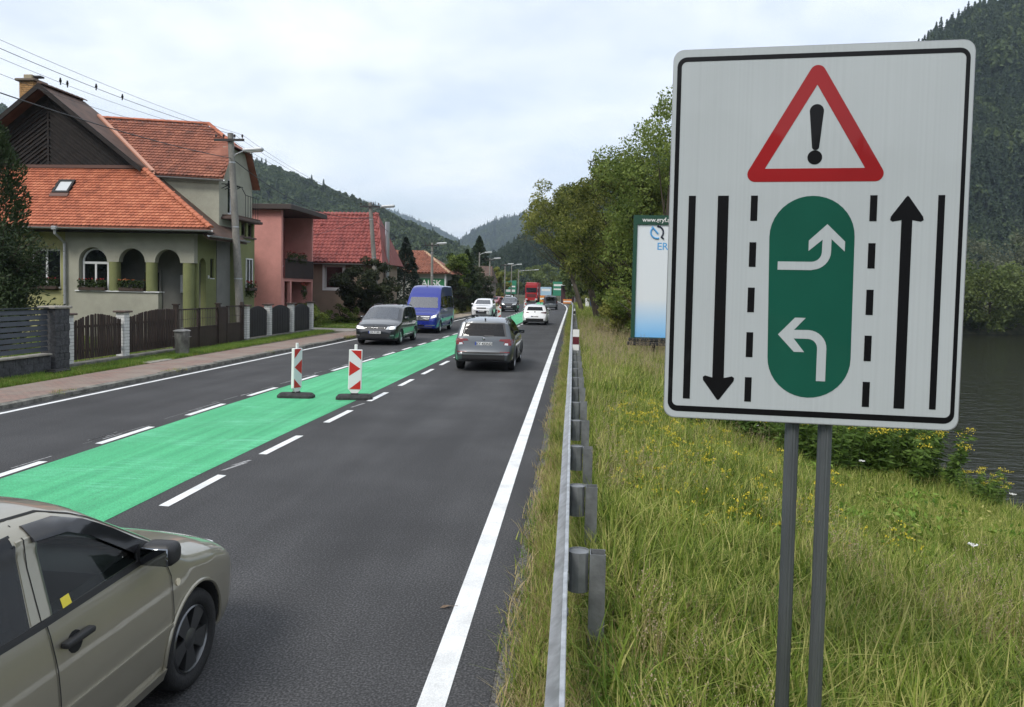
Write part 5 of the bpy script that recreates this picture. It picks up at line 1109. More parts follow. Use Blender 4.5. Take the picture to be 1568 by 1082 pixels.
def rect2(a, b, c, d): return [(a, b), (c, b), (c, d), (a, d)]
SOUTH = lambda x, y, z: Matrix.Translation((x, y, z))
EAST = lambda x, y, z: Matrix.Translation((x, y, z)) @ Matrix.Rotation(math.pi/2, 4, 'Z')
def plaster(name, c): return mat(name, c, .9, var=.10, vscale=1.2, bump=.25, bscale=35, world=True, fine=.07)
BEI, YEL, GRN, PINK, TAN = plaster('grey_beige_plaster', (.34, .335, .27)), plaster('yellow_green_plaster', (.34, .33, .155)), plaster('olive_plaster', (.19, .205, .085)), plaster('pink_plaster', (.58, .27, .235)), plaster('tan_plaster', (.27, .205, .155))
GRYP = plaster('grey_plaster', (.20, .20, .18))
FLW = leafmat('geranium_leaf', [(.02, .035, .012), (.035, .06, .018), (.06, .085, .025)], .2, 6.); PETR = mat('geranium_red', (.36, .02, .02), .6); PETP = mat('petal_orange', (.5, .16, .05), .6)
def planter(par, c, w, axis='x', hgt=.25, n=260, seed=1, flowers=PETR, nf=14, droop=0.):
    """flower box with leafy plants; a thing of its own resting on a ledge"""
    r = np.random.default_rng(seed); x, y, z = c
    d = np.array([w/2, .10, .0]) if axis == 'x' else np.array([.10, w/2, 0])
    a = np.array(c)-d-np.array([.0, .0, 0]); b = np.array(c)+d+np.array([0, 0, .14]); MB().rbox(tuple(a), tuple(b), .01, 1).build('trough', mat('brown_trough', (.05, .03, .022), .6), par)
    p = r.normal(size=(n, 3))*np.array([.0, .0, 0])+np.array(c)+np.stack([(r.random(n)-.5)*d[0]*2.1, (r.random(n)-.5)*d[1]*2.1+(-.05 if axis == 'x' else 0), .12+hgt*r.random(n)**.8-droop*r.random(n)], 1)
    v, f = leaf_cards(p, .05+.05*r.random(n), r, .8); iv = np.array(wm(par).translation); finish('foliage', npmesh('f', v-iv, f), FLW, par)
    p = p[np.argsort(-p[:, 2])][:nf]+np.array([0, -.03, .03]); v, f = leaf_cards(np.repeat(p, 4, 0)+r.normal(size=(nf*4, 3))*.015, .05, r, .9); finish('blossoms', npmesh('f', v-iv, f), flowers, par)
# ---------------- house with the arches
h1 = empty('gabled_house', (-21, 35, 0), 0, 'green and beige house with orange tiled roof, dark wooden gable and arched veranda', 'house')
B1 = lambda mb, n, m, p=h1: mb.build(n, m, p)
af = [(-22.0, 0), (-17.80, 0), (-17.80, 2.06), (-21.40, 2.06), (-21.40, 3.32)]+list(reversed(arc(-20.75, 3.32, .65, 0, 180, 16)))[1:-1]+[(-20.10, 3.32), (-19.58, 3.36)]+list(reversed(arc(-18.99, 3.36, .59, 0, 180, 16)))[1:-1]+[(-18.40, 3.36), (-17.96, 3.36)]+list(reversed(arc(-17.39, 3.36, .57, 0, 180, 16)))[1:-1]+[(-16.82, 3.36), (-16.20, 3.36), (-16.20, 4.92), (-22.0, 4.92)]
B1(MB().prism(af, 31.0, 31.3), 'arcade_wall', BEI)
B1(MB().plate([(-28.5, 0), (-22.003, 0), (-22.003, 4.92), (-28.5, 4.92)], [[(-23.72, 2.14), (-23.72, 3.88), (-22.32, 3.88), (-22.32, 2.14)]], 31.12, 31.4), 'side_wall', YEL)
window(h1, SOUTH(-23.02, 31.26, 2.14), 1.40, 1.74, 2, .085, .45)
B1(MB().box((-21.55, 30.94, 2.062), (-17.72, 31.36, 2.11)), 'parapet_cap', PVC)
for x, z0 in ((-19.85, 2.112), (-18.18, 2.112), (-16.52, .15)):
    autos(B1(MB().lathe([(.235, 0), (.235, 3.355-z0)], 24, Matrix.Translation((x, 31.16, z0))), 'column', GRN), 60)
B1(MB().box((-22, 32.55, 0), (-16.5, 32.7, 4.9)), 'veranda_back_wall', GRYP); B1(MB().box((-22.1, 31.31, 0), (-21.95, 32.55, 4.9)), 'veranda_end_wall', GRYP); B1(MB().box((-22, 31.3, 4.30), (-16.21, 32.55, 4.36)), 'veranda_ceiling', GRYP); B1(MB().box((-22, 31.3, .02), (-16.21, 32.5, .14)), 'veranda_floor', CAPC)
window(h1, SOUTH(-20.74, 31.22, 2.115), 1.20, 1.22, 2, .08, 0, True, sill=False)
window(h1, SOUTH(-18.95, 32.5, .15), .9, 2.9, 1, .10, 0, sill=False, fm=GRYP)
B1(MB().rbox((-17.62, 32.46, 2.05), (-16.86, 32.545, 2.86), .02, 1), 'meter_cabinet', mat('pale_cabinet', (.55, .56, .58), .5))
# street side
B1(MB().plate([(31.302, 0), (34.3, 0), (34.3, 4.9), (31.302, 4.9)], [[(31.45, .05), (31.45, 3.3)]+list(reversed(arc(31.75, 3.3, .30, 0, 180, 12)))[1:-1]+[(32.05, 3.3), (32.05, .05)], [(32.45, 2.75), (32.45, 3.62), (32.75, 3.62), (32.75, 2.75)]], -16.45, -16.2, 'x'), 'street_wall', GRN)
window(h1, EAST(-16.32, 32.60, 2.75), .30, .87, 1, .04, 0, fm=DARKR)
B1(MB().box((-16.6, 33.0, 0), (-16.17, 34.32, 4.9)), 'grey_panel_wall', GRYP)
B1(MB().rbox((-16.195, 32.2, 2.72), (-16.16, 32.28, 2.86), .006, 1), 'bell_box', PVC)
B1(MB().box((-19.5, 34.33, 0), (-15.72, 36.0, 4.70)), 'bay', GRN)
B1(MB().box((-19.55, 34.29, 4.702), (-15.64, 36.06, 4.77)), 'bay_ledge', BRCAP)
for yy in (34.42, 35.16, 35.9): B1(MB().box((-15.90, yy-.09, 4.77), (-15.72, yy+.09, 5.45)), 'loggia_post', GRN)
B1(MB().box((-19.4, 34.4, 4.77), (-16.2, 35.95, 5.45)), 'loggia_back', GRN)
for yy in (34.79, 35.53): window(h1, EAST(-15.84, yy, 4.79), .54, .64, 1, .05, 0, fm=BRCAP, sill=False)
B1(MB().rbox((-19.8, 33.3, 5.46), (-15.42, 36.3, 5.58), .02, 1), 'bay_roof_slab', BRCAP); B1(MB().box((-19.7, 33.4, 5.58), (-15.5, 36.2, 5.68)), 'bay_roof', TILE_D)
window(h1, EAST(-15.70, 35.35, 2.25), .72, 1.5, 2, .06, .5)
# wing above
B1(MB().box((-19.3, 33.102, 4.5), (-16.325, 33.3, 7.35)), 'wing_wall', BEI)
B1(MB().plate([(33.1, 5.0), (36.6, 5.0), (36.6, 7.3), (35.8, 8.85), (33.9, 8.85), (33.1, 7.3)], [[(33.95, 5.75), (33.95, 7.4), (34.75, 7.4), (34.75, 5.75)]], -16.32, -16.121, 'x'), 'wing_street_wall', BEI)
window(h1, EAST(-16.20, 34.35, 5.75), .8, 1.65, 2, .07, .6, sill=False)
B1(MB().box((-28.4, 36.1, 0), (-18.6, 42, 5.0)), 'rear_block', YEL); B1(MB().box((-28.4, 31.45, 0), (-28.2, 36.1, 5)), 'far_wall', YEL)
br = MB()
for k in range(4): br.tube([(-16.1, 33.3+k*.35, 6.85), (-15.65, 33.3+k*.35, 7.05)], .02, 5).tube([(-16.1, 33.3+k*.35, 7.05), (-15.65, 33.3+k*.35, 7.05), ], .02, 5)
br.tube([(-15.65, 33.2, 7.05), (-15.65, 34.5, 7.05)], .02, 5); B1(br, 'iron_bracket', BLK)
br = MB()
for k in range(6): br.tube([(-15.6, 34.7+k*.28, 5.68), (-15.6, 34.7+k*.28, 6.7)], .012, 5)
br.tube([(-15.6, 34.3, 7.0), (-15.6, 34.7, 6.72), (-15.6, 36.1, 6.7)], .018, 5); B1(br, 'balcony_railing', BLK)
# roofs: skirt, main, wing
rz_, sl = 11.24, .777
sk = B1(MB().add([(-28.9, 30.3, 4.86), (-15.1, 30.3, 4.78), (-19.36, 32.62, 7.50), (-28.9, 32.62, 7.66), (-28.9, 30.3, 4.80), (-15.1, 30.3, 4.72), (-19.36, 32.62, 7.42), (-28.9, 32.62, 7.58)], [(0, 1, 2, 3), (7, 6, 5, 4), (0, 4, 5, 1)]), 'skirt_roof_deck', TILE_W)
e0 = Vector((-28.9, 30.3, 4.87)); eu = Vector((13.8, 0, -.08)); ev = Vector((0, 2.32, 2.76)); LN = ev.length
tiles('skirt_roof_tiles', h1, e0, eu, ev, 13.8, LN, lambda u, v: u < 13.8-v/LN*4.26 and v < LN-.02 and not (5.92 < u < 6.72 and 1.90 < v < 2.75), .185, .165, TILE_O)
ridge_tiles(h1, (-15.1, 30.28, 4.85), (-19.36, 32.6, 7.60), .13, TILE_O, .30)
B1(MB().box((-28.9, 32.50, 7.60), (-19.4, 32.62, 7.74)), 'flashing', mat('brown_flashing', (.12, .06, .045), .6))
def main_plane(x): return rz_-sl*(x+23.93)
# right slope of the main roof, mossy and dark
mr_ = [(-23.93, 32.05), (-23.93, 35.2), (-19.0, 35.2), (-19.0, 34.2), (-15.3, 34.2), (-15.3, 30.42), (-19.3, 32.60), (-19.8, 32.05)]
B1(MB().add([(x, y, main_plane(x)-.02+(.0 if not (x == -15.3 and y == 30.3) else 0)) for x, y in mr_]+[(x, y, main_plane(x)-.18) for x, y in mr_], [(0, 1, 2, 3, 6, 7), (3, 4, 5, 6), (15, 14, 11, 10, 9, 8), (14, 13, 12, 11)]+[(i, (i+1) % 8, (i+1) % 8+8, i+8) for i in range(8)]), 'street_roof_slope', TILE_D)
ml_ = [(-23.93, 32.05), (-23.93, 35.2), (-29.5, 35.2), (-29.5, 32.05)]
B1(MB().add([(x, y, rz_+sl*(x+23.93)-.02) for x, y in ml_]+[(x, y, rz_+sl*(x+23.93)-.18) for x, y in ml_], [(0, 1, 2, 3), (7, 6, 5, 4)]+[(i, (i+1) % 4, (i+1) % 4+4, i+4) for i in range(4)]), 'yard_roof_slope', TILE_D)
ridge_tiles(h1, (-23.93, 32.05, rz_+.04), (-23.93, 35.2, rz_+.04), .13, TILE_D)
WOOD = mat('dark_brown_boards', (.013, .009, .0075), .8, var=.5, vscale=3, bump=.4, bscale=18, world=True)
for sg in (-1, 1):
    x1 = -19.2 if sg > 0 else -29.5; z1 = main_plane(x1) if sg > 0 else rz_+sl*(x1+23.93)
    B1(MB().add([(-23.93, 31.98, rz_+.03), (x1, 31.98, z1+.03), (x1, 31.98, z1-.20), (-23.93, 31.98, rz_-.22), (-23.93, 32.05, rz_+.03), (x1, 32.05, z1+.03), (x1, 32.05, z1-.20), (-23.93, 32.05, rz_-.22)], [(0, 1, 2, 3), (7, 6, 5, 4), (0, 4, 5, 1), (2, 6, 7, 3), (1, 5, 6, 2)]), 'barge_board', WOOD)
B1(MB().prism([(-28.7, 7.6), (-19.35, 7.6), (-23.93, 11.1)], 32.66, 32.75), 'gable_wall', WOOD)
B1(MB().prism([(-28.7, 4.9), (-18.6, 4.9), (-18.6, 6.9), (-23.93, 11.0), (-28.7, 7.4)], 35.0, 35.15), 'rear_gable', BEI)
B1(MB().add([(-28.6, 36, 5), (-18.4, 36, 5), (-18.4, 42.2, 5), (-28.6, 42.2, 5), (-23.5, 37, 6.6), (-23.5, 41, 6.6)], [(0, 1, 4), (1, 2, 5, 4), (2, 3, 5), (3, 0, 4, 5)]), 'rear_roof', TILE_D)
# diagonal boarding: two fields meeting on the centre line
gd = Vector((1, -.72)).normalized(); gn = Vector((.72, 1)).normalized()
for sg in (-1, 1):
    for k in range(34):
        c = k*.135
        # board lines x' = along slope; clip against the triangle by sampling
        pts = []
        base = Vector((0, 11.0))-Vector((0, 1))*c*1.42
        ts = [t_*.05 for t_ in range(0, 130)]
        ok = [t_ for t_ in ts if (base+gd*t_).y > 7.64 and (base+gd*t_).y < 11.1-.777*(base+gd*t_).x-.1]
        if len(ok) < 3: continue
        a, b = base+gd*ok[0], base+gd*ok[-1]; w_ = gn*.082
        q = [(-23.93+sg*(p.x+.01), p.y) for p in (a, b, b-w_, a-w_) ]
        B1(MB().prism(q, 32.60+.030*(k % 2), 32.66), 'gable_board', WOOD)
B1(MB().box((-23.97, 32.585, 7.62), (-23.89, 32.66, 11.0)), 'gable_batten', WOOD)
# wing roof
wv = Vector((0, 2.0, 2.78)); LW = wv.length
B1(MB().add([(-23.2, 34.85, 10.28), (-17.55, 34.85, 10.02), (-15.80, 33.9, 8.86), (-15.80, 32.85, 7.22), (-19.2, 32.85, 7.38), (-15.80, 35.8, 8.86), (-15.80, 36.85, 7.22), (-19.2, 36.85, 7.38)], [(0, 1, 2, 3, 4), (1, 5, 2), (0, 7, 6, 5, 1)]), 'wing_roof_deck', TILE_W)
tiles('wing_roof_tiles', h1, (-23.4, 32.85, 7.60), (1, 0, -.045), wv, 7.6, LW, lambda u, v: u > 4.3-v/LW*3.9 and u < (7.58 if v/LW < .55 else 7.58-(v/LW-.55)/.45*1.75) and v < LW-.03, .185, .165, TILE_W)
ridge_tiles(h1, (-22.9, 34.85, 10.40), (-17.5, 34.85, 10.10), .13, TILE_O); ridge_tiles(h1, (-17.5, 34.85, 10.12), (-15.78, 33.9, 8.95), .12, TILE_O)
B1(MB().add([(-22.85, 34.5, 10.47), (-19.12, 32.75, 7.56), (-18.95, 32.75, 7.56), (-22.68, 34.5, 10.47), (-22.85, 34.5, 10.30), (-19.12, 32.75, 7.40), (-18.95, 32.75, 7.40), (-22.68, 34.5, 10.30)], [(0, 1, 2, 3), (0, 4, 5, 1), (2, 6, 7, 3), (4, 7, 6, 5)]), 'valley_flashing', mat('copper_flashing', (.45, .22, .15), .5))
GUT = mat('zinc_gutter', (.42, .43, .44), .45, .5, var=.1)
def gutter(par, a, b, r=.075):
    a, b = Vector(a), Vector(b); d = (b-a).normalized(); s_ = d.cross(Vector((0, 0, 1))).normalized(); v = []
    for c in (a, b):
        for t in range(0, 181, 30): v.append(c+s_*math.cos(R(t))*r-Vector((0, 0, 1))*math.sin(R(t))*r)
        for t in range(180, -1, -30): v.append(c+s_*math.cos(R(t))*r*.9-Vector((0, 0, 1))*math.sin(R(t))*r*.9)
    MB().add(v, [(i, (i+1) % 14, (i+1) % 14+14, i+14) for i in range(14)]+[tuple(range(14)), tuple(range(14, 28))]).build('gutter', GUT, par)
gutter(h1, (-28.9, 30.22, 4.80), (-15.02, 30.22, 4.72)); gutter(h1, (-18.9, 32.78, 7.32), (-15.75, 32.78, 7.17)); gutter(h1, (-15.2, 30.3, 4.52), (-15.2, 34.2, 4.52))
B1(MB().tube([(-21.93, 30.22, 4.70), (-21.93, 30.24, 4.50), (-21.97, 30.88, 4.15), (-21.97, 30.90, 3.9), (-21.97, 30.90, .1)], .058, 12), 'downpipe', GUT)
B1(MB().rbox((-22.04, 30.13, 4.64), (-21.82, 30.32, 4.80), .02, 1), 'gutter_hopper', GUT)
B1(MB().box((-28.8, 30.38, 4.60), (-15.3, 31.0, 4.66)), 'eave_soffit', WOOD)
for z_ in (.8, 2.2, 3.6): B1(MB().lathe([(.064, -.02), (.064, .02)], 12, Matrix.Translation((-21.97, 30.90, z_))), 'pipe_bracket', GUT)
# skylight
sv = ev.normalized(); sn = Vector((0, -sv.z, sv.y)); c0 = e0+Vector((6.32, 0, -.04))+sv*2.33
SKM = Matrix((Vector((1, 0, 0)), sv, sn)).transposed().to_4x4(); SKM.translation = c0+sn*.03
skl = tr(MB().plate(rect2(-.38, -.40, .38, .40), [list(reversed(rect2(-.29, -.31, .29, .31)))], 0, .10, 'z'), SKM).build('skylight', BLK, h1); WM[skl.name] = wm(h1)
tr(MB().box((-.29, -.31, .05), (.29, .31, .06)), SKM).build('pane', mat('sky_pane', (.55, .57, .58), .15, coat=1.), skl); tr(MB().box((-.42, -.62, .02), (.42, -.41, .06)), SKM).build('apron', mat('brown_flashing'), skl)
# chimney
ch = B1(MB().box((-27.36, 35.3, 8.5), (-26.66, 36.0, 12.25)), 'chimney', mat('chimney_mortar', (.34, .29, .20), .9)); WM[ch.name] = wm(h1)
YBR = mat('yellow_brick', (.36, .21, .085), .85, var=.3, vscale=10, world=True, bump=.3, bscale=30)
zz_ = 9.2; r_ = 0
while zz_ < 12.2:
    xs_ = [-27.38, -27.14, -26.89, -26.64] if r_ % 2 == 0 else [-27.38, -27.26, -27.01, -26.76, -26.64]
    for a, b in zip(xs_[:-1], xs_[1:]): MB().box((a+.008, 35.27, zz_), (b-.008, 35.33, zz_+.085)).build('brick', YBR, ch)
    for a in (35.34, 35.68): MB().box((-26.68, a, zz_), (-26.63, a+.31, zz_+.085)).build('brick', YBR, ch)
    zz_ += .098; r_ += 1
MB().rbox((-27.53, 35.15, 12.25), (-26.51, 36.15, 12.37), .02, 1).build('chimney_cap', mat('chimney_slab', (.16, .13, .10), .9), ch); MB().rbox((-27.26, 35.4, 12.37), (-26.81, 35.9, 12.62), .03, 1).build('flue', mat('chimney_mortar'), ch); MB().box((-26.86, 35.5, 12.50), (-26.45, 35.8, 12.58)).build('flue_plate', BLK, ch)
for i, (c, w_, fl, lb) in enumerate((((-23.05, 31.02, 2.12), 1.3, PETR, 'flower box under the left window of the gabled house'), ((-20.75, 30.98, 2.11), 1.2, PETR, 'flower box in front of the arched window'), ((-18.99, 31.0, 2.11), 1.1, PETP, 'flower box on the parapet of the open middle arch'))):
    p_ = empty('flower_box', c, 0, lb, 'flower box'); planter(p_, c, w_, 'x', .34, 420, 20+i, fl)
p_ = empty('flower_box', (-15.58, 35.35, 2.2), 0, 'hanging flower box below the olive bay window', 'flower box'); planter(p_, (-15.58, 35.35, 2.2), .9, 'y', .35, 420, 31, PETR, 20, .5)
# ---------------- pink house
h2 = empty('pink_house', (-19, 43.5, 0), 0, 'pink plastered house with flat brown-edged roof and street balcony', 'house'); B2 = lambda mb, n, m: mb.build(n, m, h2)
B2(MB().prism([(-26, 0), (-16.45, 0), (-16.45, 2.72)] + [(-16.45, 6.72), (-26, 6.72)], 41.25, 41.5), 'gable_wall', PINK)
B2(MB().box((-26, 41.5, 0), (-18.2, 50, 6.72)), 'main_block', plaster('shaded_pink', (.36, .14, .13)))  # darker copy of the pink plaster: balcony recess shade put into the colour
B2(MB().box((-18.2, 41.5, 2.72), (-16.452, 46.4, 2.9)), 'balcony_slab', PINK); B2(MB().box((-18.2, 46.2, 0), (-16.45, 46.4, 6.72)), 'end_wall', PINK)
B2(MB().box((-16.62, 41.5, 0), (-16.455, 41.75, 2.72)), 'porch_pier', PINK); B2(MB().box((-16.62, 42.6, 0), (-16.455, 42.85, 2.72)), 'porch_pier', PINK)
B2(MB().rbox((-26.3, 40.9, 6.73), (-15.75, 47, 7.02), .02, 1), 'roof_slab', mat('brown_fascia', (.055, .042, .038), .6))
rl = B2(MB().box((-16.40, 41.6, 3.95), (-16.34, 46.2, 4.0)), 'balcony_rail', BLK); WM[rl.name] = wm(h2)
for k in range(26): MB().box((-16.385, 41.65+k*.18, 2.9), (-16.36, 41.76+k*.18, 3.95)).build('baluster', mat('dark_board', (.04, .03, .028), .7), rl)
window(h2, EAST(-18.15, 43.2, 2.95), .9, 2.1, 1, .07, 0, fm=GRYP, sill=False); window(h2, EAST(-18.15, 44.9, 3.7), 1.2, 1.3, 2, .06, .4)
window(h2, EAST(-18.15, 42.3, .1), .9, 2.1, 1, .08, 0, fm=BRCAP, sill=False)
for i, c in enumerate(((-16.32, 42.6, 3.95), (-16.32, 44.2, 3.95))):
    p_ = empty('flower_box', c, 0, ('nearer' if i == 0 else 'farther')+' flower box on the balcony rail of the pink house', 'flower box'); planter(p_, c, 1.2, 'y', .4, 420, 40+i, PETR, 16, .35)
p_ = empty('hanging_basket', (-16.1, 43.9, 2.1), 0, 'dark red hanging flower basket under the balcony of the pink house', 'flower basket'); planter(p_, (-16.1, 43.9, 2.1), .5, 'y', .45, 420, 47, PETR, 30, .6); MB().tube([(-16.1, 43.9, 2.2), (-16.1, 43.9, 2.72)], .008, 5).build('chain', BLK, p_)
# ---------------- tan house with red pantiles
h3 = empty('red_roof_house', (-17, 56, 0), 0, 'tan house with red pantile roof and one white framed window', 'house'); B3 = lambda mb, n, m: mb.build(n, m, h3)
B3(MB().plate([(-24, 0), (-13.7, 0), (-13.7, 4.25), (-24, 4.25)], [[(-17.55, 2.32), (-17.55, 3.92), (-16.25, 3.92), (-16.25, 2.32)]], 52, 52.25), 'front_wall', TAN)
B3(MB().prism([(52.26, 0), (57.6, 0), (57.6, 4.25), (52.26, 4.25)], -13.95, -13.7, 'x'), 'end_wall', TAN); B3(MB().box((-24, 57.4, 0), (-13.96, 57.6, 4.2)), 'rear_wall', TAN); B3(MB().box((-24, 52.26, 0), (-23.8, 57.4, 4.2)), 'far_wall', TAN)
window(h3, SOUTH(-16.9, 52.14, 2.32), 1.30, 1.60, 1, .07, .0)
B3(MB().plate(rect2(-17.72, 2.18, -16.08, 4.06), [list(reversed(rect2(-17.55, 2.32, -16.25, 3.92)))], 51.96, 51.998), 'window_surround', PVC)
B3(MB().box((-17.5, 52.35, 2.4), (-16.3, 52.36, 3.2)), 'net_curtain', CURT)
B3(MB().add([(-24.4, 51.5, 4.12), (-13.3, 51.5, 4.12), (-14.45, 54.8, 7.80), (-24.4, 54.8, 7.80), (-13.3, 58.1, 4.12), (-24.4, 58.1, 4.12)], [(0, 1, 2, 3), (3, 2, 4, 5), (1, 4, 2)]), 'roof_deck', TILE_R)
tiles('roof_pantiles', h3, (-24.4, 51.5, 4.16), (1, 0, 0), (0, 3.3, 3.68), 11.45, 4.94, lambda u, v: 0 < u < 10.95-v/4.94*1.15 and v < 4.9, .30, .34, TILE_R, 'pan'); ridge_tiles(h3, (-24.4, 54.8, 7.88), (-14.45, 54.8, 7.88), .12, TILE_R)
gutter(h3, (-24.4, 51.42, 4.08), (-13.3, 51.42, 4.08)); B3(MB().tube([(-13.5, 53.6, 3.0), (-13.5, 53.6, 7.2)], .17, 14), 'steel_flue', mat('stainless', (.62, .63, .65), .3, .9)); B3(MB().box((-24, 51.75, 4.0), (-13.5, 52.0, 4.08)), 'soffit', WOOD)
for x in (-22.0, -18.5, -15.0): B3(MB().lathe([(.16, 0), (.16, .12), (.02, .22)], 10, Matrix.Translation((x, 54.0, 6.95))), 'roof_vent', TILE_R)
# ---------------- hip-roofed shop
h4 = empty('shop_building', (-15.5, 74, 0), 0, 'low building with brown hipped tile roof and green sign boards', 'building'); B4 = lambda mb, n, m: mb.build(n, m, h4)
B4(MB().box((-20.5, 70.4, 0), (-12.1, 79, 3.9)), 'walls', plaster('pale_wall', (.42, .42, .38)))
B4(MB().add([(-21, 69.8, 3.85), (-11.55, 69.8, 3.85), (-14.9, 74.5, 6.1), (-18.6, 74.5, 6.1), (-11.55, 79.4, 3.85), (-21, 79.4, 3.85)], [(0, 1, 2, 3), (1, 4, 2), (3, 2, 4, 5), (0, 3, 5)]), 'roof_deck', TILE_B)
tiles('roof_tiles', h4, (-21, 69.8, 3.9), (1, 0, 0), (0, 4.7, 2.25), 9.45, 5.2, lambda u, v: 2.4*v/5.2 < u < 9.45-3.35*v/5.2 and v < 5.15, .32, .36, TILE_B, 'pan')
ridge_tiles(h4, (-11.55, 69.8, 3.95), (-14.9, 74.5, 6.18), .14, mat('pale_ridge', (.40, .27, .17), .8, var=.3, vscale=4, world=True), .4); ridge_tiles(h4, (-18.6, 74.5, 6.16), (-14.9, 74.5, 6.16), .13, TILE_B)
SGN = mat('shop_green', (.02, .16, .06), .5); B4(MB().box((-14.6, 70.28, 2.45), (-12.15, 70.395, 3.40)), 'sign_board', SGN); B4(MB().box((-14.6, 70.28, 1.2), (-12.15, 70.395, 2.30)), 'sign_board', SGN); B4(MB().box((-12.14, 70.2, 0), (-12.0, 70.39, 3.85)), 'corner_post', PVC)
TX = lambda x, z: Matrix.Translation((x, 70.275, z)) @ Matrix.Rotation(math.pi/2, 4, 'X')
text('sign_lettering', 'ALSK', .85, PVC, h4, TX(-13.4, 2.93), .004, .01); text('sign_lettering', 'MO JEDNO', .50, PVC, h4, TX(-13.4, 1.95), .004, .01)
# ---------------- far house and roadside shelter
h5 = empty('far_house', (-14.5, 112, 0), 0, 'distant weathered house with brown roof left of the lamp posts', 'house'); B5 = lambda mb, n, m: mb.build(n, m, h5)
B5(MB().box((-18, 110, 0), (-12.2, 118, 3.6)), 'walls', plaster('worn_wall', (.18, .15, .13))); B5(MB().add([(-18.3, 109.6, 3.5), (-11.9, 109.6, 3.5), (-12.4, 114, 6.0), (-18.3, 114, 6.0), (-11.9, 118.4, 3.5), (-18.3, 118.4, 3.5)], [(0, 1, 2, 3), (3, 2, 4, 5), (1, 4, 2)]), 'roof', TILE_D)
for x in (-13.2, -14.8): window(h5, SOUTH(x, 109.96, 1.6), .9, 1.1, 2, .08, 0)
# ------------------------------------------------------------------ poles, lamps and wires
CONC = mat('pole_concrete', (.21, .20, .18), .9, var=.25, vscale=3, bump=.4, bscale=30, fine=.15, stretch=(1, 1, .3)); LAMP = mat('lamp_housing', (.55, .57, .58), .4, .3); IRON = mat('dark_iron', (.03, .028, .027), .6); CERA = mat('insulator', (.045, .03, .025), .3)
INS = {}
def pole(key, base, top, rb, rt, label, cross=True, lamp=None, arm=1.5, grp='utility poles along the houses'):
    t = empty('utility_pole', base, 0, label, 'utility pole', grp); b, tp = Vector(base), Vector(top); d = tp-b
    autos(MB().tube([b, b+d*.5, tp], [rb, (rb+rt)/2, rt], 14).build('pole', CONC, t), 60)
    ax = Vector((1, 0, 0))
    if cross:
        c = b+d*.965; MB().cbox(c+Vector((0, -rt-.04, 0)), (1.35, .08, .10)).build('cross_arm', IRON, t); INS[key] = []
        for o_ in (-.60, -.25, .25, .60):
            p = c+Vector((o_, -rt-.04, .05)); autos(MB().lathe([(.012, 0), (.012, .06), (.045, .07), (.04, .11), (.05, .13), (.03, .19), (0, .20)], 10, Matrix.Translation(p)).build('insulator', CERA, t), 50); INS[key].append(p+Vector((0, 0, .17)))
        for f_ in (.30, .55, .86): p = b+d*f_; rr = rb+(rt-rb)*f_; MB().lathe([(rr+.006, -.03), (rr+.006, .03)], 14, Matrix.Translation(p)).build('steel_band', GALV, t)
    INS[key+'c'] = b+d*.88
    if lamp:
        p = b+d*lamp; e_ = p+Vector((arm, -.1, .32)); MB().tube([p, p+Vector((arm*.35, -.03, .18)), e_], .028, 8).build('lamp_arm', GALV, t)
        h_ = MB().rbox((-.05, -.14, -.05), (.85, .14, .09), .05, 3); tr(h_, Matrix.Translation(e_) @ Matrix.Rotation(R(-4), 4, 'Y')).build('lamp_head', LAMP, t)
        tr(MB().rbox((.12, -.11, -.09), (.80, .11, -.045), .03, 2), Matrix.Translation(e_) @ Matrix.Rotation(R(-4), 4, 'Y')).build('lamp_cover', mat('lamp_diffuser', (.62, .63, .62), .3), t)
    return t
pole('p1', (-14.72, 32.4, 0), (-15.27, 32.4, 9.15), .19, .125, 'nearest concrete utility pole with street lamp in front of the gabled house', True, .88, .62)
pole('p2', (-13.0, 49.5, 0), (-13.66, 49.5, 8.12), .19, .12, 'concrete utility pole with lamp in front of the red pantile roof', True, .925, .8)
pole('p3', (-12.92, 68, 0), (-12.94, 68, 6.62), .14, .10, 'concrete utility pole with lamp before the shop building', True, .94, .5)
MB().rbox((-13.1, 67.8, 2.35), (-12.74, 67.87, 2.7), .01, 1).build('pole_sign', PVC, bpy.data.objects['utility_pole.002'])
for i, (x, Y, h_, cr, lb) in enumerate(((-11.6, 92, 7.0, False, 'slim lamp post beside the dark conifers'), (-11.2, 100, 6.6, True, 'lamp post with cross arm behind the slim one'), (-10.8, 118, 6.5, True, 'lamp post with cross arm left of the red lorry'), (-10.6, 128, 6.8, False, 'pale lamp post nearest the red lorry'), (-11.0, 150, 6.5, False, 'far lamp post with a long arm over the road'))):
    pole('q%d' % i, (x, Y, 0), (x, Y, h_), .12, .08, lb, cr, .95, (.7, .6, .5, .9, 3.2)[i], 'far street lamps')
pole('q9', (-1.2, 150, 0), (-1.2, 150, 7.0), .10, .07, 'lamp post on the right beyond the dark off-road car', False, .96, .8, 'far street lamps')
CABLE = mat('wire', (.05, .05, .055), .5, .3)
def wire(a, b, sag, r, label, name='overhead_wire'):
    a, b = Vector(a), Vector(b); n = 24; pts = [a.lerp(b, i/n)-Vector((0, 0, sag*4*(i/n)*(1-i/n))) for i in range(n+1)]
    MB().tube(pts, r, 5).build(name, CABLE, label=label, cat='wire', group='overhead wires'); return pts
W1 = []
for k, (zl) in enumerate((9.15, 9.1, 9.0, 8.9)):
    far = Vector((-13.9+.35*k-.5, 1.0, zl+.1)); W1.append(wire(INS['p1'][3-k], far, (.62, .80, .95, 1.3)[k], .009 if k == 1 else .006, ('outermost', 'second', 'third', 'innermost')[k]+' thin wire above the gabled house'))
wire(INS['p1c'], (-14.3, 1.0, 8.0), .75, .017, 'thick black cable sagging in front of the gable')
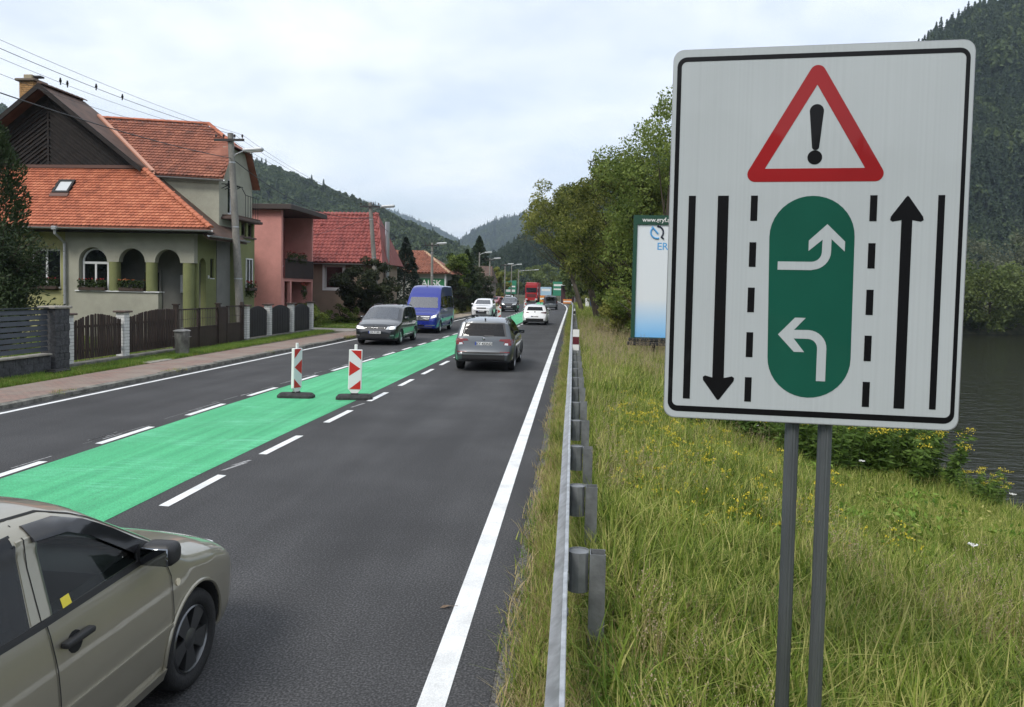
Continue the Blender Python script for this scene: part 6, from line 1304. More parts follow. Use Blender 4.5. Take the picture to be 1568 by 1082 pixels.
for k in range(4): wire(INS['p1'][k], INS['p2'][k], .35+.05*k, .007, ('leftmost', 'second from left', 'third from left', 'rightmost')[k]+' thin wire strung between the two nearer poles')
wire(INS['p1c'], INS['p2c'], .9, .018, 'thick cable strung between the two nearer poles')
for k in range(4): wire(INS['p2'][k], INS['p3'][k], .3, .008, ('leftmost', 'second from left', 'third from left', 'rightmost')[k]+' thin wire between the second pole and the shop pole')
wire(INS['p2c'], INS['p3c'], .5, .018, 'thick cable between the second pole and the shop pole')
wire(INS['p2c'], (-24, 52.0, 5.2), .4, .012, 'service cable from the second pole to the tan house')
BIRD = mat('bird_feather', (.018, .018, .02), .7)
def bird(p, rz, label):
    t = empty('bird', p, rz, label, 'bird', 'birds on the wires')
    autos(MB().lathe([(0, -.075), (.022, -.06), (.036, -.02), (.034, .02), (.02, .05), (0, .06)], 12, Matrix.Translation((0, 0, .055)) @ Matrix.Rotation(R(55), 4, 'X')).build('body', BIRD, t, local=True), 80)
    autos(MB().lathe([(0, -.026), (.02, -.016), (.026, 0), (.02, .016), (0, .026)], 10, Matrix.Translation((0, -.045, .105))).build('head', BIRD, t, local=True), 80)
    MB().add([(-.012, .05, .02), (.012, .05, .02), (.02, .13, -.035), (-.02, .13, -.035)], [(0, 1, 2, 3)]).build('tail', BIRD, t, local=True)
    MB().add([(0, -.068, .105), (.006, -.066, .11), (-.006, -.066, .11), (0, -.095, .103)], [(0, 1, 3), (0, 3, 2), (1, 2, 3)]).build('beak', BIRD, t, local=True)
def at_px(pts, x):
    best = min(pts, key=lambda p: abs(x-(784+1150*(p-Vector((0, 0, 2.5))).dot(R2)/(p-Vector((0, 0, 2.5))).dot(F))) if (p-Vector((0, 0, 2.5))).dot(F) > 1 else 1e9); return best
dens = lambda pts: [pts[i].lerp(pts[i+1], t_/12) for i in range(len(pts)-1) for t_ in range(12)]
for (k, x, lb) in ((1, 146, 'bird on the second wire, left of the other one there'), (1, 186, 'bird on the second wire, nearer to the pole'), (2, 92, 'leftmost bird on the third wire above the chimney'), (2, 103, 'bird on the third wire just right of the leftmost')): bird(at_px(dens(W1[k]), x), .6, lb)
# ------------------------------------------------------------------ far traffic and roadworks
REDP = paint('lorry_red', (.36, .012, .016), 0., .4)
t = empty('lorry', (-8.3, 151, 0), 0, 'red lorry coming towards us at the far bend', 'lorry')
def LB_(mb, n, m, p=t): return tr(mb, Matrix.Translation((-8.3, 149, 0))).build(n, m, p)
LB_(MB().rbox((-1.22, 0, .55), (1.22, 2.2, 3.6), .12, 3).rbox((-1.1, .2, 3.5), (1.1, 2.2, 4.0), .2, 3), 'cab', REDP); LB_(MB().rbox((-1.05, -.03, 2.0), (1.05, .02, 2.95), .02, 1), 'windscreen', mat('lorry_glass', (.02, .02, .025), .05, coat=1.)); LB_(MB().box((-1.25, -.08, .45), (1.25, .1, .95)), 'bumper', REDP); LB_(MB().box((-.9, -.04, 1.05), (.9, .0, 1.7)), 'grille', mat('lorry_grille', (.10, .015, .015), .5))
for sx in (-.95, .95):
    LB_(MB().rbox((sx-.2, -.1, .55), (sx+.2, -.06, .8), .02, 1), 'headlight', CLEARL); LB_(MB().rbox((sx*1.42-.12, .1, 2.0), (sx*1.42+.12, .25, 2.8), .04, 1), 'mirror', BLACKPL)
LB_(MB().rbox((-1.25, 2.5, 1.0), (1.25, 12, 4.0), .04, 1), 'trailer_box', mat('trailer_red', (.30, .02, .02), .5))
for yy in (1.2, 4.0, 9, 10.3):
    for sx in (-1.0, 1.0): LB_(MB().lathe([(.2, -.15), (.5, -.15), (.5, .15), (.2, .15)], 20, Matrix.Translation((sx, yy, .5)) @ Matrix.Rotation(math.pi/2, 4, 'Y'), close=True), 'wheel', RUBBER)
GOLF2 = dict(GOLF, plate=None, seats=None); 
car('hatchback', dict(GOLF2, plate=[('front', .5, 'LM 900AC')]), (-12.0, 140), math.pi, WHITEP, 'white car at the far left kerb beside the red lorry')
car('hatchback', dict(GOLF2, plate=[('front', .5, 'RK 251BN')]), (-11.2, 108), R(165), paint('dark_red_paint', (.20, .012, .02), 0.), 'dark red car parked at the left behind the black sport utility car')
car('hatchback', dict(GOLF2, plate=[('rear', .6, 'DK 347CL')]), (-6.6, 168), R(8), BLACKP, 'small dark car right of the red lorry')
ORG = mat('barrier_orange', (.62, .20, .03), .5)
def barrier(x, Y, w_, h_, label):
    t = empty('works_barrier', (x, Y, 0), 0, label, 'barrier', 'orange barriers at the roadworks'); MB().rbox((x-w_/2, Y-.05, .25), (x+w_/2, Y+.05, h_), .02, 1).build('board', ORG, t)
    for s_ in (-.4, .4): MB().rbox((x+s_*w_-.06, Y-.25, 0), (x+s_*w_+.06, Y+.25, .26), .02, 1).build('foot', BBASE, t)
    MB().box((x-w_/2+.05, Y-.056, h_*.5), (x+w_/2-.05, Y-.052, h_*.72)).build('white_stripe', REFW, t)
barrier(-10.9, 120, 2.2, 1.1, 'orange barrier at the left kerb before the red lorry'); barrier(-12.2, 123, 1.6, 1.3, 'second orange barrier left of the red lorry'); barrier(-5.3, 140, 1.8, 1.5, 'orange barrier right of the green lane at the bend'); barrier(-4.0, 138, 1.4, 1.1, 'low orange barrier nearest the dark off-road car'); barrier(-1.0, 132, 1.5, 1.0, 'orange barrier beside the end of the guard rail')
def board(name, x, Y, z0, z1, w_, m, label, cat, extra=None):
    t = empty(name, (x, Y, 0), 0, label, cat); MB().rbox((x-w_/2, Y-.04, z0), (x+w_/2, Y+.04, z1), .02, 1).build('panel', m, t)
    for s_ in (-.38, .38): MB().tube([(x+s_*w_, Y+.08, -.1), (x+s_*w_, Y+.08, z1)], .05, 8).build('post', GALV, t)
    for (a, b, mm) in (extra or []): MB().box((x-w_*.4, Y-.05, a), (x+w_*.4, Y-.045, b)).build('pale_band', mm, t)
DGRN = mat('direction_green', (.03, .22, .13), .5)
board('direction_sign', -13.2, 158, 1.6, 4.4, 2.4, DGRN, 'green direction sign left of the red lorry', 'road sign', [(2.0, 2.5, REFW), (3.0, 3.3, REFW)])
board('direction_sign', -3.3, 156, 1.4, 4.3, 1.9, DGRN, 'green direction sign behind the dark off-road car', 'road sign', [(3.4, 3.8, REFW), (2.6, 2.9, REFW)])
board('site_board', -6.0, 165, 1.4, 3.2, 2.4, mat('site_blue', (.35, .50, .62), .5), 'pale blue site board above the orange barrier', 'sign', [(2.3, 2.8, REFW)])
board('small_sign', .55, 128, 2.0, 2.7, .7, REFW, 'small white square sign beside the guard rail end', 'road sign')
t = empty('bus_shelter', (-.6, 150, 0), 0, 'dark bus shelter with pale roof at the far right of the bend', 'bus shelter')
MB().rbox((-2.6, 148.5, 3.5), (1.4, 151, 3.75), .03, 1).build('roof', PVC, t); MB().box((-2.4, 150.8, 0), (1.2, 150.9, 3.4)).build('back_wall', mat('shelter_wall', (.06, .02, .025), .6), t)
for x in (-2.4, 1.2): MB().box((x-.05, 148.7, 0), (x+.05, 148.8, 3.5)).build('post', IRON, t)
t = empty('toilet_cabin', (2.6, 95, 0), 0, 'dark blue cabin with pale lid behind the guard rail', 'cabin')
MB().rbox((2.1, 94.4, -.3), (3.2, 95.5, 2.2), .04, 1).build('cabin_body', mat('cabin_blue', (.02, .05, .14), .5), t); MB().rbox((2.0, 94.3, 2.2), (3.3, 95.6, 2.42), .06, 2).build('lid', mat('cabin_lid', (.42, .42, .40), .6), t); MB().box((2.25, 94.37, .1), (2.95, 94.395, 2.0)).build('door', mat('cabin_door', (.03, .08, .20), .5), t); MB().rbox((1.55, 94.6, -.2), (2.0, 95.2, 1.6), .03, 1).build('side_panel', REFW, t)
# ------------------------------------------------------------------ trees and shrubs
BARK = mat('bark', (.075, .06, .045), .95, var=.4, vscale=6, bump=1., bscale=16, stretch=(1, 1, .3))
LOLIVE = leafmat('leaf_olive', [(.024, .034, .009), (.085, .108, .020), (.18, .20, .042), (.27, .275, .07)], .4, .55)
LGREEN = leafmat('leaf_green', [(.022, .036, .009), (.066, .104, .020), (.14, .195, .040), (.22, .275, .065)], .4, .55)
LGREY = leafmat('leaf_grey', [(.05, .06, .035), (.10, .115, .07), (.17, .185, .12)], .4, .8)
LWILL = leafmat('leaf_willow', [(.045, .070, .018), (.10, .135, .036), (.16, .20, .065)], .4, .3)
LDARK = leafmat('leaf_dark', [(.016, .022, .012), (.036, .046, .022), (.07, .084, .038)], .3, 1.2)
LCON = leafmat('needle_dark', [(.010, .018, .008), (.022, .038, .014), (.045, .070, .024)], .15, 1.2)
LCONB = leafmat('needle_bluish', [(.006, .012, .010), (.014, .025, .018), (.028, .042, .028)], .15, 1.2)
TMESH = {}
def tree(name, loc, m, label, cat='tree', h=10., r=3., seed=1, n=9000, leaf=.22, base=.25, lean=(0, 0), grp=None, key=None, sc=1., clumps=70, flat=1., trunk=.22, droop=0., rz=0., kind='broad', up=0.):
    """tapered trunk with limbs, and a crown of separate leaves gathered in clumps"""
    root = empty(name, loc, rz, label, cat, grp)
    if key in TMESH and key is not None: tm, cm = TMESH[key]
    else:
        g = np.random.default_rng(seed); mb = MB(); H = h
        path = [Vector((lean[0]*(t**1.4)+.12*math.sin(t*5+seed), lean[1]*(t**1.4)+.12*math.cos(t*4+seed), H*.92*t)) for t in np.linspace(0, 1, 9)]
        mb.tube(path, [trunk*(1-.88*i/8)+.015 for i in range(9)], 9)
        cen = []
        if kind == 'broad':
            zc = H*(base+(1-base)/2); rzv = H*(1-base)/2
            for k in range(clumps):
                d = g.normal(size=3); d /= np.linalg.norm(d); q = .45+.55*g.random()**.5
                asym = 1+.28*math.sin(2.3*math.atan2(d[1], d[0])+seed)+.15*math.sin(5*d[2]+seed*2)
                t_ = np.clip((zc+d[2]*rzv*q)/H, 0, 1); ax = lean[0]*t_**1.4, lean[1]*t_**1.4
                cen.append((ax[0]+d[0]*r*q*asym, ax[1]+d[1]*r*q*asym, zc+d[2]*rzv*q*flat))
            for c in cen[:: max(1, clumps//26)]:
                t_ = max(.15, min(.85, c[2]/H*.62)); i = t_*8; p = path[int(i)].lerp(path[min(8, int(i)+1)], i % 1); e = Vector(c); mid = p.lerp(e, .5)+Vector((0, 0, -.06*(e-p).length)); mb.tube([p, mid, e], [trunk*.36*(1-t_)+.025, trunk*.2*(1-t_)+.018, .012], 6)
            cen = np.array(cen); per = n//clumps; cr = (.30+.22*g.random(clumps))*r*.62
            pts = []; 
            for c, rr in zip(cen, cr):
                d = g.normal(size=(per, 3)); d /= np.linalg.norm(d, axis=1)[:, None]; rad = rr*(.35+.65*g.random(per)**.6)
                p = c+d*rad[:, None]*np.array([1, 1, .72]); p[:, 2] -= droop*g.random(per)*((np.linalg.norm(p[:, :2]-c[:2], axis=1)/rr)); pts.append(p)
            pts = np.concatenate(pts); v, f = leaf_cards(pts, leaf*(.6+.7*g.random(len(pts))), g, .55 if leaf < .3 else .6)
        elif kind == 'cone':
            hh = g.random(n)**.85; a = g.random(n)*6.283; lump = 1+.18*np.sin(a*5+hh*26+seed)+.12*np.sin(a*3-hh*40)
            prof = np.interp(hh, [0, .12, .35, .7, 1], [.72, 1, .88, .48, .02]) if not flat == 2 else np.interp(hh, [0, .1, .5, .8, .93, 1], [.75, .95, 1, .75, .42, .05])
            rad = r*prof*lump*(.35+.65*g.random(n)**.35); pts = np.stack([np.cos(a)*rad, np.sin(a)*rad, base*H+hh*H*(1-base)], 1)
            d = np.stack([np.cos(a)*.7, np.sin(a)*.7, (.9 if flat == 2 else .05)+0*a], 1); v, f = leaf_cards(pts, leaf*(.6+.8*g.random(n)), g, .32, dirs=d)
        elif kind == 'yew':
            tips = []
            for k in range(clumps):
                a = g.random()*6.283; el = g.random()*1.2+.15; ln = r*(.75+.5*g.random()); b0 = np.array([0, 0, H*(.1+.55*g.random())]); e = b0+np.array([math.cos(a)*math.cos(el), math.sin(a)*math.cos(el), math.sin(el)*.9])*ln
                t = g.random(n//clumps)[:, None]**.7; q = b0+(e-b0)*t+g.normal(size=(n//clumps, 3))*.13*(.6+t); q[:, 2] -= .1*t[:, 0]**2; tips.append(q); mb.tube([Vector(b0), Vector(e)], [.03, .008], 5)
            pts = np.concatenate(tips); v, f = leaf_cards(pts, leaf*(.6+.8*g.random(len(pts))), g, .3)
        tm = mb.mesh('trunk'); tm.materials.append(BARK); cm = npmesh('crown', v, f); cm.materials.append(m)
        if key is not None: TMESH[key] = (tm, cm)
    for nm, me in (('trunk', tm), ('crown', cm)):
        o = bpy.data.objects.new(nm, me); C.objects.link(o); o.parent = root
    root.scale = (sc, sc, sc); return root
G1 = 'trees along the river bank'
tree('river_tree', (5.0, 41, -.8), LGREEN, 'tallest leafy tree right behind the billboard', h=13.9, r=3.4, seed=3, n=34000, leaf=.175, clumps=150, base=.12, grp=G1)
tree('river_tree', (2.9, 46, -.6), LOLIVE, 'broad olive green tree left of the billboard', h=11.6, r=3.2, seed=8, n=34000, leaf=.175, clumps=150, base=.24, grp=G1)
tree('river_tree', (1.9, 58, -.6), LOLIVE, 'leaning tree whose crown hangs towards the road', h=11.2, r=3.1, seed=14, n=19000, leaf=.19, clumps=90, base=.46, lean=(-3.2, -2.5), grp=G1, trunk=.3)
tree('river_tree', (1.0, 78, -.6), LGREY, 'airy grey-leaved tree farthest towards the road', h=12.6, r=3.3, seed=21, n=5200, leaf=.24, clumps=70, base=.45, lean=(-4.2, 0), grp=G1, trunk=.26)
tree('river_tree', (6.0, 66, -.6), LGREEN, 'tall green tree filling the gap behind the leaning tree', h=12.5, r=4.0, seed=27, n=15000, leaf=.30, clumps=90, base=.08, grp=G1)
tree('river_tree', (8.5, 50, -.9), LOLIVE, 'leafy tree hidden mostly behind the road sign', h=13, r=4.5, seed=31, n=14000, leaf=.3, clumps=90, base=.1, grp=G1)
for i, (x, Y, h_, r_, lb) in enumerate(((3.0, 38.5, 3.4, 1.5, 'bushy shrub just left of the billboard post'), (3.9, 36.5, 4.2, 1.9, 'bushy shrub directly behind the billboard'), (3.4, 47, 4.6, 1.9, 'tall shrub under the broad olive tree'), (3.4, 55, 4.8, 2.0, 'shrub under the leaning tree'), (3.9, 66, 4.6, 2.1, 'shrub beyond the leaning tree'), (5.0, 80, 5.0, 2.4, 'shrub near the blue cabin'), (4.6, 104, 6.0, 2.6, 'shrub beyond the blue cabin'))):
    tree('shrub', (x, Y, -.5), LGREEN if i % 2 else LOLIVE, lb, 'shrub', h=h_, r=r_, seed=40+i, n=8000, leaf=.16, clumps=50, base=.02, trunk=.1, grp='shrubs along the bank')
tree('willow', (1.1, 112, -.3), LWILL, 'pale green willow beside the road at the far right', h=10.5, r=2.3, seed=51, n=9000, leaf=.42, clumps=70, base=.1, droop=1.2)
tree('willow', (4.5, 135, -.3), LWILL, 'second pale willow behind the first one', h=14, r=4.5, seed=52, n=8000, leaf=.5, clumps=70, base=.08, droop=1.2)
for i, (x, Y, h_, r_, lb) in enumerate(((-10, 236, 11, 6, 'round green tree above the red lorry'), (-21, 240, 9, 5.5, 'round tree left of the red lorry'), (-1, 238, 8.5, 5, 'round tree right of the red lorry'), (-32, 232, 8, 5, 'round tree behind the far lamp posts'), (7, 230, 9, 5, 'round tree behind the bus shelter'))):
    tree('roundhead_tree', (x, Y, 0), LWILL, lb, h=h_, r=r_, seed=60+i, n=3500, leaf=.75, clumps=45, base=.03, grp='round trees at the end of the road')
# far bank
for i, (x, Y, h_, r_, m_, lb) in enumerate(((64, 121.5, 10.0, 5.2, LWILL, 'nearest bright willow on the far river bank'), (75, 125.5, 11, 5.5, LWILL, 'willow at the right edge on the far bank'), (66, 141, 15.5, 7.0, LGREY, 'tall grey willow behind the bright one on the far bank'), (83, 146, 15, 7.0, LGREY, 'tall grey willow at the right edge behind the others'), (55, 122, 11, 6, LWILL, 'far bank willow next to the sign edge'), (95, 140, 12, 6, LWILL, 'far bank willow outside to the right'), (45, 128, 11, 6, LWILL, 'far bank willow hidden behind the sign'))):
    tree('bank_willow', (x, Y, -1.6 if h_ < 12 else .3), m_, lb, h=h_, r=r_, seed=70+i, n=9000, leaf=.50, clumps=80, base=-.12, droop=1.4, grp='willows on the far bank')
# village side
tree('thuja', (-19.4, 23.6, .05), LCON, 'tall columnar thuja at the left picture edge', h=7.9, r=1.15, seed=5, n=15000, leaf=.16, kind='cone', flat=2, base=.02, trunk=.12)
tree('yew', (-18.35, 22.8, .05), LCON, 'dark feathery yew in front of the thuja behind the slatted fence', h=4.7, r=1.5, seed=6, n=15000, leaf=.15, kind='yew', clumps=90, trunk=.1)
tree('garden_tree', (-13.45, 48.0, .08), LDARK, 'small dark-leaved tree in front of the tan house', h=4.4, r=1.75, seed=7, n=15000, leaf=.15, clumps=60, base=.22, trunk=.09)
tree('spruce', (-13.9, 61.5, .05), LCONB, 'slender dark spruce right of the red pantile house', h=6.6, r=1.5, seed=9, n=9000, leaf=.24, kind='cone', base=.03, trunk=.1)
tree('cypress', (-11.35, 79.5, .05), LCON, 'dark pointed conifer right of the shop building', h=6.6, r=1.6, seed=10, n=8000, leaf=.3, kind='cone', base=.02, trunk=.12)
tree('garden_tree', (-11.9, 75, .05), LGREEN, 'brighter leafy tree beside the dark pointed conifer', h=6.2, r=1.8, seed=11, n=7000, leaf=.26, clumps=50, base=.1, trunk=.12)
tree('garden_tree', (-11.0, 84, .05), LDARK, 'low dark tree at the kerb right of the pointed conifer', h=4.9, r=1.9, seed=12, n=7000, leaf=.24, clumps=50, base=.05, trunk=.12)
tree('garden_tree', (-11.3, 72, .05), LDARK, 'dark bushy tree behind the blue van', h=3.6, r=1.5, seed=13, n=7000, leaf=.24, clumps=50, base=.02, trunk=.12)
tree('spruce', (-19, 150, 0), LCON, 'dark spruce behind the far lamp posts', h=13, r=3.4, seed=15, n=5000, leaf=.6, kind='cone', base=.05, trunk=.2)
tree('garden_tree', (-13.6, 128, 0), LOLIVE, 'yellowish tree behind the far lamp posts', h=6.5, r=2.3, seed=16, n=3500, leaf=.4, clumps=40, base=.05, trunk=.15)
for i, (x, Y, h_, r_, lb) in enumerate(((-15.2, 42.6, 1.35, .9, 'low green bush right of the fence end'), (-16.6, 44.9, 1.5, 1.0, 'arching bush before the tan house wall'), (-14.6, 46.4, 1.3, .9, 'small bush left of the dark garden tree'), (-13.7, 49.6, 1.6, 1.2, 'dark bush below the small garden tree'), (-12.9, 53.5, 1.7, 1.3, 'bush at the kerb behind the black people carrier'), (-13.0, 58.5, 1.9, 1.5, 'bush at the foot of the slender spruce'), (-12.6, 66, 2.4, 1.7, 'bush behind the blue van'), (-17.5, 36.9, 1.2, .6, 'potted bush behind the steel gate'))):
    tree('bush', (x, Y, .05), LDARK if i in (3, 4, 5, 6) else LGREEN, lb, 'bush', h=h_, r=r_, seed=80+i, n=3200, leaf=.11 if Y < 50 else .16, clumps=26, base=.0, trunk=.03, grp='garden bushes')
# ------------------------------------------------------------------ grasses
GGRN = leafmat('grass_green', [(.024, .044, .007), (.085, .135, .016), (.175, .245, .034), (.28, .34, .06), (.46, .44, .15)], .35, .7, rnd=.9)
GDRY = leafmat('grass_dry', [(.19, .145, .06), (.34, .265, .12), (.48, .385, .21)], .3, .8)
GLUSH = leafmat('grass_lush', [(.028, .065, .010), (.075, .16, .020), (.14, .26, .036), (.22, .34, .06)], .35, .8, rnd=.8)
YELF = mat('yellow_bloom', (.58, .47, .03), .6); YELD = mat('yellow_bud', (.40, .34, .03), .6); WHTF = mat('white_bloom', (.75, .75, .72), .6); SEEDM = mat('seed_head', (.34, .27, .17), .8)
def blades(n, rad, h0, h1, w0, seed, bend=.5, flop=.0):
    g = np.random.default_rng(seed); a = g.random(n)*6.283; q = rad*np.sqrt(g.random(n)); p0 = np.stack([np.cos(a)*q, np.sin(a)*q, 0*a-.03], 1)
    h = h0+(h1-h0)*g.random(n); da = a*0+g.random(n)*6.283; dr = np.stack([np.cos(da), np.sin(da), 0*a], 1); sd = np.stack([-np.sin(da), np.cos(da), 0*a], 1); b = bend*(.25+.9*g.random(n))+flop*(g.random(n) < .3)
    w_ = w0*(.6+.8*g.random(n)); v = []
    for t, wt in ((0, 1), (.35, .95), (.7, .62), (1, .08)):
        c = p0+np.array([0, 0, 1])*(h*(t-.30*b*t*t))[:, None]+dr*(h*b*t**2*.8)[:, None]; v += [c-sd*(w_*wt)[:, None], c+sd*(w_*wt)[:, None]]
    v = np.stack(v, 1).reshape(-1, 3); k = np.arange(n)*8
    f = np.concatenate([np.stack([k+2*i, k+2*i+1, k+2*i+3, k+2*i+2], 1) for i in range(3)]); return v, f
def gp(name, parts):
    """join several vertex/face sets with their materials into one tuft"""
    me = bpy.data.meshes.new(name); V = []; Fs = []; mi = []; ms = []; o = 0
    for v, f, m in parts:
        V.append(v); Fs.append(f+o); o += len(v); ms.append(m); mi += [len(ms)-1]*len(f)
    me = npmesh(name, np.concatenate(V), np.concatenate(Fs)); 
    for m in ms: me.materials.append(m)
    me.polygons.foreach_set('material_index', np.array(mi, np.int32)); return bpy.data.objects.new(name, me)
def stalk_heads(n, rad, h0, h1, seed, head, hs, hl):
    g = np.random.default_rng(seed); v, f = blades(n, rad, h0, h1, .0022, seed, .22); tips = v.reshape(n, 8, 3)[:, 7]
    c = np.repeat(tips, head, 0)+g.normal(size=(n*head, 3))*np.array([hs, hs, hl]); hv, hf = leaf_cards(c, hs*1.6, g, .6, up=1.5); return (v, f), (hv, hf)
def weed(seed, n, r, h, ls, m):
    g = np.random.default_rng(seed); p = np.stack([g.normal(size=n)*r, g.normal(size=n)*r, h*g.random(n)], 1); v, f = leaf_cards(p, ls*(.6+.8*g.random(n)), g, .45, up=.3); return v, f, m
T_G = [gp('tuft', [(*blades(40, .17, .20, .56, .0062, i, .6, .6), GGRN)]) for i in range(3)]+[gp('tuft', [(*blades(36, .15, .14, .38, .0068, 30+i, .75, .6), GLUSH)]) for i in range(2)]
T_D = [gp('tuft', [(*blades(30, .16, .18, .50, .0042, 10+i, .9, .8), GDRY), (*blades(14, .16, .2, .45, .004, 15+i, .5), GGRN)]) for i in range(2)]
def sh_(seed, n, h0, h1): a, b = stalk_heads(n, .12, h0, h1, seed, 16, .010, .05); return gp('stalks', [(*a, GDRY), (*b, SEEDM)])
T_S = [sh_(20, 7, .55, .95), sh_(21, 6, .5, .85)]
def yf(seed, n, h0, h1, hd): a, b = stalk_heads(n, .16, h0, h1, seed, hd, .022, .012); w_ = weed(seed+1, 90, .10, h1*.8, .05, GLUSH); return gp('flower', [(*a, GGRN), w_, (*b, YELF)])
T_Y = [yf(50, 6, .35, .6, 7), yf(52, 5, .3, .5, 5)]
T_W = [gp('weed', [weed(60+i, 150, .13, .22, .06, (GLUSH, GGRN)[i % 2])]) for i in range(2)]
T_SH = [gp('tuft', [(*blades(40, .16, .05, .16, .004, 70+i, .6, .4), (GLUSH, GGRN)[i % 2])]) for i in range(2)]
T_DS = [gp('tuft', [(*blades(34, .15, .06, .24, .003, 80+i, .8, .6), GDRY), (*blades(16, .15, .06, .2, .004, 84+i, .7), GGRN)]) for i in range(2)]
g = np.random.default_rng(77)
def spread(n, x0, x1, y0, y1, near=0.):
    x = x0+(x1-x0)*g.random(n); t = g.random(n); y = y0+(y1-y0)*(t if not near else t**near); return x, y
def put(name, x, y, protos, s0, s1, tilt=.12, z=None):
    n = len(x); zz = gz(x, y) if z is None else np.full(n, z); s = s0+(s1-s0)*g.random(n); rot = np.stack([g.normal(size=n)*tilt, g.normal(size=n)*tilt, g.random(n)*6.28], 1)
    return scatter(name, np.stack([x, y, zz], 1), s, rot, g.integers(0, len(protos), n), protos)
def bankx(y): return np.interp(y, [p[0] for p in BANK], [p[1] for p in BANK])
# verge right of the guard rail
x, y = spread(15000, .22, 10.4, 1.2, 17); k = x < bankx(y)+2.4; x, y = x[k], y[k]; k = (x > 2.2+.12*y) & (y > 8); put('verge_grass', x[~k], y[~k], T_G, .75, 1.35); put('bank_top_grass', x[k], y[k], T_G[:3]+T_G[3:4]+T_SH[1:], .5, .85)
x, y = spread(11000, .25, 11.5, 17, 46); k = x < bankx(y)+2; put('verge_grass_middle', x[k], y[k], T_G, 1.0, 1.8)
x, y = spread(7000, .25, 9, 46, 120); put('verge_grass_far', x, y, T_G, 1.3, 2.4)
def patch(n, x0, x1, y0, y1, s, seed, thr):
    x, y = spread(n, x0, x1, y0, y1); k = (vnoise(x, y, s, seed) > thr) & (x < bankx(y)+1.5); return x[k], y[k]
x, y = patch(7500, .25, 9.5, 1.5, 22, 1.1, 2, .16); k = ~((x > 2.2+.12*y) & (y > 8)); put('dry_grass', x[k], y[k], T_D, .8, 1.35)
x, y = patch(5500, .3, 8, 22, 60, 3.0, 3, .1); put('dry_grass_far', x, y, T_D, 1.1, 1.9)
x, y = patch(2000, .4, 8.5, 2.5, 24, 1.6, 5, .05); k = ~((x > 2.0+.12*y) & (y > 8)); put('seeding_stalks', x[k], y[k], T_S, .6, 1.0, .1)
x, y = patch(1100, .4, 4.5, 22, 46, 2.5, 6, -.1); put('seeding_stalks_far', x, y, T_S, .8, 1.4, .1)
x, y = spread(1500, .6, 4.2, 8, 21); k = g.random(1500) < np.exp(-((x-1.9)/1.3)**2-((y-13)/5.5)**2); put('yellow_flowers', x[k], y[k], T_Y, .55, .9)
x, y = patch(1300, .3, 9, 2, 25, 1.4, 8, .1); put('broad_weeds', x, y, T_W, .7, 1.5)
# strip between road and guard rail
x, y = spread(7000, -.34, .14, 1.8, 40, 1.3); k = g.random(7000) < np.clip((x+.40)/.30, .08, 1); put('strip_grass', x[k], y[k], T_DS+T_SH, .6, 1.35)
x, y = spread(3500, -.22, .12, 1.8, 60); put('strip_grass_tall', x, y, T_D+T_G[:2], .38, .72)
x, y = spread(3000, -.30, .15, 40, 120); put('strip_grass_far', x, y, T_D+T_G[:2], .7, 1.2)
# left verge, gardens and kerb weeds
x, y = spread(9000, -13.62, -12.66, 9, 39.2); put('pavement_verge', x, y, T_SH, .55, 1.15, z=.085)
x, y = spread(650, -11.32, -11.0, 8, 60); x = np.interp(y, [p[0] for p in EDGE_L], [p[1] for p in EDGE_L])-.40+(g.random(650)-.5)*.18; k = vnoise(x, y, 1.5, 4) > .1; put('kerb_weeds', x[k], y[k], T_SH+T_DS, .35, .9, z=.08)
x, y = spread(9000, -24, -12.3, 41.5, 51.5); k = (x < np.interp(y, [p[0] for p in EDGE_L], [p[1] for p in EDGE_L])-1.98) & ~((y > 43.5) & (y < 44.3)); put('garden_lawn', x[k], y[k], T_SH, .8, 1.4, z=.085)
x, y = spread(4500, -14.5, -10.8, 56, 112); k = x < np.interp(y, [p[0] for p in EDGE_L], [p[1] for p in EDGE_L])-2.2; put('roadside_grass', x[k], y[k], T_D+T_G[:1], .9, 1.7, z=.06)
x, y = spread(5000, -30, -14, 10, 40); put('yard_grass', x, y, T_SH, .9, 1.6, z=.08)
# flowering bush at the top of the bank
LLAN = leafmat('goldenrod_leaf', [(.030, .062, .012), (.080, .145, .026), (.14, .22, .045)], .35, 1.5)
def goldenrod(loc, s, seed, label):
    r = np.random.default_rng(seed); root = empty('goldenrod', loc, 0, label, 'flowering plant', 'yellow flowering plants on the bank'); ns = 26; mb = MB(); P_ = []; D_ = []; top = []
    for k in range(ns):
        a = r.random()*6.283; q = .42*math.sqrt(r.random()); b0 = np.array([q*math.cos(a), q*math.sin(a), -.1]); ht = .85+.45*r.random(); e = b0*np.array([1.7, 1.7, 1])+np.array([0, 0, ht]); mb.tube([Vector(b0), Vector((b0+e)/2)+Vector((0, 0, .03)), Vector(e)], [.008, .006, .003], 5, False)
        m_ = 60; t = .08+.85*r.random(m_); aa = r.random(m_)*6.283; d = np.stack([np.cos(aa), np.sin(aa), .15-.5*r.random(m_)], 1); P_.append(b0+(e-b0)*t[:, None]+d*.06); D_.append(d); top.append(e)
    v, f = leaf_cards(np.concatenate(P_), .12+.07*r.random(ns*60), r, .25, dirs=np.concatenate(D_)*1.6); finish('leaves', npmesh('l', v, f), LLAN, root)
    sm = mb.mesh('stems'); finish('stems', sm, mat('green_stem', (.06, .09, .025), .7), root)
    top = np.array(top)[r.random(ns) < .62]; c = np.repeat(top, 34, 0)+r.normal(size=(len(top)*34, 3))*np.array([.055, .055, .022]); v, f = leaf_cards(c, .026, r, .8); finish('blossoms', npmesh('b', v, f), YELF, root); root.scale = (s, s, s)
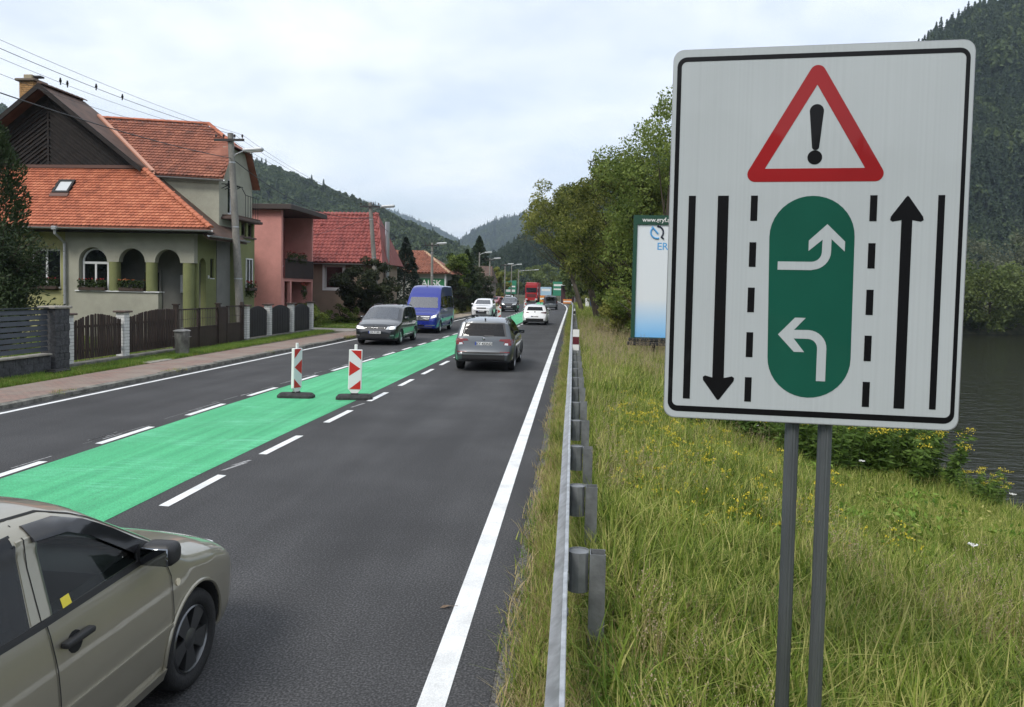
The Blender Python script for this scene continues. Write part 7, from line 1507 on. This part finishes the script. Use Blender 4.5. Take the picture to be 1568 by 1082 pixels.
for i, (x, Y, s) in enumerate(((6.55, 14.3, .95), (5.95, 14.0, .95), (5.3, 14.2, .95), (4.7, 14.0, .95), (4.0, 14.3, .9), (6.2, 15.1, 1.1), (3.4, 14.6, .9), (5.4, 15.2, 1.05), (6.95, 13.2, .55), (2.8, 15.2, .85), (4.6, 15.3, 1.05))):
    goldenrod((x, Y, float(gz(x, Y))), s*1.12, 90+i, ('rightmost yellow flowering clump at the water edge', 'clump right below the sign corner', 'clump between the sign posts and its corner', 'clump right of the sign posts', 'clump just behind the sign posts', 'tall clump in the second row near the water', 'clump left of the sign posts', 'tall clump in the middle of the second row', 'low clump on the bank edge far right', 'leftmost yellow flowering clump', 'rear clump behind the sign posts')[i])
# single white umbels in the meadow
for i, (x, Y) in enumerate(((4.15, 8.0), (4.6, 12.2), (6.5, 11.5), (3.4, 14))):
    z = float(gz(x, Y)); t = empty('white_umbel', (x, Y, z), 0, ('white umbel flower nearest in the meadow', 'white umbel flower right of the posts', 'white umbel flower near the bank edge', 'white umbel flower behind the posts')[i], 'flower', 'white umbels in the meadow')
    MB().tube([(0, 0, 0), (.02, .01, .35), (.015, 0, .62)], [.004, .003, .002], 5).build('stem', mat('green_stem'), t, local=True); r = np.random.default_rng(i); a = r.random(60)*6.28; q = .045*np.sqrt(r.random(60)); v, f = leaf_cards(np.stack([.015+q*np.cos(a), q*np.sin(a), .63+.01*r.random(60)], 1), .016, r, .9); finish('umbel', npmesh('u', v, f), WHTF, t)
# ------------------------------------------------------------------ air
hz = MB().box((-2650, -950, -14), (2650, 4550, 360)).build('haze', None); tag(hz, kind='stuff')
hm = bpy.data.materials.new('haze_air'); hm.use_nodes = True; nn = hm.node_tree.nodes; nn.clear(); ho = nn.new('ShaderNodeOutputMaterial'); pv = nn.new('ShaderNodeVolumePrincipled'); pv.inputs['Color'].default_value = (.66, .80, .97, 1); pv.inputs['Density'].default_value = .00018; pv.inputs['Anisotropy'].default_value = .2
hm.node_tree.links.new(pv.outputs[0], ho.inputs['Volume']); hz.data.materials.append(hm)
